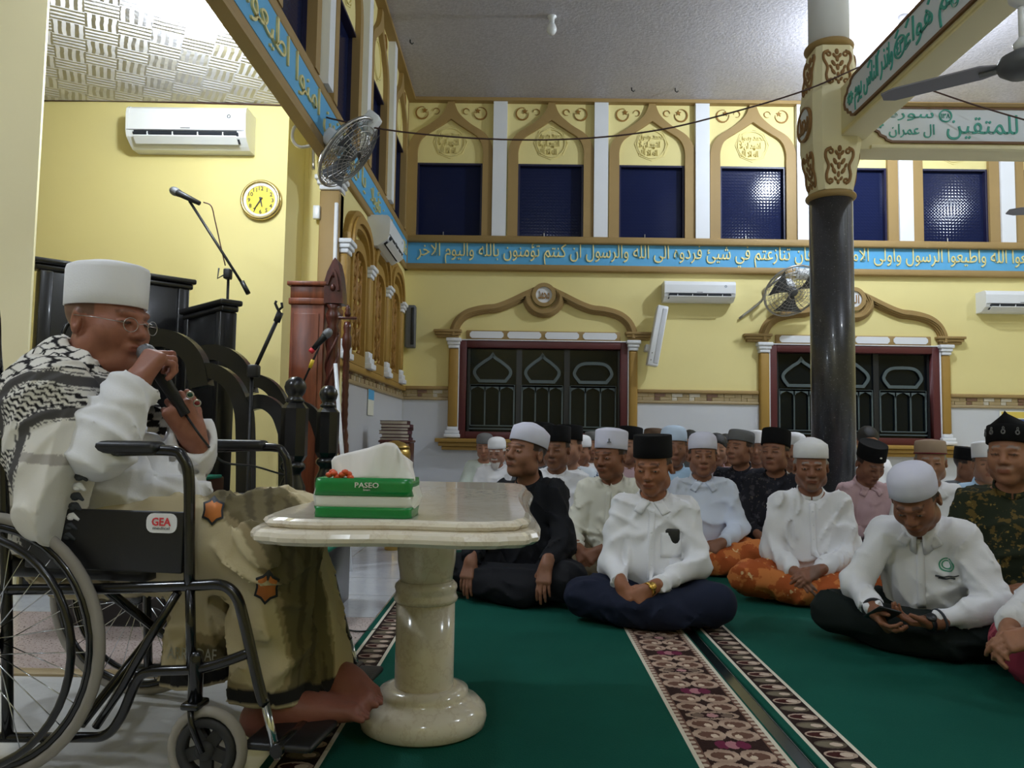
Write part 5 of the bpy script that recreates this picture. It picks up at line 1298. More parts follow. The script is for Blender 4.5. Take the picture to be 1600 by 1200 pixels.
    def extract(s):
        d = s.d; sgn = d < 0; c = sgn.view(np.int8)
        tot = (c[:-1, :-1, :-1]+c[1:, :-1, :-1]+c[:-1, 1:, :-1]+c[1:, 1:, :-1]+c[:-1, :-1, 1:]+c[1:, :-1, 1:]+c[:-1, 1:, 1:]+c[1:, 1:, 1:])
        act = (tot > 0) & (tot < 8); I, J, K = np.nonzero(act); n = len(I)
        ids = np.full(act.shape, -1, np.int32); ids[I, J, K] = np.arange(n)
        P = np.zeros((n, 3), np.float64); cnt = np.zeros(n)
        cor = [(0,0,0),(1,0,0),(0,1,0),(1,1,0),(0,0,1),(1,0,1),(0,1,1),(1,1,1)]
        for a, b in ((0,1),(2,3),(4,5),(6,7),(0,2),(1,3),(4,6),(5,7),(0,4),(1,5),(2,6),(3,7)):
            A, B = cor[a], cor[b]; d1 = d[I+A[0], J+A[1], K+A[2]]; d2 = d[I+B[0], J+B[1], K+B[2]]; m = (d1 < 0) != (d2 < 0)
            t = np.where(m, d1/np.where(m, d1-d2, 1), 0)
            for ax, (idx) in enumerate((I, J, K)):
                x1 = s.ax[ax][idx+A[ax]]; x2 = s.ax[ax][idx+B[ax]]; P[:, ax] += np.where(m, x1+(x2-x1)*t, 0)
            cnt += m
        P /= cnt[:, None]
        Q = []
        e = sgn[:-1, 1:-1, 1:-1] != sgn[1:, 1:-1, 1:-1]; i, j, k = np.nonzero(e); j = j+1; k = k+1
        f = np.stack([ids[i, j-1, k-1], ids[i, j, k-1], ids[i, j, k], ids[i, j-1, k]], 1); fl = ~sgn[i, j, k]; f[fl] = f[fl][:, ::-1]; Q.append(f)
        e = sgn[1:-1, :-1, 1:-1] != sgn[1:-1, 1:, 1:-1]; i, j, k = np.nonzero(e); i = i+1; k = k+1
        f = np.stack([ids[i-1, j, k-1], ids[i-1, j, k], ids[i, j, k], ids[i, j, k-1]], 1); fl = ~sgn[i, j, k]; f[fl] = f[fl][:, ::-1]; Q.append(f)
        e = sgn[1:-1, 1:-1, :-1] != sgn[1:-1, 1:-1, 1:]; i, j, k = np.nonzero(e); i = i+1; j = j+1
        f = np.stack([ids[i-1, j-1, k], ids[i, j-1, k], ids[i, j, k], ids[i-1, j, k]], 1); fl = ~sgn[i, j, k]; f[fl] = f[fl][:, ::-1]; Q.append(f)
        return P.astype(np.float32), np.concatenate(Q).astype(np.int32)
def np_mesh(name, V, Q, cols=None):
    me = bpy.data.meshes.new(name); n, m = len(V), len(Q)
    me.vertices.add(n); me.vertices.foreach_set('co', V.ravel())
    me.loops.add(m*4); me.loops.foreach_set('vertex_index', Q.ravel())
    me.polygons.add(m); me.polygons.foreach_set('loop_start', np.arange(0, m*4, 4, dtype=np.int32))
    me.polygons.foreach_set('use_smooth', np.ones(m, bool)); me.update(calc_edges=True); me.validate()
    if cols is not None:
        ca = me.color_attributes.new('tone', 'FLOAT_COLOR', 'POINT'); c4 = np.ones((n, 4), np.float32); c4[:, :3] = cols; ca.data.foreach_set('color', c4.ravel())
    return me
def relax(V, Q, n, f=.5):
    E = np.concatenate([Q[:, [0, 1]], Q[:, [1, 2]], Q[:, [2, 3]], Q[:, [3, 0]]]); c = np.bincount(E[:, 0], minlength=len(V)).astype(np.float32)[:, None]+1e-9
    for _ in range(n):
        A = np.stack([np.bincount(E[:, 0], V[E[:, 1], a], len(V)) for a in range(3)], 1)/c; V = (V*(1-f)+A*f).astype(np.float32)
    return V
def sdf_obj(name, S, mat, parent, colfn=None):
    V, Q = S.extract()
    if name != 'body': V = relax(V, Q, 3)
    me = np_mesh(name, V, Q, colfn(V) if colfn else None); return link(name, me, mat, parent)
def mk_skin():
    m, t = newmat('skin', .5, 0, .4); a = t.n('ShaderNodeAttribute'); a.attribute_name = 'tone'
    n = t.noise(t.coord('Object'), 60, 3).outputs['Fac']
    h = t.n('ShaderNodeHueSaturation'); t.l(a.outputs['Color'], h.inputs['Color']); t.l(t.math('ADD', t.math('MULTIPLY', n, .24), .88), h.inputs['Value']); t.l(h.outputs[0], t.b.inputs['Base Color'])
    t.b.inputs['Subsurface Weight'].default_value = .06; t.b.inputs['Subsurface Radius'].default_value = (.012, .005, .003)
    t.bump(t.noise(t.coord('Object'), 320, 2).outputs['Fac'], .12, .002)
mk_skin()
plain('eye_white', (150, 132, 120), .25); plain('eye_dark', (26, 16, 12), .2); plain('hair_black', (22, 20, 20), .6, bump=.5, bscale=160); plain('hair_grey', (128, 124, 120), .7, bump=.5, bscale=160)
def cloth(name, rgb, rough=.85, var=.05, weave=.12): return plain(name, rgb, rough, var=var, nscale=9, bump=weave, bscale=220, spec=.25)
cloth('white_cotton', (232, 232, 236)); cloth('cream_cotton', (222, 220, 206)); cloth('blue_white_cotton', (212, 220, 236)); cloth('black_cloth', (24, 25, 30)); cloth('navy_cloth', (26, 32, 52)); cloth('black_green_cloth', (20, 28, 26))
cloth('velvet_black', (16, 16, 18), .95); cloth('cap_white', (236, 236, 240)); cloth('cap_lilac', (216, 216, 234)); cloth('cap_grey', (112, 112, 112)); cloth('cap_beige', (168, 146, 126)); cloth('cap_blue', (196, 214, 236)); cloth('pink_shirt', (190, 160, 164)); cloth('denim', (74, 88, 124)); cloth('pale_green_shirt', (196, 204, 194)); cloth('sky_shirt', (170, 198, 222)); cloth('grey_shirt', (92, 94, 98)); cloth('brown_cap', (96, 76, 60)); cloth('khaki_cloth', (112, 100, 78)); cloth('maroon_cloth', (120, 34, 52))
def mk_print(name, ground, motif, motif2, scale, cut=.56):
    m, t = newmat(name, .85, 0, .25); v = t.coord('Object')
    n = t.noise(v, scale, 3, .6).outputs['Fac']; n2 = t.noise(v, scale*1.8, 2).outputs['Fac']
    c = t.mix(t.ramp(n, [(cut, 0.), (cut+.03, 1.)]), lin(ground), lin(motif)); c = t.mix(t.ramp(n2, [(.66, 0.), (.69, 1.)]), c, lin(motif2)); t.col(c)
    t.bump(t.noise(v, 220, 2).outputs['Fac'], .12, .003)
mk_print('dark_batik', (34, 34, 42), (66, 64, 72), (92, 84, 78), 26, .58)
mk_print('green_batik', (42, 48, 34), (104, 86, 44), (138, 116, 62), 24, .55)
mk_print('orange_sarong', (176, 88, 42), (206, 124, 66), (226, 190, 140), 13, .5)
mk_print('maroon_sarong', (132, 44, 62), (176, 84, 96), (196, 150, 150), 16, .6)
mk_print('blue_print', (214, 222, 232), (62, 84, 112), (40, 58, 84), 14, .55)
mk_print('brown_batik', (84, 62, 50), (150, 120, 92), (190, 168, 140), 22, .55)

def rotm(yaw=0., pitch=0., roll=0.):
    """head turn: yaw > 0 looks to the figure's left (+x), pitch > 0 looks down"""
    return Matrix.Rotation(yaw, 3, 'Z') @ Matrix.Rotation(pitch, 3, 'X') @ Matrix.Rotation(roll, 3, 'Y')
def add_head(S, H, R, sc=1., det=True, fat=0., beard=0.):
    H = Vector(H); RT = np.array(R)
    P = lambda x, y, z: tuple(H+R @ (Vector((x, y, z))*sc)); q = lambda *r: tuple(v*sc for v in r)
    S.ell(P(0, .016, .038), q(.076, .096, .084), RT, .02*sc)
    S.ell(P(0, -.028, -.03), q(.060+fat*.8, .066, .082), RT, .035*sc)
    S.ell(P(0, -.066, -.093), q(.028+fat, .024, .022), RT, .03*sc)
    if fat: S.ell(P(0, -.03, -.105), q(.055+fat, .05, .03), RT, .03*sc)
    for s in (-1, 1):
        S.ell(P(s*.040, -.052, -.028), q(.026+fat*.5, .03, .03), RT, .025*sc)          # cheek
        S.ell(P(s*.052, -.005, -.065), q(.022+fat*.6, .035, .03), RT, .025*sc)         # jaw corner
    if det:
        for s in (-1, 1):
            S.ell(P(s*.031, -.099, .001), q(.021, .016, .0135), RT, .012*sc, True)     # eye socket
        S.cap(P(-.036, -.083, .024), P(-.008, -.093, .02), .009*sc, .008*sc, .012*sc); S.cap(P(.036, -.083, .024), P(.008, -.093, .02), .009*sc, .008*sc, .012*sc)
        for s in (-1, 1):
            S.ell(P(s*.031, -.080, .0), q(.0155, .0125, .0115), RT, .004*sc)             # lids over the eye
            S.cap(P(s*.016, -.0905, .0045), P(s*.045, -.083, .003), .0042*sc, .0042*sc, .004*sc)
        S.cap(P(0, -.088, .016), P(0, -.110, -.026), .0085*sc, .0125*sc, .012*sc)       # nose
        for s in (-1, 1): S.ell(P(s*.0135, -.099, -.031), q(.0095, .012, .009), RT, .007*sc)
        S.ell(P(0, -.089, -.060), q(.026, .014, .014), RT, .014*sc)                     # muzzle
        S.ell(P(0, -.0985, -.0555), q(.022, .0085, .0055), RT, .004*sc)                  # lips
        S.ell(P(0, -.0965, -.0665), q(.019, .0085, .0062), RT, .004*sc)
        S.cap(P(-.02, -.105, -.0612), P(.02, -.105, -.0612), .0022*sc, .0022*sc, .003*sc, True)
        S.ell(P(0, -.102, -.080), q(.02, .009, .007), RT, .01*sc, True)
    else:
        S.cap(P(0, -.088, .012), P(0, -.110, -.026), .010*sc, .015*sc, .014*sc); S.ell(P(0, -.093, -.062), q(.022, .010, .011), RT, .012*sc)
        for s in (-1, 1): S.ell(P(s*.031, -.100, .002), q(.02, .014, .012), RT, .012*sc, True)
    if beard: S.ell(P(0, -.072, -.108), q(.034, .03, .03+beard), RT, .02*sc)
    for s in (-1, 1):
        RE = np.array(R @ Matrix.Rotation(s*.35, 3, 'Z'))
        S.ell(P(s*.0765, .016, -.006), q(.010, .019, .031), RE, .008*sc)
        if det: S.ell(P(s*.087, .010, -.003), q(.007, .010, .016), RE, .006*sc, True)
def head_tone(V, H, R, sc, tone, hair, grey_stache=None, stache=0., goatee=0., cols=None, lids=True, bald=False):
    """natural colouring of the head skin: lips, brows, hair below the cap, moustache"""
    q = (V-np.array(H, np.float32)) @ np.array(R, np.float32)/sc; x, y, z = np.abs(q[:, 0]), q[:, 1], q[:, 2]
    c = cols
    def put(m, col, f=1.):
        c[m] = c[m]*(1-f)+np.array(col, np.float32)*f
    lip = (((x/.023)**2+((z+.0612)/.0105)**2) < 1) & (y < -.088); put(lip, np.array(tone)*np.array([.82, .62, .62]), .8)
    br = (np.abs(z-(.030-.25*np.maximum(0, x-.028)))< .0045) & (x > .012) & (x < .047) & (y < -.06); put(br, hair, .6)
    if lids:
        ey = (((x-.031)/.0135)**2+((z-.0005)/.0040)**2 < 1) & (y < -.075); put(ey, (.02, .012, .01), .85)
    if not bald:
        hr = ((y > .0) & (z > -.035-.35*np.maximum(0, .03-y)) & (y > .028-.0*z) & ~((x > .082))) | ((y > -.03) & (y <= .03) & (z > .012) & (x > .06) & (x < .083)); put(hr & (np.sqrt(x*x+y*y+z*z) < .16) & (z > -.06), hair, .9)
    if stache: put((x < .03) & (z < -.040) & (z > -.054) & (y < -.085), hair if grey_stache is None else grey_stache, stache)
    if goatee: put((x < .022+.02*(goatee > .8)) & (z < -.078) & (y < -.05), hair if grey_stache is None else grey_stache, goatee)
    return c
def add_hand(S, W, f, n, th, curl=(.35, .5, .4), spread=.10, sc=1., thumb=(.55, .35)):
    """W wrist, f towards the fingers, n out of the palm, th = +1/-1: which side of f x n the thumb is on"""
    W = Vector(W); f = Vector(f).normalized(); n = Vector(n); n = (n-f*n.dot(f)).normalized(); s = f.cross(n)*th
    k = .006*sc
    S.cap(W-f*.03*sc, W+f*.012*sc, .024*sc, .025*sc, .02)
    for a in (-.027, -.010, .008, .026):
        S.cap(W+f*.012*sc+s*a*.55*sc, W+f*.082*sc+s*a*sc, .0165*sc, .0125*sc, .014*sc)
    L = [(.024, .041, .026, .020, .0086), (.0085, .046, .029, .022, .0090), (-.0085, .043, .027, .021, .0086), (-.0255, .034, .021, .018, .0076)]
    for i, (a, l1, l2, l3, r) in enumerate(L):
        p = W+f*(.086-.006*abs(i-1))*sc+s*a*sc; ang = curl[0]*(1+.08*i); sp = spread*(1.5-i)*.55
        d0 = (f*math.cos(sp)+s*math.sin(sp)).normalized()
        for l, c_, rr in ((l1, curl[1], 1.), (l2, curl[2], .93), (l3, 0, .85)):
            d = d0*math.cos(ang)+n*math.sin(ang); q = p+d*l*sc; S.cap(p, q, r*rr*sc, r*rr*.93*sc, k*.6); p = q; ang += c_
    p = W+f*.022*sc+s*.020*sc; d = (f*.62+s*.62*math.cos(thumb[0])+n*.62*math.sin(thumb[0])+n*.1).normalized()
    q = p+d*.042*sc; S.cap(p, q, .0155*sc, .0115*sc, .010*sc); d2 = (d+f*.5*thumb[1]*2-s*.35*thumb[1]+n*.2*thumb[1]).normalized(); r_ = q+d2*.030*sc; S.cap(q, r_, .0108*sc, .0098*sc, k)
    S.cap(r_, r_+(d2*1-s*.15).normalized()*.022*sc, .0098*sc, .0082*sc, k)

CAPS = {}
def cap_mesh(kind):
    if kind in CAPS: return CAPS[kind]
    mb = MB()
    if kind == 'songkok': prof = [(.97, -.012), (1.0, -.010), (1.0, .03), (.985, .078), (.965, .084), (.90, .082), (.45, .079), (0, .079)]; sx, sy = .083, .104
    elif kind == 'tall': prof = [(.985, -.014), (1.01, -.012), (1.015, .02), (1.02, .075), (.99, .084), (.86, .09), (.5, .098), (0, .101)]; sx, sy = .081, .101
    elif kind == 'soft': prof = [(.985, -.018), (1.01, -.016), (1.02, .01), (1.0, .038), (.93, .058), (.78, .072), (.5, .082), (.2, .086), (0, .0865)]; sx, sy = .081, .101
    elif kind == 'peaked': prof = [(.985, -.014), (1.01, -.012), (1.01, .03), (.97, .055), (.86, .062), (.6, .078), (.2, .09), (0, .091)]; sx, sy = .082, .102
    else: prof = [(.985, -.012), (1.01, -.010), (1.0, .035), (.96, .058), (.88, .064), (.4, .07), (0, .071)]; sx, sy = .081, .101
    mb.lathe([(.93, -.006)]+prof, 36, None, 0, sx, sy); me = mb.mesh('cap'); CAPS[kind] = me; return me
def add_cap(P, H, R, kind, mat, sc=1., tilt=-.14, dz=.052, dy=.010):
    me = cap_mesh(kind).copy(); me.materials.append(M_(mat))
    M = Matrix.Translation(H) @ R.to_4x4() @ Matrix.Translation((0, dy*sc, dz*sc)) @ Matrix.Rotation(tilt, 4, 'X') @ Matrix.Diagonal((sc, sc, sc, 1))
    o = bpy.data.objects.new('cap', me); COL.objects.link(o); o.parent = P; o.matrix_local = M; return o
def add_eyes(P, H, R, sc, down=0.):
    for s in (-1, 1):
        mb = MB(); mb.ball((0, 0, 0), (.0125*sc, .0105*sc, .0046*sc), 14); mb.ball((0, -.0060*sc, .0*sc), (.0058*sc, .0052*sc, .0042*sc), 10, 1)
        o = mb.build('eye', ['eye_white', 'eye_dark'], P); o.matrix_local = Matrix.Translation(Vector(H)+R @ Vector((s*.031*sc, -.0840*sc, -.0005*sc))) @ R.to_4x4() @ Matrix.Rotation(s*.2, 4, 'Z')
def collar_band(P, N, up, fwd, r=(.062, .068), h=.036, mat='white_cotton', gap=.10, wings=0., flare=0.):
    """standing collar round the neck; wings > 0 folds points down in front"""
    up = Vector(up).normalized(); fwd = Vector(fwd); fwd = (fwd-up*fwd.dot(up)).normalized(); sd = fwd.cross(up)
    n = 30; rows = [(1.0, 0.), (1.0, 1.), (1.06, 1.04), (1.16, .3), (1.24, -.25)] if wings else [(1.06, 0.), (1.0, 1.), (1.05, 1.0), (1.12, 0.)]
    V = []; F_ = []
    for k in range(n+1):
        a = gap+(2*PI-2*gap)*k/n; fr = .5+.5*math.cos(a)
        for i, (rr, zz_) in enumerate(rows):
            R_ = 1.; hz = zz_*h*(1-.25*fr)
            if wings and i >= 3: hz -= wings*(max(0, fr-.62)/.38)**1.5*(i-2)*.5; R_ += .10*(max(0, fr-.6)/.4)
            V.append(Vector(N)+fwd*(math.cos(a)*r[1]*rr*R_-.02*fr*0)+sd*(math.sin(a)*r[0]*rr*R_)+up*(hz-.030*fr))
    m = len(rows)
    for k in range(n):
        for i in range(m-1): F_.append((k*m+i, (k+1)*m+i, (k+1)*m+i+1, k*m+i+1))
    mb = MB(); mb.add(V, F_, 0, True); o = mb.build('collar', mat, P); md = o.modifiers.new('thick', 'SOLIDIFY'); md.thickness = .004; md.offset = 0; return o
def patch(P, name, S, mat, o, u, v, d, w, h, nu=8, nv=8, lift=.0025, outline=None):
    """small piece of cloth or print laid on a grown surface: grid o + u,v projected along d"""
    u, v, d = Vector(u).normalized(), Vector(v).normalized(), Vector(d).normalized(); V = []; F_ = []; ok = True; last = None
    for j in range(nv+1):
        for i in range(nu+1):
            b = Vector(o)+u*(w*(i/nu-.5))+v*(h*(j/nv-.5)); p = S.march(b-d*.25, d, .6)
            if p is None: p = last if last else b
            last = p; V.append(p-d*lift)
    for j in range(nv):
        for i in range(nu): a = j*(nu+1)+i; F_.append((a, a+1, a+nu+2, a+nu+1))
    mb = MB(); mb.add(V, F_, 0, True); ob = mb.build(name, mat, P); md = ob.modifiers.new('thick', 'SOLIDIFY'); md.thickness = lift*1.6; md.offset = 0; return ob
def buttons(P, S, pts, d, mat, r=.005):
    for p in pts:
        q = S.march(Vector(p)-Vector(d)*.25, d)
        if q: mb = MB(); mb.ball(q-Vector(d).normalized()*.002, r, 8); mb.build('button', mat, P)
def on_surface_text(P, name, S, mat, s, o, u, v, d, w, h, bold=0., lift=.004):
    me = text_mesh(s, width=w, height=h, depth=.0006, bold=bold); n = len(me.vertices); co = np.zeros(n*3, np.float32); me.vertices.foreach_get('co', co); co = co.reshape(-1, 3)
    u, v, d = Vector(u).normalized(), Vector(v).normalized(), Vector(d).normalized(); out = []
    for c in co:
        b = Vector(o)+u*float(c[0])+v*float(c[2]); p = S.march(b-d*.25, d) or b; out.append(p-d*lift)
    me.vertices.foreach_set('co', np.array([tuple(p) for p in out], np.float32).ravel()); me.update(); return link(name, me, mat, P)

def person(label, loc, face, top='white_cotton', low='navy_cloth', cap=('songkok', 'velvet_black'), tone=(146, 100, 76), hair=(24, 22, 22), s=1., lean=0., side=0., head=(0., 0., 0.), hoff=(0., 0., 0.), arms=None, lod=1, fat=0., seed=1, collar='band', stache=0., goatee=0., beard=0., hair_mesh=False, group='men seated on the floor', belly=0., grey=None, lapw=1., eyes=True, sleeve=.93, hands=True, captilt=-.14, knees=None, capdz=.052, shw=.142, hs=1.08, name='person'):
    """cross-legged man; face = heading of his chest in degrees, 0 looks at the viewer (-y), + turns to the picture's right"""
    rz = math.radians(face)
    if len(loc) == 4:                       # (px, y of cap top, depth of the head, floor height)
        px, pyt, Yh, z0 = loc; s = min(1.14, max(.9, (at_y(px, pyt, Yh).z-z0)/(.705+hs*.134-.25*lean*lean+hoff[2]-(.05 if cap is None else 0))))
        hl_ = Vector((side*.55*s+hoff[0]*s, (-.045-lean*.548+hoff[1])*s, 0)); hl_ = Matrix.Rotation(rz, 3, 'Z') @ hl_
        loc = (at_y(px, pyt+40, Yh).x-hl_.x, Yh-hl_.y, z0)
    P = empty('person', loc, rz, label=label, cat='person', group=group)
    tl = np.array(lin(tone), np.float32); hl = np.array(lin(hair), np.float32)
    V3 = lambda x, y, z: Vector((x*s, y*s, z*s))
    def tz(x, y, z):                        # torso points bend forward with height
        k = max(0., z-.12); return Vector(((x+side*k)*s, (y-lean*k*1.0)*s, (z-.5*lean*lean*k)*s))
    hH, hC, hL = {0: (.0047, .0095, .0105), 1: (.0068, .0115, .0125), 2: (.0095, .016, .016)}[lod]
    N = tz(0, .0, .540); H = tz(0, -.045, .698)+Vector(hoff)*s; R = rotm(*head)
    sh = {k: tz(k*shw, .005, .492) for k in (-1, 1)}
    A = {-1: dict(el=(-.23, -.06, .28), wr=(-.085, -.27, .215), f=(.75, -.55, -.35), n=(.3, .5, -.6)), 1: dict(el=(.23, -.06, .28), wr=(.085, -.265, .215), f=(-.75, -.55, -.35), n=(-.3, .5, -.6))}
    for k in (-1, 1):
        if arms and k in arms: A[k].update(arms[k])
    el = {k: Vector(A[k]['el'])*s for k in (-1, 1)}; wr = {k: Vector(A[k]['wr'])*s for k in (-1, 1)}
    kn = knees or {-1: (-.335*lapw, -.20, .115), 1: (.335*lapw, -.20, .115)}; kn = {k: Vector(v)*s for k, v in kn.items()}
    an = {-1: V3(.10, -.30, .07), 1: V3(-.12, -.27, .09)}
    hip = {k: V3(k*.10, .03, .12) for k in (-1, 1)}
    # ---- body
    B = (Vector((-.48, -.62, -.01))*s, Vector((.48, .32, 1.0))*s); hm = Vector((.125, .135, .15))*s
    fine = [(H-hm, H+hm, hH)]
    if hands and lod < 2:
        for k in (-1, 1): c = wr[k]+Vector(A[k]['f']).normalized()*.09*s; fine.append((c-Vector((.1,)*3)*s, c+Vector((.1,)*3)*s, .0047 if lod == 0 else .0065))
    S = Sdf(B[0], B[1], .019*s if lod < 2 else .022*s, fine)
    S.ell(tz(0, .02, .42), (.15*s, .09*s, .16*s), None, .05); S.ell(V3(0, .03, .2), (.15*s, .11*s, .14*s), None, .05); S.cap(sh[-1], sh[1], .045*s, None, .04)
    S.cap(N, H+R @ V3(0, .02, -.05), .053*s+fat*.4, .051*s+fat*.3, .03*s)
    for k in (-1, 1):
        S.chain([sh[k], el[k], wr[k]], [.048*s, .038*s, .0255*s], .02)
        S.chain([hip[k], kn[k], an[k]], [.075*s, .055*s, .035*s], .03); S.cap(an[k], an[k]+Vector((k*-.05, .01, -.015))*s, .032*s, .024*s, .02)
    add_head(S, H, R, s*hs, lod < 2, fat, beard)
    if hands and lod < 2:
        for k in (-1, 1):
            a = A[k]; add_hand(S, wr[k], a['f'], a['n'], a.get('th', -k), a.get('curl', (.35, .5, .4)), a.get('spread', .1), .98*s, a.get('thumb', (.55, .35)))
    def tones(V):
        c = np.tile(tl, (len(V), 1)); return head_tone(V, H, R, s*hs, tl, hl, None if grey is None else np.array(lin(grey), np.float32), stache, goatee, c, lids=not (eyes and lod == 0))
    sdf_obj('body', S, 'skin', P, tones)
    if eyes and lod == 0: add_eyes(P, H, R, s*hs)
    # ---- shirt
    S = Sdf(B[0], Vector((B[1].x, B[1].y, N.z+.12)), hC)
    S.ell(tz(0, .015, .40), (.158*s, .115*s, .17*s), None, .06); S.ell(tz(0, .005-.02*belly, .24), ((.160+.02*belly)*s, (.132+.04*belly)*s, .16*s), None, .07); S.ell(V3(0, .045, .12), (.178*s, .15*s, .12*s), None, .05)
    S.cap(sh[-1]*.92+N*.08, sh[1]*.92+N*.08, .055*s, None, .05)
    for k in (-1, 1): S.cap(N+Vector((k*.03, .015, -.022))*s, sh[k]+Vector((0,0,.002))*s, .036*s, .047*s, .04)
    for k in (-1, 1):
        w_ = el[k]+(wr[k]-el[k])*sleeve; S.cap(sh[k], el[k], .061*s, .052*s, .03); S.cap(el[k], w_, .053*s, .039*s, .02)
        S.ell(el[k]+Vector((0, 0, -.012))*s, (.054*s,)*3, None, .03)
    S.wrinkle(.022*s if lod < 2 else .010*s, 60., seed, .5)
    for k in (-1, 1):
        dr = (wr[k]-el[k]).normalized(); w_ = el[k]+(wr[k]-el[k])*sleeve; p = w_+dr*.016*s
        g = S.reg(p-Vector((.07,)*3), p+Vector((.07,)*3))
        if g:
            sl, X, Y, Z = g; b = (X-p.x)*dr.x+(Y-p.y)*dr.y+(Z-p.z)*dr.z; S.d[sl] = np.maximum(S.d[sl], b)
    up = (H-N).normalized(); nu = (Vector((0, -.35, 1))+Vector((0, -lean*.5, 0))).normalized()
    S.cap(N+nu*.006*s-Vector((0, .0, 0)), N+nu*.16*s, .060*s+fat*.3, .075*s, .006, True)
    S.plane_cut((0, 0, .035*s), (0, 0, -1))
    shirt = sdf_obj('shirt', S, top, P)
    if collar and lod < 2 or collar == 'fold':
        collar_band(P, N+nu*.020*s+Vector((0, .006, 0)), nu, Vector((0, -1, 0)), (.063*s+fat*.3, .068*s+fat*.2), .038*s, top, .16 if collar == 'fold' else .06, .055*s if collar == 'fold' else 0.)
    if collar == 'fold' and lod < 2:
        for k in (-1, 1): patch(P, 'collar_wing', S, top, N+Vector((k*.046, -.07, -.030))*s, (k*.55, 0, -.83), (k*.83, 0, .55), (0, 1, -.3), .075*s, .042*s, 6, 4, .005)
    # ---- sarong or trousers
    G = Sdf(B[0], Vector((B[1].x, B[1].y, .36*s)), hL)
    for k in (-1, 1):
        G.cap(hip[k], kn[k], .105*s, .082*s, .06); G.cap(kn[k], an[k], .080*s, .062*s, .05)
    G.ell(V3(0, .06, .10), (.19*s*lapw, .15*s, .10*s), None, .05); G.ell(V3(0, -.15, .075), (.25*s*lapw, .16*s, .065*s), None, .07)
    G.wrinkle(.018*s, 55., seed+50, 1.); G.plane_cut((0, 0, .004), (0, 0, -1))
    sdf_obj('sarong' if low not in ('denim', 'black_green_cloth') else 'trousers', G, low, P)
    # ---- headwear / hair
    if cap: add_cap(P, H, R, cap[0], cap[1], s*hs, captilt, capdz)
    if hair_mesh:
        z_ = s*hs; K = Sdf(H-Vector((.13,)*3)*z_, H+Vector((.13, .14, .16))*z_, .006 if lod < 2 else .008)
        p = lambda x, y, z: tuple(H+R @ (Vector((x, y, z))*z_)); K.ell(p(0, .020, .044), (.083*z_, .103*z_, .088*z_), np.array(R), .02)
        K.ell(p(0, -.085, -.03), (.075*z_, .06*z_, .085*z_), np.array(R), .01, True); K.ell(p(0, .0, -.10), (.12*z_, .10*z_, .085*z_), np.array(R), .01, True); K.wrinkle(.004, 120, seed, 1.)
        sdf_obj('hair', K, 'hair_black' if hair[0] < 60 else 'hair_grey', P)
    return P, dict(S=S, G=G, H=H, R=R, N=N, wr=wr, el=el, A=A, s=s)
def seat(px, Y): return at_z(px, 900, 0).x*0+at_y(px, 760, Y).x
# ------------------------------------------------------------------ the seated men
HK = dict(el=(.225, -.10, .27), wr=(.21, -.28, .20), f=(.02, -.45, -.9), n=(0, .9, -.4), curl=(.2, .3, .25))
def mir(a): return {k: ((-v[0], v[1], v[2]) if k in ('el', 'wr', 'f', 'n') else v) for k, v in a.items()}
CLASP = {-1: dict(el=(-.21, -.07, .26), wr=(-.075, -.29, .185), f=(.62, -.35, -.62), n=(.35, .75, -.3), curl=(.45, .55, .4)), 1: dict(el=(.215, -.07, .26), wr=(.07, -.285, .195), f=(-.8, -.45, -.4), n=(-.2, .75, -.55), curl=(.4, .55, .4))}
DK, GR = (22, 20, 20), (150, 148, 146)
FL = .013
def watch(P, q, k, strap, dial, face_dir):
    w = q['wr'][k]; d = (q['wr'][k]-q['el'][k]).normalized(); c = w+d*.012
    M = Matrix.Translation(c) @ d.to_track_quat('Z', 'Y').to_matrix().to_4x4()
    mb = MB(); mb.lathe([(.0285, -.008), (.0295, -.008), (.0295, .008), (.0285, .008)], 24, M); o = mb.build('wristwatch', strap, P)
    f = Vector(face_dir); f = (f-d*f.dot(d)).normalized(); M2 = Matrix.Translation(c+f*.027) @ f.to_track_quat('Z', 'Y').to_matrix().to_4x4()
    mb = MB(); mb.lathe([(.017, 0), (.018, .004), (.0165, .008), (0, .0082)], 20, M2); mb.build('watch_case', dial, o)
plain('gold_metal', (206, 168, 84), .25, .9); plain('watch_pale', (214, 210, 196), .3, .3); plain('thread_green', (70, 150, 118), .7); plain('thread_dark', (50, 54, 60), .7)
# 1 man in black
P1, q = person('man in a black shirt and white cap, looking up, hands hanging over his knees', (822, 660, 3.85, FL), -24, 'black_cloth', 'black_cloth', ('peaked', 'cap_lilac'), head=(-.32, -.14, .06), arms={-1: dict(mir(HK), wr=(-.17, -.29, .19)), 1: HK}, lod=0, seed=3, stache=.35, collar='band', lapw=.88, tone=(142, 98, 76))
buttons(P1, q['S'], [(0, -.1, .49*q['s']), (0, -.1, .44*q['s']), (0, -.1, .39*q['s'])], (0, 1, 0), 'plastic_dark')
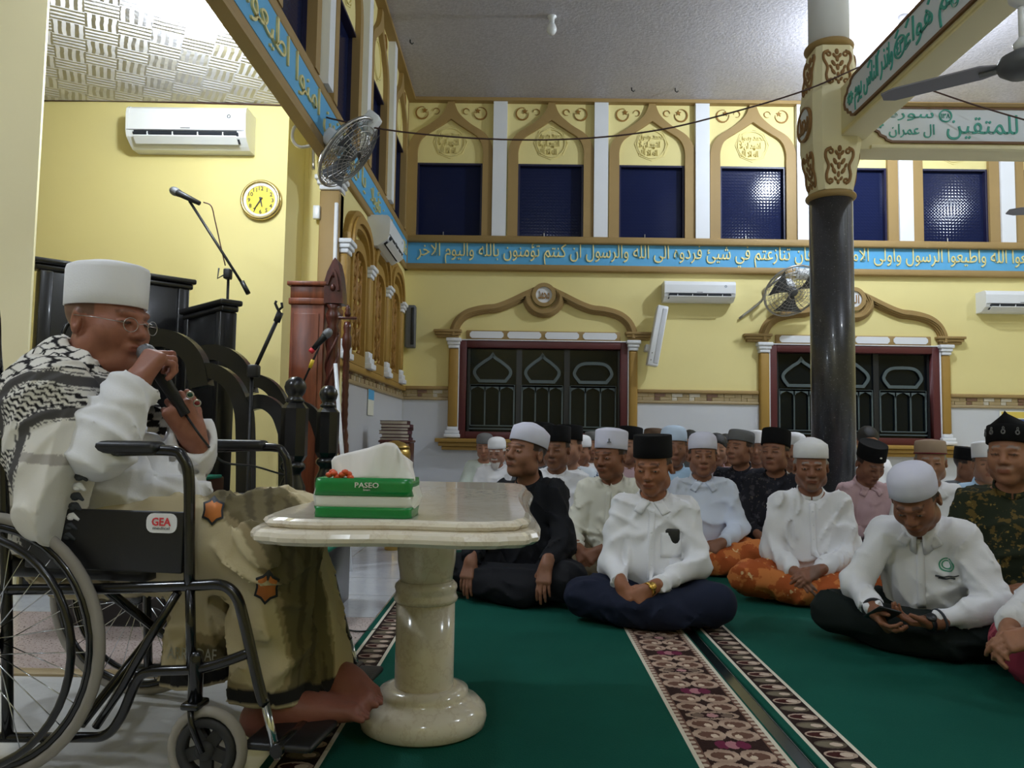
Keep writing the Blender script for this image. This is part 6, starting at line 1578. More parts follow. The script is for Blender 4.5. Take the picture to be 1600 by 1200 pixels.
# 4 man in front, black songkok
P4, q = person('man in a black cap, white shirt and navy sarong at the centre, hands clasped', (1020, 678, 3.42, FL), -14, 'white_cotton', 'navy_cloth', ('songkok', 'velvet_black'), head=(-.16, .2, .0), arms={-1: dict(el=(-.195, -.08, .25), wr=(-.115, -.29, .19), f=(.30, -.45, -.8), n=(.45, .75, -.2), curl=(.3, .5, .4)), 1: dict(el=(.215, -.09, .26), wr=(.015, -.31, .185), f=(-.8, -.3, -.55), n=(-.25, .8, -.5), curl=(.4, .5, .4))}, lod=0, seed=5, collar='fold', tone=(150, 98, 70), belly=.3, lapw=.86, sleeve=.88)
S4 = q['S']; s_ = q['s']
patch(P4, 'placket', S4, 'white_cotton', (0, -.1, .33*s_), (1, 0, 0), (0, 0, 1), (0, 1, 0), .028, .33, 3, 14)
buttons(P4, S4, [(0, -.1, z*s_) for z in (.47, .40, .33, .26)], (0, 1, 0), 'plastic_white')
patch(P4, 'pocket', S4, 'white_cotton', (.082, -.1, .345*s_), (1, 0, 0), (0, 0, 1), (0, 1, 0), .085, .10, 6, 6, .003)
pk = S4.march((.082, -.4, .40*s_), (0, 1, 0))
ph = empty('mobile_phone', label='black phone sticking out of the shirt pocket of the man at the centre', cat='phone', M=P4.matrix_world @ Matrix.Translation(pk+Vector((0, -.008, 0))) if False else None)
ph.parent = None
mw = Matrix.Translation(P4.location) @ Matrix.Rotation(P4.rotation_euler.z, 4, 'Z') @ Matrix.Translation(pk+Vector((0, -.006, -.02)))
ph.matrix_world = mw
mb = MB(); mb.rbox((-.036, -.005, -.05), (.036, .005, .036), .006); mb.build('case', 'plastic_dark', ph)
mb = MB(); mb.rbox((-.03, -.0065, .006), (-.006, -.004, .03), .004); mb.build('camera_bump', 'plastic_dark', ph)
watch(P4, q, 1, 'gold_metal', 'gold_metal', (.2, -1, .5))
# 3 cream shirt, capped
P3, q = person('man in a cream shirt and white badge cap, just behind the man at the centre', (954, 672, 4.3, FL), -22, 'cream_cotton', 'khaki_cloth', ('tall', 'cap_lilac'), head=(-.28, .08, 0), arms={-1: dict(el=(-.21, -.09, .26), wr=(-.11, -.29, .2), f=(.5, -.5, -.6), n=(.3, .7, -.4)), 1: dict(el=(.21, -.1, .27), wr=(.02, -.3, .2), f=(-.7, -.4, -.5), n=(-.2, .7, -.5))}, lod=0, seed=8, tone=(134, 88, 64), stache=.3, captilt=-.16)
patch(P3, 'placket', q['S'], 'cream_cotton', (0, -.1, .36*q['s']), (1, 0, 0), (0, 0, 1), (0, 1, 0), .03, .27, 3, 12)
bH = q['H']; bR = q['R']; bs = q['s']*1.08
Mb_ = Matrix.Translation(bH+bR @ (Vector((.045, -.082, .092))*bs)) @ bR.to_4x4() @ Matrix.Rotation(.5, 4, 'Z')
mb = MB(); mb.prism([(-.012, -.012), (.012, -.012), (.009, -.006), (.004, -.004), (.005, .006), (0, .014), (-.005, .006), (-.004, -.004), (-.009, -.006)], -.004, .004, Mb_); mb.build('cap_badge', 'print_grey', P3)
# 9 elder with orange sarong
P9, q = person('elderly man in a white cap, white shirt and orange printed sarong', (1267, 684, 3.9, FL), -12, 'white_cotton', 'orange_sarong', ('peaked', 'cap_white'), head=(-.10, .12, .0), arms={-1: dict(el=(-.20, -.06, .25), wr=(-.12, -.28, .17), f=(.35, -.6, -.5), n=(.5, .6, -.4)), 1: dict(el=(.205, -.06, .25), wr=(-.01, -.30, .185), f=(-.85, -.4, -.3), n=(-.2, .6, -.7))}, lod=0, seed=12, tone=(138, 92, 70), hair=GR, stache=.35, goatee=.45, grey=(120, 108, 100), lapw=1.02, collar='band')
patch(P9, 'placket', q['S'], 'white_cotton', (0, -.1, .37*q['s']), (1, 0, 0), (0, 0, 1), (0, 1, 0), .03, .25, 3, 12)
buttons(P9, q['S'], [(0, -.1, z*q['s']) for z in (.46, .39, .32)], (0, 1, 0), 'plastic_white')
# 12 man bent over a phone
P12, q = person('man in a white cap and embroidered white shirt, head bent over his phone', (1430, 718, 2.86, FL), -34, 'white_cotton', 'black_green_cloth', ('soft', 'cap_lilac'), lean=.42, head=(-.10, .62, -.05), hoff=(0, -.05, -.02), arms={-1: dict(el=(-.25, -.21, .25), wr=(-.135, -.44, .185), f=(.45, -.6, -.45), n=(.5, .3, .6), curl=(.5, .6, .5)), 1: dict(el=(.27, -.20, .23), wr=(.06, -.40, .165), f=(-.92, -.35, .0), n=(-.1, -.15, .95), curl=(.45, .5, .4))}, lod=0, seed=15, tone=(136, 90, 66), lapw=1.05, collar='fold', knees={-1: (-.34, -.22, .12), 1: (.35, -.20, .11)}, captilt=-.22, sleeve=.95)
S12 = q['S']; sC = q['s']
R34 = Matrix.Translation(P12.location) @ Matrix.Rotation(P12.rotation_euler.z, 4, 'Z')
pd = (-.0, 1, .35)
patch(P12, 'placket', S12, 'white_cotton', (0, -.15, .33*sC), (1, 0, 0), (0, -.3, 1), pd, .028, .26, 3, 12)
for r0, r1 in ((.026, .021), (.017, .0125)):
    cen = Vector((.085, -.15, .375*sC)); V = []; F_ = []
    for kk in range(24):
        a = 2*PI*kk/24
        for r in (r0, r1): b = cen+Vector((r*math.cos(a), 0, r*math.sin(a))); pq = S12.march(b-Vector(pd).normalized()*.25, pd) or b; V.append(pq-Vector(pd).normalized()*.0035)
    for kk in range(24): l = (kk+1) % 24; F_.append((2*kk, 2*l, 2*l+1, 2*kk+1))
    mb = MB(); mb.add(V, F_, 0, True); mb.build('embroidered_emblem', 'thread_green', P12)
for kk, (w_, dz_) in enumerate(((.075, -.042), (.055, -.05))):
    patch(P12, 'embroidered_line', S12, 'thread_dark', (.085, -.15, .375*sC+dz_), (1, 0, 0), (0, -.3, 1), pd, w_, .0028, 10, 1, .0035)
for k in (-1, 1):
    w = q['wr'][k]; e = q['el'][k]; d = (w-e).normalized(); c = e+(w-e)*.90
    mb = MB(); mb.lathe([(.0395, -.003), (.0412, -.003), (.0412, .003), (.0395, .003)], 24, Matrix.Translation(c) @ d.to_track_quat('Z', 'Y').to_matrix().to_4x4()); mb.build('cuff_trim', 'thread_dark', P12)
pm = R34 @ Matrix.Translation(Vector((-.105, -.475, .185))*sC) @ Matrix.Rotation(-.5, 4, 'X') @ Matrix.Rotation(.5, 4, 'Z')
ph = empty('mobile_phone', label='dark phone held in both hands by the man with bent head', cat='phone', M=pm)
mb = MB(); mb.rbox((-.038, -.078, -.0045), (.038, .078, .0045), .005); mb.build('case', 'plastic_dark', ph)
mb = MB(); mb.rbox((-.034, -.073, .0035), (.034, .073, .0055), .001); mb.build('screen', 'eye_dark', ph)
watch(P12, q, 1, 'plastic_dark', 'plastic_dark', (.2, -.6, .8))
# 16 man cut by the right edge
P16, q = person('man at the right edge, only his white sleeve, maroon sarong and hands showing', (1.93, 2.45, FL), -82, 'white_cotton', 'maroon_sarong', ('soft', 'cap_white'), lapw=.75, lean=.08, arms={-1: dict(el=(-.20, -.15, .27), wr=(-.07, -.375, .21), f=(.3, -.8, -.45), n=(.6, .3, -.5)), 1: dict(el=(.20, -.15, .27), wr=(.055, -.385, .215), f=(-.45, -.8, -.3), n=(-.4, .4, -.6))}, lod=1, seed=17, tone=(158, 110, 84))
# middle distance
person('man in a white shirt and black cap behind the man in black', (869, 665, 4.95, FL), -12, 'white_cotton', 'brown_batik', ('songkok', 'velvet_black'), head=(-.12, .06, 0), lod=1, seed=21, tone=(124, 84, 62), stache=.3, arms=CLASP)
person('young man in a white cap and pale blue shirt facing the viewer', (1098, 674, 4.7, FL), -4, 'blue_white_cotton', 'orange_sarong', ('soft', 'cap_lilac'), head=(-.10, .04, 0), lod=1, seed=22, tone=(140, 96, 74), arms=CLASP, collar='fold')
person('man in a grey cap and dark patterned shirt, face turned left', (1156, 668, 5.7, FL), -30, 'dark_batik', 'black_cloth', ('flat', 'cap_grey'), head=(-.35, -.06, 0), lod=1, seed=23, tone=(150, 104, 80), arms=CLASP, stache=.3)
person('man in a black cap and dark patterned shirt, left of the elderly man', (1211, 671, 5.0, FL), -22, 'dark_batik', 'black_cloth', ('songkok', 'velvet_black'), head=(-.25, -.08, 0), lod=1, seed=24, tone=(142, 98, 76), arms=CLASP, stache=.3)
P10, q = person('man in a pink shirt and jeans looking down, right of the column', (1359, 690, 4.95, FL), 12, 'pink_shirt', 'denim', ('songkok', 'velvet_black'), head=(-.1, .5, 0), lean=.12, lod=1, seed=25, tone=(132, 90, 70), sleeve=.35, arms={-1: dict(el=(-.2, -.12, .25), wr=(.03, -.33, .17), f=(.7, -.5, -.4), n=(.1, .6, -.6)), 1: dict(el=(.26, -.12, .25), wr=(.12, -.36, .18), f=(-.6, -.6, -.4), n=(-.2, .6, -.6))}, collar='fold')
watch(P10, q, 1, 'watch_pale', 'watch_pale', (.3, -.9, .4))
mb = MB(); mb.ball(q['H']+q['R'] @ (Vector((.0, -.098, .10))*q['s']), (.009, .004, .006), 8); mb.build('cap_badge', 'paper', P10)
P11, q = person('man in a beige cap and white shirt behind the man bent over his phone', (1454, 682, 4.5, FL), -16, 'white_cotton', 'navy_cloth', ('flat', 'cap_beige'), head=(-.18, .1, 0), lod=1, seed=26, tone=(160, 116, 92), hair=GR, arms=CLASP, collar='fold')
mb = MB(); H, R = q['H'], q['R']; mb.tube([H+R @ (Vector((.084*math.cos(a)*1.06, .010+.104*math.sin(a)*1.06, .048-.14*(.104*math.sin(a)))) *q['s']*1.0) for a in [2*PI*k/24 for k in range(24)]], .003, 6, closed=True); mb.build('cap_trim', 'maroon_cloth', P11)
P13, q = person('man in a peaked black cap with pale motifs and green batik shirt, right edge', (1580, 672, 3.4, FL), -30, 'green_batik', 'black_cloth', None, head=(-.3, .0, 0), lod=1, seed=27, tone=(160, 112, 86), hair=GR, arms=CLASP, stache=.25)
H, R, hs_ = q['H'], q['R'], q['s']*1.08
mb = MB(); mb.lathe([(.95, -.016), (1.0, -.014), (1.02, .03), (1.0, .05)], 40, None, 0, .084, .105); MC_ = Matrix.Translation(H) @ R.to_4x4() @ Matrix.Translation((0, .01*hs_, .05*hs_)) @ Matrix.Rotation(-.2, 4, 'X') @ Matrix.Diagonal((hs_, hs_, hs_, 1))
ob = mb.build('cap', 'velvet_black', P13); ob.matrix_local = MC_
mb = MB()
V = []; F_ = []; n = 28
for k in range(n):
    a = 2*PI*k/n; V.append((.084*math.cos(a), .105*math.sin(a), .045))
for k in range(n):
    a = 2*PI*k/n; V.append((.045*math.cos(a)*abs(math.cos(a)), .1*math.sin(a), .075+.025*(1-abs(math.cos(a)))))
V += [(0, -.09, .1), (0, .09, .1)]
F_ = [(k, (k+1) % n, n+(k+1) % n, n+k) for k in range(n)]+[tuple(n+k for k in range(n))]
mb.add(V, F_, 0, True); o2 = mb.build('cap_crown', 'velvet_black', ob)
for k in range(12):
    a = 2*PI*k/12; M = Matrix.Translation((.0862*math.cos(a), .1078*math.sin(a), .016)) @ Matrix.Rotation(a+PI/2, 4, 'Z')
    mb = MB(); mb.strip([(x*.8, z) for x, z in ring_pts(.010, 8)], [(x*.4, z*.5) for x, z in ring_pts(.010, 8)], -.003, .003, M, closed=True); mb.strip([(x*.6, z+.014) for x, z in ring_pts(.007, 8)], [(x*.3, z*.5+.014) for x, z in ring_pts(.007, 8)], -.003, .003, M, closed=True); mb.build('cap_motif', 'cap_grey', ob)
P17, q = person('old man with a white beard, white cap and white shirt, near the side wall', (776, 682, 6.9, FL), -6, 'white_cotton', 'khaki_cloth', ('soft', 'cap_white'), head=(-.15, .22, 0), lod=1, seed=31, tone=(150, 108, 88), hair=(200, 200, 200), stache=.7, goatee=.9, grey=(206, 204, 202), beard=.015, arms=CLASP)
# far rows
far = [
 ('man in a pale green shirt and patterned cap, furthest left by the window', 757, 676, 7.9, 5, 'pale_green_shirt', 'brown_batik', ('soft', 'cap_grey'), (-.2, .2, 0)),
 ('man in a black cap half hidden by the white cap of the man in black', 846, 661, 6.1, -10, 'grey_shirt', 'black_cloth', ('songkok', 'velvet_black'), (-.2, 0, 0)),
 ('man in a tall black cap and white shirt with blue print', 889, 664, 5.6, -14, 'blue_print', 'navy_cloth', ('songkok', 'velvet_black'), (-.2, .05, 0)),
 ('man in a white cap and white shirt, left of the badge cap', 909, 679, 7.0, -10, 'white_cotton', 'black_cloth', ('soft', 'cap_white'), (-.2, .2, 0)),
 ('man in a grey cap far back below the first window', 927, 671, 7.7, -8, 'white_cotton', 'black_cloth', ('flat', 'cap_grey'), (-.1, .1, 0)),
 ('man in a low black cap between the badge cap and the front black cap', 984, 667, 6.1, -15, 'pink_shirt', 'black_cloth', ('songkok', 'velvet_black'), (-.3, .0, 0)),
 ('man in a brown cap behind the front black cap', 1022, 666, 6.8, -8, 'brown_batik', 'black_cloth', ('flat', 'brown_cap'), (-.1, .0, 0)),
 ('man in a light blue cap and light blue shirt behind the centre', 1053, 664, 5.45, -10, 'sky_shirt', 'navy_cloth', ('soft', 'cap_blue'), (.1, .05, 0)),
 ('bareheaded man in a dusty pink shirt behind the young man', 1120, 684, 6.3, -6, 'pink_shirt', 'denim', None, (-.1, .05, 0)),
 ('bareheaded man with black hair left of the grey cap', 1134, 684, 7.3, -6, 'black_cloth', 'black_cloth', None, (-.2, .1, 0)),
 ('man in a white cap between the grey cap and the black cap', 1184, 675, 6.8, -12, 'blue_print', 'black_cloth', ('tall', 'cap_white'), (-.2, .0, 0)),
 ('man in a white cap peeping out left of the granite column', 1241, 675, 6.15, -12, 'white_cotton', 'black_cloth', ('soft', 'cap_white'), (-.3, .0, 0)),
 ('bareheaded man in a white shirt behind the pink shirt', 1357, 673, 7.7, -4, 'white_cotton', 'black_cloth', None, (-.1, .2, 0)),
 ('man in a black cap and dark shirt, right of the beige cap', 1512, 700, 5.9, 14, 'grey_shirt', 'black_cloth', ('songkok', 'velvet_black'), (.3, .25, 0)),
 ('man in a white cap and sky blue shirt near the right edge', 1541, 692, 5.2, -10, 'sky_shirt', 'navy_cloth', ('tall', 'cap_white'), (-.2, .05, 0)),
 ('man with dark hair left of the young man in pale blue', 1078, 678, 8.0, -4, 'grey_shirt', 'black_cloth', None, (-.1, .1, 0)),
]
for i, (lab, px, py, Y, fc_, top, low, cp_, hd) in enumerate(far):
    person(lab, (px, py, Y, FL if Y < 4.5 else .0), fc_, top, low, cp_, head=hd, lod=2, seed=60+i, tone=((150, 104, 80), (134, 92, 70), (160, 116, 92))[i % 3], hair_mesh=cp_ is None, hands=False, lapw=.82, collar='fold' if top in ('sky_shirt', 'pink_shirt') else None)


# ------------------------------------------------------------------ the speaker in the wheelchair
SP = empty('person', M=WM, label='elderly speaker in a white cap and checked shawl, in a wheelchair, holding a microphone', cat='person')
Q = lambda px, py, lat=0.: ch(px, py, lat)
sc = 1.10; H = Q(168, 505, -.01); R = Matrix.Rotation(math.radians(90-11), 3, 'Z') @ Matrix.Rotation(.06, 3, 'X')
N = Q(132, 600, 0.)
SH = {-1: Q(88, 632, -.19), 1: Q(120, 628, .18)}; EL = {-1: Q(158, 702, -.235), 1: Q(285, 735, .25)}; WR = {-1: Q(208, 605, -.14), 1: Q(303, 684, .03)}
hp = {-1: Q(120, 850, -.10), 1: Q(130, 850, .11)}; kn = {-1: Q(420, 842, -.14), 1: Q(452, 832, .12)}; an = {-1: Q(424, 1098, -.115), 1: Q(487, 1040, .05)}
f1 = (Q(252, 541, -.10)-WR[-1]).normalized(); f2 = (Q(264, 612, -.04)-WR[1]).normalized()
lo = Vector((-.32, -.42, .0)); hi = Vector((.95, .42, 1.32)); hm = Vector((.14, .15, .165))
fine = [(H-hm, H+hm, .0042), (Q(556, 1106, -.05)-Vector((.03, .06, .04)), Q(578, 1084, .02)+Vector((.05, .06, .04)), .006)]
for w, f in ((WR[-1], f1), (WR[1], f2)): c = w+f*.08; fine.append((c-Vector((.09,)*3), c+Vector((.09,)*3), .0046))
S = Sdf(lo, hi, .018, fine)
S.ell(Q(105, 690, 0), (.12, .15, .16), None, .05); S.ell(Q(165, 760, 0), (.15, .15, .14), None, .05); S.cap(SH[-1], SH[1], .05, None, .04)
S.cap(N, H+R @ Vector((0, .03, -.06)), .066, .064, .03)
for k in (-1, 1):
    S.chain([SH[k], EL[k], WR[k]], [.05, .042, .029], .02); S.chain([hp[k], kn[k], an[k]], [.085, .062, .04], .03)
add_head(S, H, R, sc, True, .008)
add_hand(S, WR[-1], f1, (.35, .9, -.25), 1, (.95, 1.25, .9), .03, 1.14, (.9, .6))
add_hand(S, WR[1], f2, (-.45, .85, -.25), -1, (1.0, 1.25, .9), .04, 1.12, (.9, .6))
# feet
for heel, mid, toe, up in ((Q(404, 1124, -.11), Q(480, 1108, -.08), Q(556, 1106, -.05), an[-1]), (Q(486, 1068, .05), Q(538, 1066, .035), Q(578, 1084, .02), an[1])):
    S.cap(up, heel+Vector((.01, 0, .01)), .042, .040, .03); S.cap(up+Vector((.015, 0, .0)), mid+Vector((.02, 0, .0)), .036, .03, .03); [(S.cap(heel+Vector((0, e, 0)), mid+Vector((0, e*1.4, 0)), .034, .032, .03), S.cap(mid+Vector((0, e*1.4, 0)), toe+Vector((0, e*1.8, -.004)), .032, .021, .03)) for e in (-.013, .013)]
    sd = Vector((.12, 1, 0)).normalized()
    for q in range(5): b = toe+sd*(q-2)*.0195+Vector((.014-.006*abs(q-1.2), 0, -.006)); S.cap(b, b+Vector((.026-.003*q, 0, -.008)), .0105-.0008*q, .0088-.0006*q, .003)
tl = np.array(lin((150, 98, 78)), np.float32); hl = np.array(lin((120, 116, 112)), np.float32)
def tones(V):
    c = np.tile(tl, (len(V), 1)); low = V[:, 2] < .25; c[low] = np.array(lin((142, 88, 76)))
    return head_tone(V, H, R, sc, tl, np.array(lin((104, 76, 62)), np.float32), hl, .0, .0, c, True)
sdf_obj('body', S, 'skin', SP, tones)
add_cap(SP, H, R, 'tall', 'cap_white', sc*1.02, -.04, .050)
# glasses
for s in (-1, 1):
    mb = MB(); M = Matrix.Translation(H+R @ (Vector((s*.034, -.108, -.006))*sc)) @ R.to_4x4() @ Matrix.Rotation(s*.18, 4, 'Z')
    mb.tube([M @ Vector((.0205*math.cos(a), 0, .0185*math.sin(a))) for a in [2*PI*k/24 for k in range(24)]], .001, 6, closed=True); mb.tube([M @ Vector((s*.0205, 0, .004)), H+R @ (Vector((s*.083, -.05, .004))*sc), H+R @ (Vector((s*.086, .015, .008))*sc)], .001, 6)
    if s == 1: mb.tube([H+R @ (Vector((-.013, -.112, -.002))*sc), H+R @ (Vector((0, -.118, .001))*sc), H+R @ (Vector((.013, -.112, -.002))*sc)], .001, 6)
    mb.build('glasses', 'steel', SP)
# robe
S = Sdf(Vector((-.32, -.42, .45)), Vector((.6, .42, N.z+.1)), .0075)
S.ell(Q(100, 690, 0), (.15, .185, .17), None, .06); S.ell(Q(168, 755, 0), (.19, .19, .16), None, .08); S.ell(Q(110, 825, 0), (.22, .2, .11), None, .05); S.cap(SH[-1], SH[1], .066, None, .05)
S.cap(Q(150, 790, -.05), Q(290, 770, -.06), .1, .055, .06); S.cap(Q(150, 790, .08), Q(280, 770, .1), .1, .06, .06)
for k, r2 in ((-1, .058), (1, .062)):
    w_ = EL[k]+(WR[k]-EL[k])*.93; S.cap(SH[k], EL[k], .068, .062, .035); S.cap(EL[k], w_, .062, r2, .03); S.ell(EL[k]+Vector((-.004, 0, -.008)), (.060,)*3, None, .03)
S.wrinkle(.020, 46., 5, .9, 6)
for k in (-1, 1):
    dr = (WR[k]-EL[k]).normalized(); w_ = EL[k]+(WR[k]-EL[k])*.93; p = w_+dr*.02
    S.cap(w_-dr*.01, p+dr*.05, .040, .046, .004, True)
    sl, X, Y, Z = S.reg(p-Vector((.1,)*3), p+Vector((.1,)*3)); b = (X-p.x)*dr.x+(Y-p.y)*dr.y+(Z-p.z)*dr.z; S.d[sl] = np.maximum(S.d[sl], b)
S.cap(N+Vector((.02, 0, .01)), H, .075, .085, .006, True); S.plane_cut((0, 0, .50), (0, 0, -1))
sdf_obj('robe', S, 'white_cotton', SP)
collar_band(SP, N+Vector((.012, 0, -.005)), (.35, 0, 1), (1, -.1, -.2), (.074, .08), .045, 'cream_cotton', .08)
# sarong with a black hem, olive and cream panels
G = Sdf(Vector((-.2, -.4, .05)), Vector((.75, .4, .75)), .0085)
for k in (-1, 1): G.cap(hp[k], kn[k], .115, .098, .06); G.cap(kn[k], an[k]+Vector((0, 0, -.02)), .098, .085, .05)
G.cap(Q(350, 870, .0), Q(292, 1085, -.06), .10, .06, .07); G.cap(Q(350, 870, .1), Q(330, 1060, .06), .10, .08, .07); G.cap(Q(430, 850, .0), Q(455, 1040, -.02), .1, .085, .06)
G.cap(Q(150, 850, 0), Q(260, 850, 0), .13, .12, .05)
G.wrinkle(.030, 46., 9, .10, 6); G.plane_cut(Q(400, 1094, -.12), (-.06, -.05, -1))
hemp = Q(400, 1094, -.12); hemn = Vector((-.06, -.05, -1)).normalized()
def sar_tone(V):
    rs = np.random.RandomState(4); x, y, z = V[:, 0], V[:, 1], V[:, 2]
    d = -((V-np.array(hemp)) @ np.array(hemn)); th = np.arctan2(y+.02, np.abs(x-.30)*.6+.12)*3.2+np.clip(z-.45, 0, 1)*4.+x*3.
    f = np.sin(th*1.5+.5*np.sin(z*7+x*4))+.45*np.sin(th*3.3+1.3+z*5)+.25*np.sin(x*11+z*15)
    c = np.where((f > .12)[:, None], np.array(lin((112, 102, 76))), np.array(lin((206, 192, 158))))
    c = np.where(((f > -.12) & (f <= .12))[:, None], np.array(lin((160, 144, 112))), c)
    st = (f > .55) & (np.sin(x*120+y*90) > .3); c[st] = np.array(lin((88, 80, 60)))
    c[(d < .045)] = np.array(lin((38, 38, 40))); c[(d < .012)] = np.array(lin((196, 182, 150)))
    return c.astype(np.float32)
m, t = newmat('sarong_cloth', .85, 0, .25); a = t.n('ShaderNodeAttribute'); a.attribute_name = 'tone'; t.l(a.outputs['Color'], t.b.inputs['Base Color']); t.bump(t.noise(t.coord('Object'), 220, 2).outputs['Fac'], .12, .003)
sar = sdf_obj('sarong', G, 'sarong_cloth', SP, sar_tone)
plain('motif_orange', (206, 124, 62), .8)
e_l = WI @ EYE
for (px, py, r) in ((417, 918, .024), (333, 797, .022)):
    d = (WI.to_3x3() @ ray(px, py)).normalized(); p0 = e_l+d*1.3; u = Vector((1, 0, 0)); v = d.cross(u).normalized(); v = -v if v.z < 0 else v
    for rr, mm, lf in ((r*1.25, 'thread_dark', .008), (r, 'motif_orange', .0105)):
        V = []; ctr = G.march(p0, d, 1.4)
        if not ctr: continue
        V.append(ctr-d*lf)
        for k in range(12):
            a = 2*PI*k/12; ra = rr*(1.12 if k % 2 else .86); b = ctr+u*(ra*math.cos(a))+v*(ra*1.15*math.sin(a)); q = G.march(b-d*.08, d, .3) or b; V.append(q-d*lf)
        mb = MB(); mb.add(V, [(0, 1+k, 1+(k+1) % 12) for k in range(12)], 0, True); o = mb.build('printed_star', mm, SP); o.modifiers.new('t', 'SOLIDIFY').thickness = .001
# lettering woven into the sarong near the hem
d = (WI.to_3x3() @ ray(300, 1022)).normalized(); p0 = e_l+d*1.75
c0 = G.march(e_l+d*1.2, d, 1.4)
if c0:
    on_surface_text(SP, 'woven_lettering', G, 'cream_cotton', 'ARRODAE', c0, (1, 0, 0), (0, 0, 1), d, .13, .03, .01, .004)
# checked shawl over the shoulders
S = Sdf(Vector((-.34, -.42, .5)), Vector((.32, .40, 1.2)), .0043)
S.cap(Q(80, 614, -.20), Q(112, 612, .19), .088, .08, .05); S.cap(Q(92, 574, 0.), Q(30, 665, 0.), .075, .12, .05); S.cap(Q(84, 590, -.10), Q(62, 625, -.2), .062, .07, .05); S.cap(Q(84, 590, .10), Q(62, 625, .2), .062, .07, .05); S.ell(Q(50, 715, 0), (.14, .215, .2), None, .06)
S.cap(Q(80, 636, -.22), Q(88, 790, -.285), .105, .082, .05); S.cap(Q(45, 690, -.15), Q(55, 830, -.2), .11, .08, .06)
S.cap(Q(90, 800, -.30), Q(96, 856, -.335), .034, .012, .03)
for k in (-1, 1):
    S.chain([Q(92, 548, k*.075), Q(122, 575, k*.108), Q(165, 612, k*.105), Q(205, 640, k*.07)], [.034, .036, .034, .028], .025)
S.cap(Q(92, 545, -.07), Q(92, 545, .07), .036, None, .02)
S.wrinkle(.012, 44., 21, .5)
S.cap(N+Vector((.01, 0, .0)), H, .068, .085, .008, True)
# cut away in front of the arm
pA, pB = Q(146, 655, -.25), Q(106, 850, -.25); dd = (pB-pA); nr = Vector((-dd.z, 0, dd.x)).normalized(); nr = nr if nr.x > 0 else -nr
X, Y, Z = S.ax[0][:, None, None], S.ax[1][None, :, None], S.ax[2][None, None, :]
b = (X-pA.x)*nr.x+(Z-pA.z)*nr.z+0*Y; zl = Q(150, 652, -.2).z
top = np.clip((Z-zl)/.04, 0, 1)+0*X+0*Y
S.d = np.where(top < 1, np.maximum(S.d, b-top*.2), S.d).astype(np.float32)
KX = F/1.93
o0 = Q(80, 650, -.26)
bands = [[(120, 600), (91, 592), (62, 594), (42, 604), (28, 624), (26, 650), (22, 688), (6, 716), (-10, 760)], [(150, 640), (96, 650), (77, 664), (73, 691), (74, 716), (58, 755), (50, 800), (60, 860)]]
def seg_dist(px, py, poly):
    D = np.full(len(px), 1e9)
    for (x0, y0), (x1, y1) in zip(poly[:-1], poly[1:]):
        L = (x1-x0)**2+(y1-y0)**2; t_ = np.clip(((px-x0)*(x1-x0)+(py-y0)*(y1-y0))/L, 0, 1); D = np.minimum(D, np.hypot(px-x0-(x1-x0)*t_, py-y0-(y1-y0)*t_))
    return D
def shawl_tone(V):
    px = 80+(V[:, 0]-o0.x)*KX; py = 650-(V[:, 2]-o0.z)*KX; py = py+np.where(V[:, 1] > -.1, 0, 0)
    c = np.tile(np.array(lin((226, 222, 214))), (len(V), 1)); ink = np.array(lin((34, 32, 34))); gry = np.array(lin((84, 82, 82))); pal = np.array(lin((176, 170, 164)))
    yb1 = np.interp(px, [-60, 0, 28, 45, 67, 95, 130, 210], [740, 640, 618, 602, 590, 590, 606, 640])
    net = py < yb1-10
    a = (py+.52*px)/21.+.12*np.sin(px*.28); b_ = (py-.60*px)/21.+.12*np.sin(py*.28)
    fa, fb = np.abs(a-np.round(a)), np.abs(b_-np.round(b_))
    c[net & ((fa < .085) | (fb < .085) | ((fa < .2) & (fb < .2)))] = ink
    z1 = (px > 30) & (py > yb1+14) & (px < 160) & (py < 655+(90-px)*.2) & (py < 690)
    z2 = (px < 66) & (py > 700) & (py < 765) & (px > 6); z3 = (px < 22) & (py > 640) & (py < 690)
    tri = 2*np.abs((px+.35*py)/13.-np.floor((px+.35*py)/13.+.5)); w = (py-.30*px+5.*tri)/9.
    c[(z1 | z2 | z3) & ((w-np.floor(w)) < .45)] = ink
    for pl in bands:
        D = seg_dist(px, py, pl); c[D < 7.5] = gry; c[(D > 9.5) & (D < 11)] = gry
    c[(np.abs(py-(800-.12*px)) < 14) & (px < 66)] = pal; c[(np.abs(py-(700+.1*px)) < 7) & (px > 80)] = pal
    return c.astype(np.float32)
m, t = newmat('shawl_cloth', .9, 0, .2); a = t.n('ShaderNodeAttribute'); a.attribute_name = 'tone'; t.l(a.outputs['Color'], t.b.inputs['Base Color']); t.bump(t.noise(t.coord('Object'), 220, 2).outputs['Fac'], .12, .003)
shw = sdf_obj('shawl', S, 'shawl_cloth', SP, shawl_tone)
rs = random.Random(3)
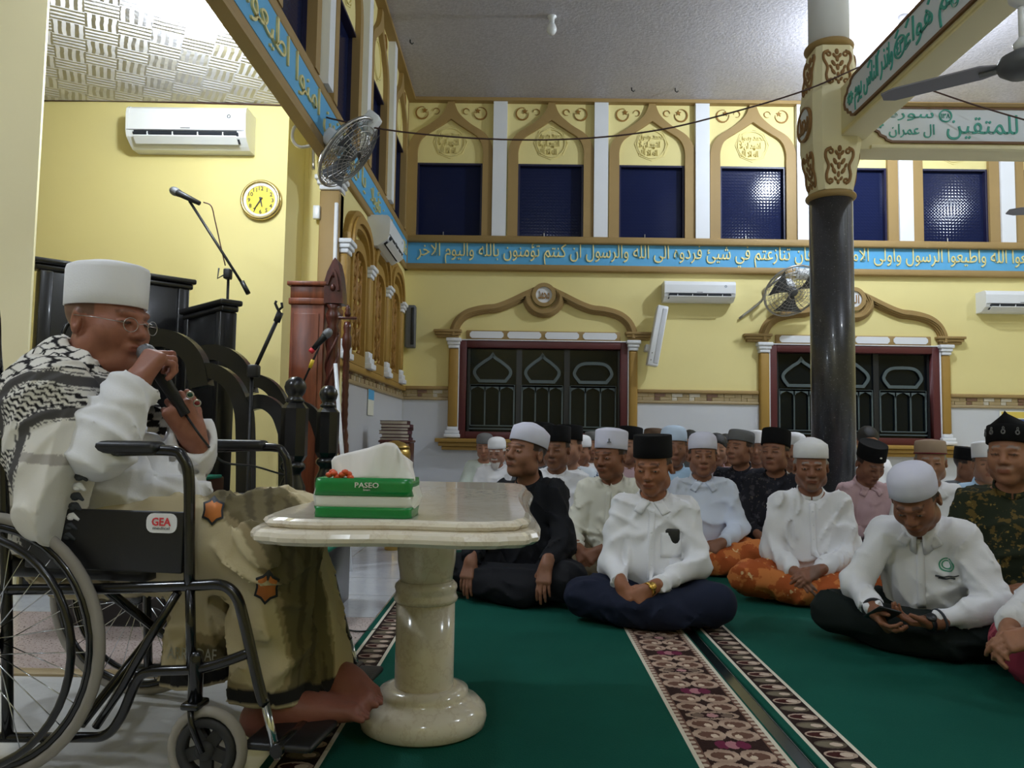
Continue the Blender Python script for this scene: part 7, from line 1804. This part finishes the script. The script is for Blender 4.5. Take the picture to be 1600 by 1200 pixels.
for k in range(13):
    f = k/12; px, py = 143+(106-143)*f, 668+(852-668)*f; d = (WI.to_3x3() @ ray(px-6, py)).normalized(); p = S.march(e_l+d*1.2, d, 1.2)
    if not p: p = Q(px-6, py, -.27)
    mb = MB(); p = p-d*.006; mb.tube([p, p+Vector((.014, -.006, .003)), p+Vector((.030, -.008, -.008))], [.009, .0075, .003], 7); mb.ball(p+Vector((.008, -.006, -.004)), (.010, .007, .006), 8); mb.build('tassel', 'thread_dark' if k % 3 else 'cap_white', SP)
# loose end of the shawl in front
K = Sdf(Q(215, 690, .12)-Vector((.1, .12, .12)), Q(250, 640, -.1)+Vector((.1, .25, .12)), .0045)
K.chain([Q(225, 632, .04), Q(240, 660, -.02), Q(246, 692, -.04)], [.022, .034, .022], .02); K.wrinkle(.012, 90, 3, 1.)
def end_tone(V):
    a = (V[:, 2]+.6*V[:, 0])*150; b = (V[:, 2]-.7*V[:, 0])*150; c = np.tile(np.array(lin((224, 220, 214))), (len(V), 1)); c[(np.sin(a)+np.sin(b)*.8) > .1] = np.array(lin((40, 38, 40))); return c.astype(np.float32)
sdf_obj('shawl_end', K, 'shawl_cloth', SP, end_tone)
# microphone in his hands, rings, cable
ma, mbb = WM @ Q(222, 541, -.045), WM @ Q(290, 648, -.015)
mic('microphone', ma, mbb, 'black microphone the speaker holds to his mouth with both hands')
plain('gem_green', (20, 70, 56), .1); plain('gem_red', (110, 20, 26), .1)
for (px, py, g) in ((297, 617, 'gem_green'), (308, 630, 'gem_red')):
    p = Q(px, py, .005); dl = (WI.to_3x3() @ ray(px, py)).normalized(); p = e_l+dl*((p-e_l).length-.035)
    mb = MB(); M = Matrix.Translation(p) @ (-dl).to_track_quat('Z', 'Y').to_matrix().to_4x4(); mb.lathe([(.0095, -.012), (.0105, -.004), (.0085, .003)], 16, M); o = mb.build('ring', 'steel', SP)
    mb = MB(); mb.ball((0, 0, 0), (.0075, .006, .005), 12, 0, M @ T(0, 0, .004)); mb.build('gem', g, o)
cable('black microphone cable looping from the speaker’s hands to the pulpit', [mbb, WM @ Q(320, 690, .0), at_y(350, 722, 2.35), at_y(395, 728, 2.7), at_y(430, 738, 3.0), at_y(455, 745, 3.05)])
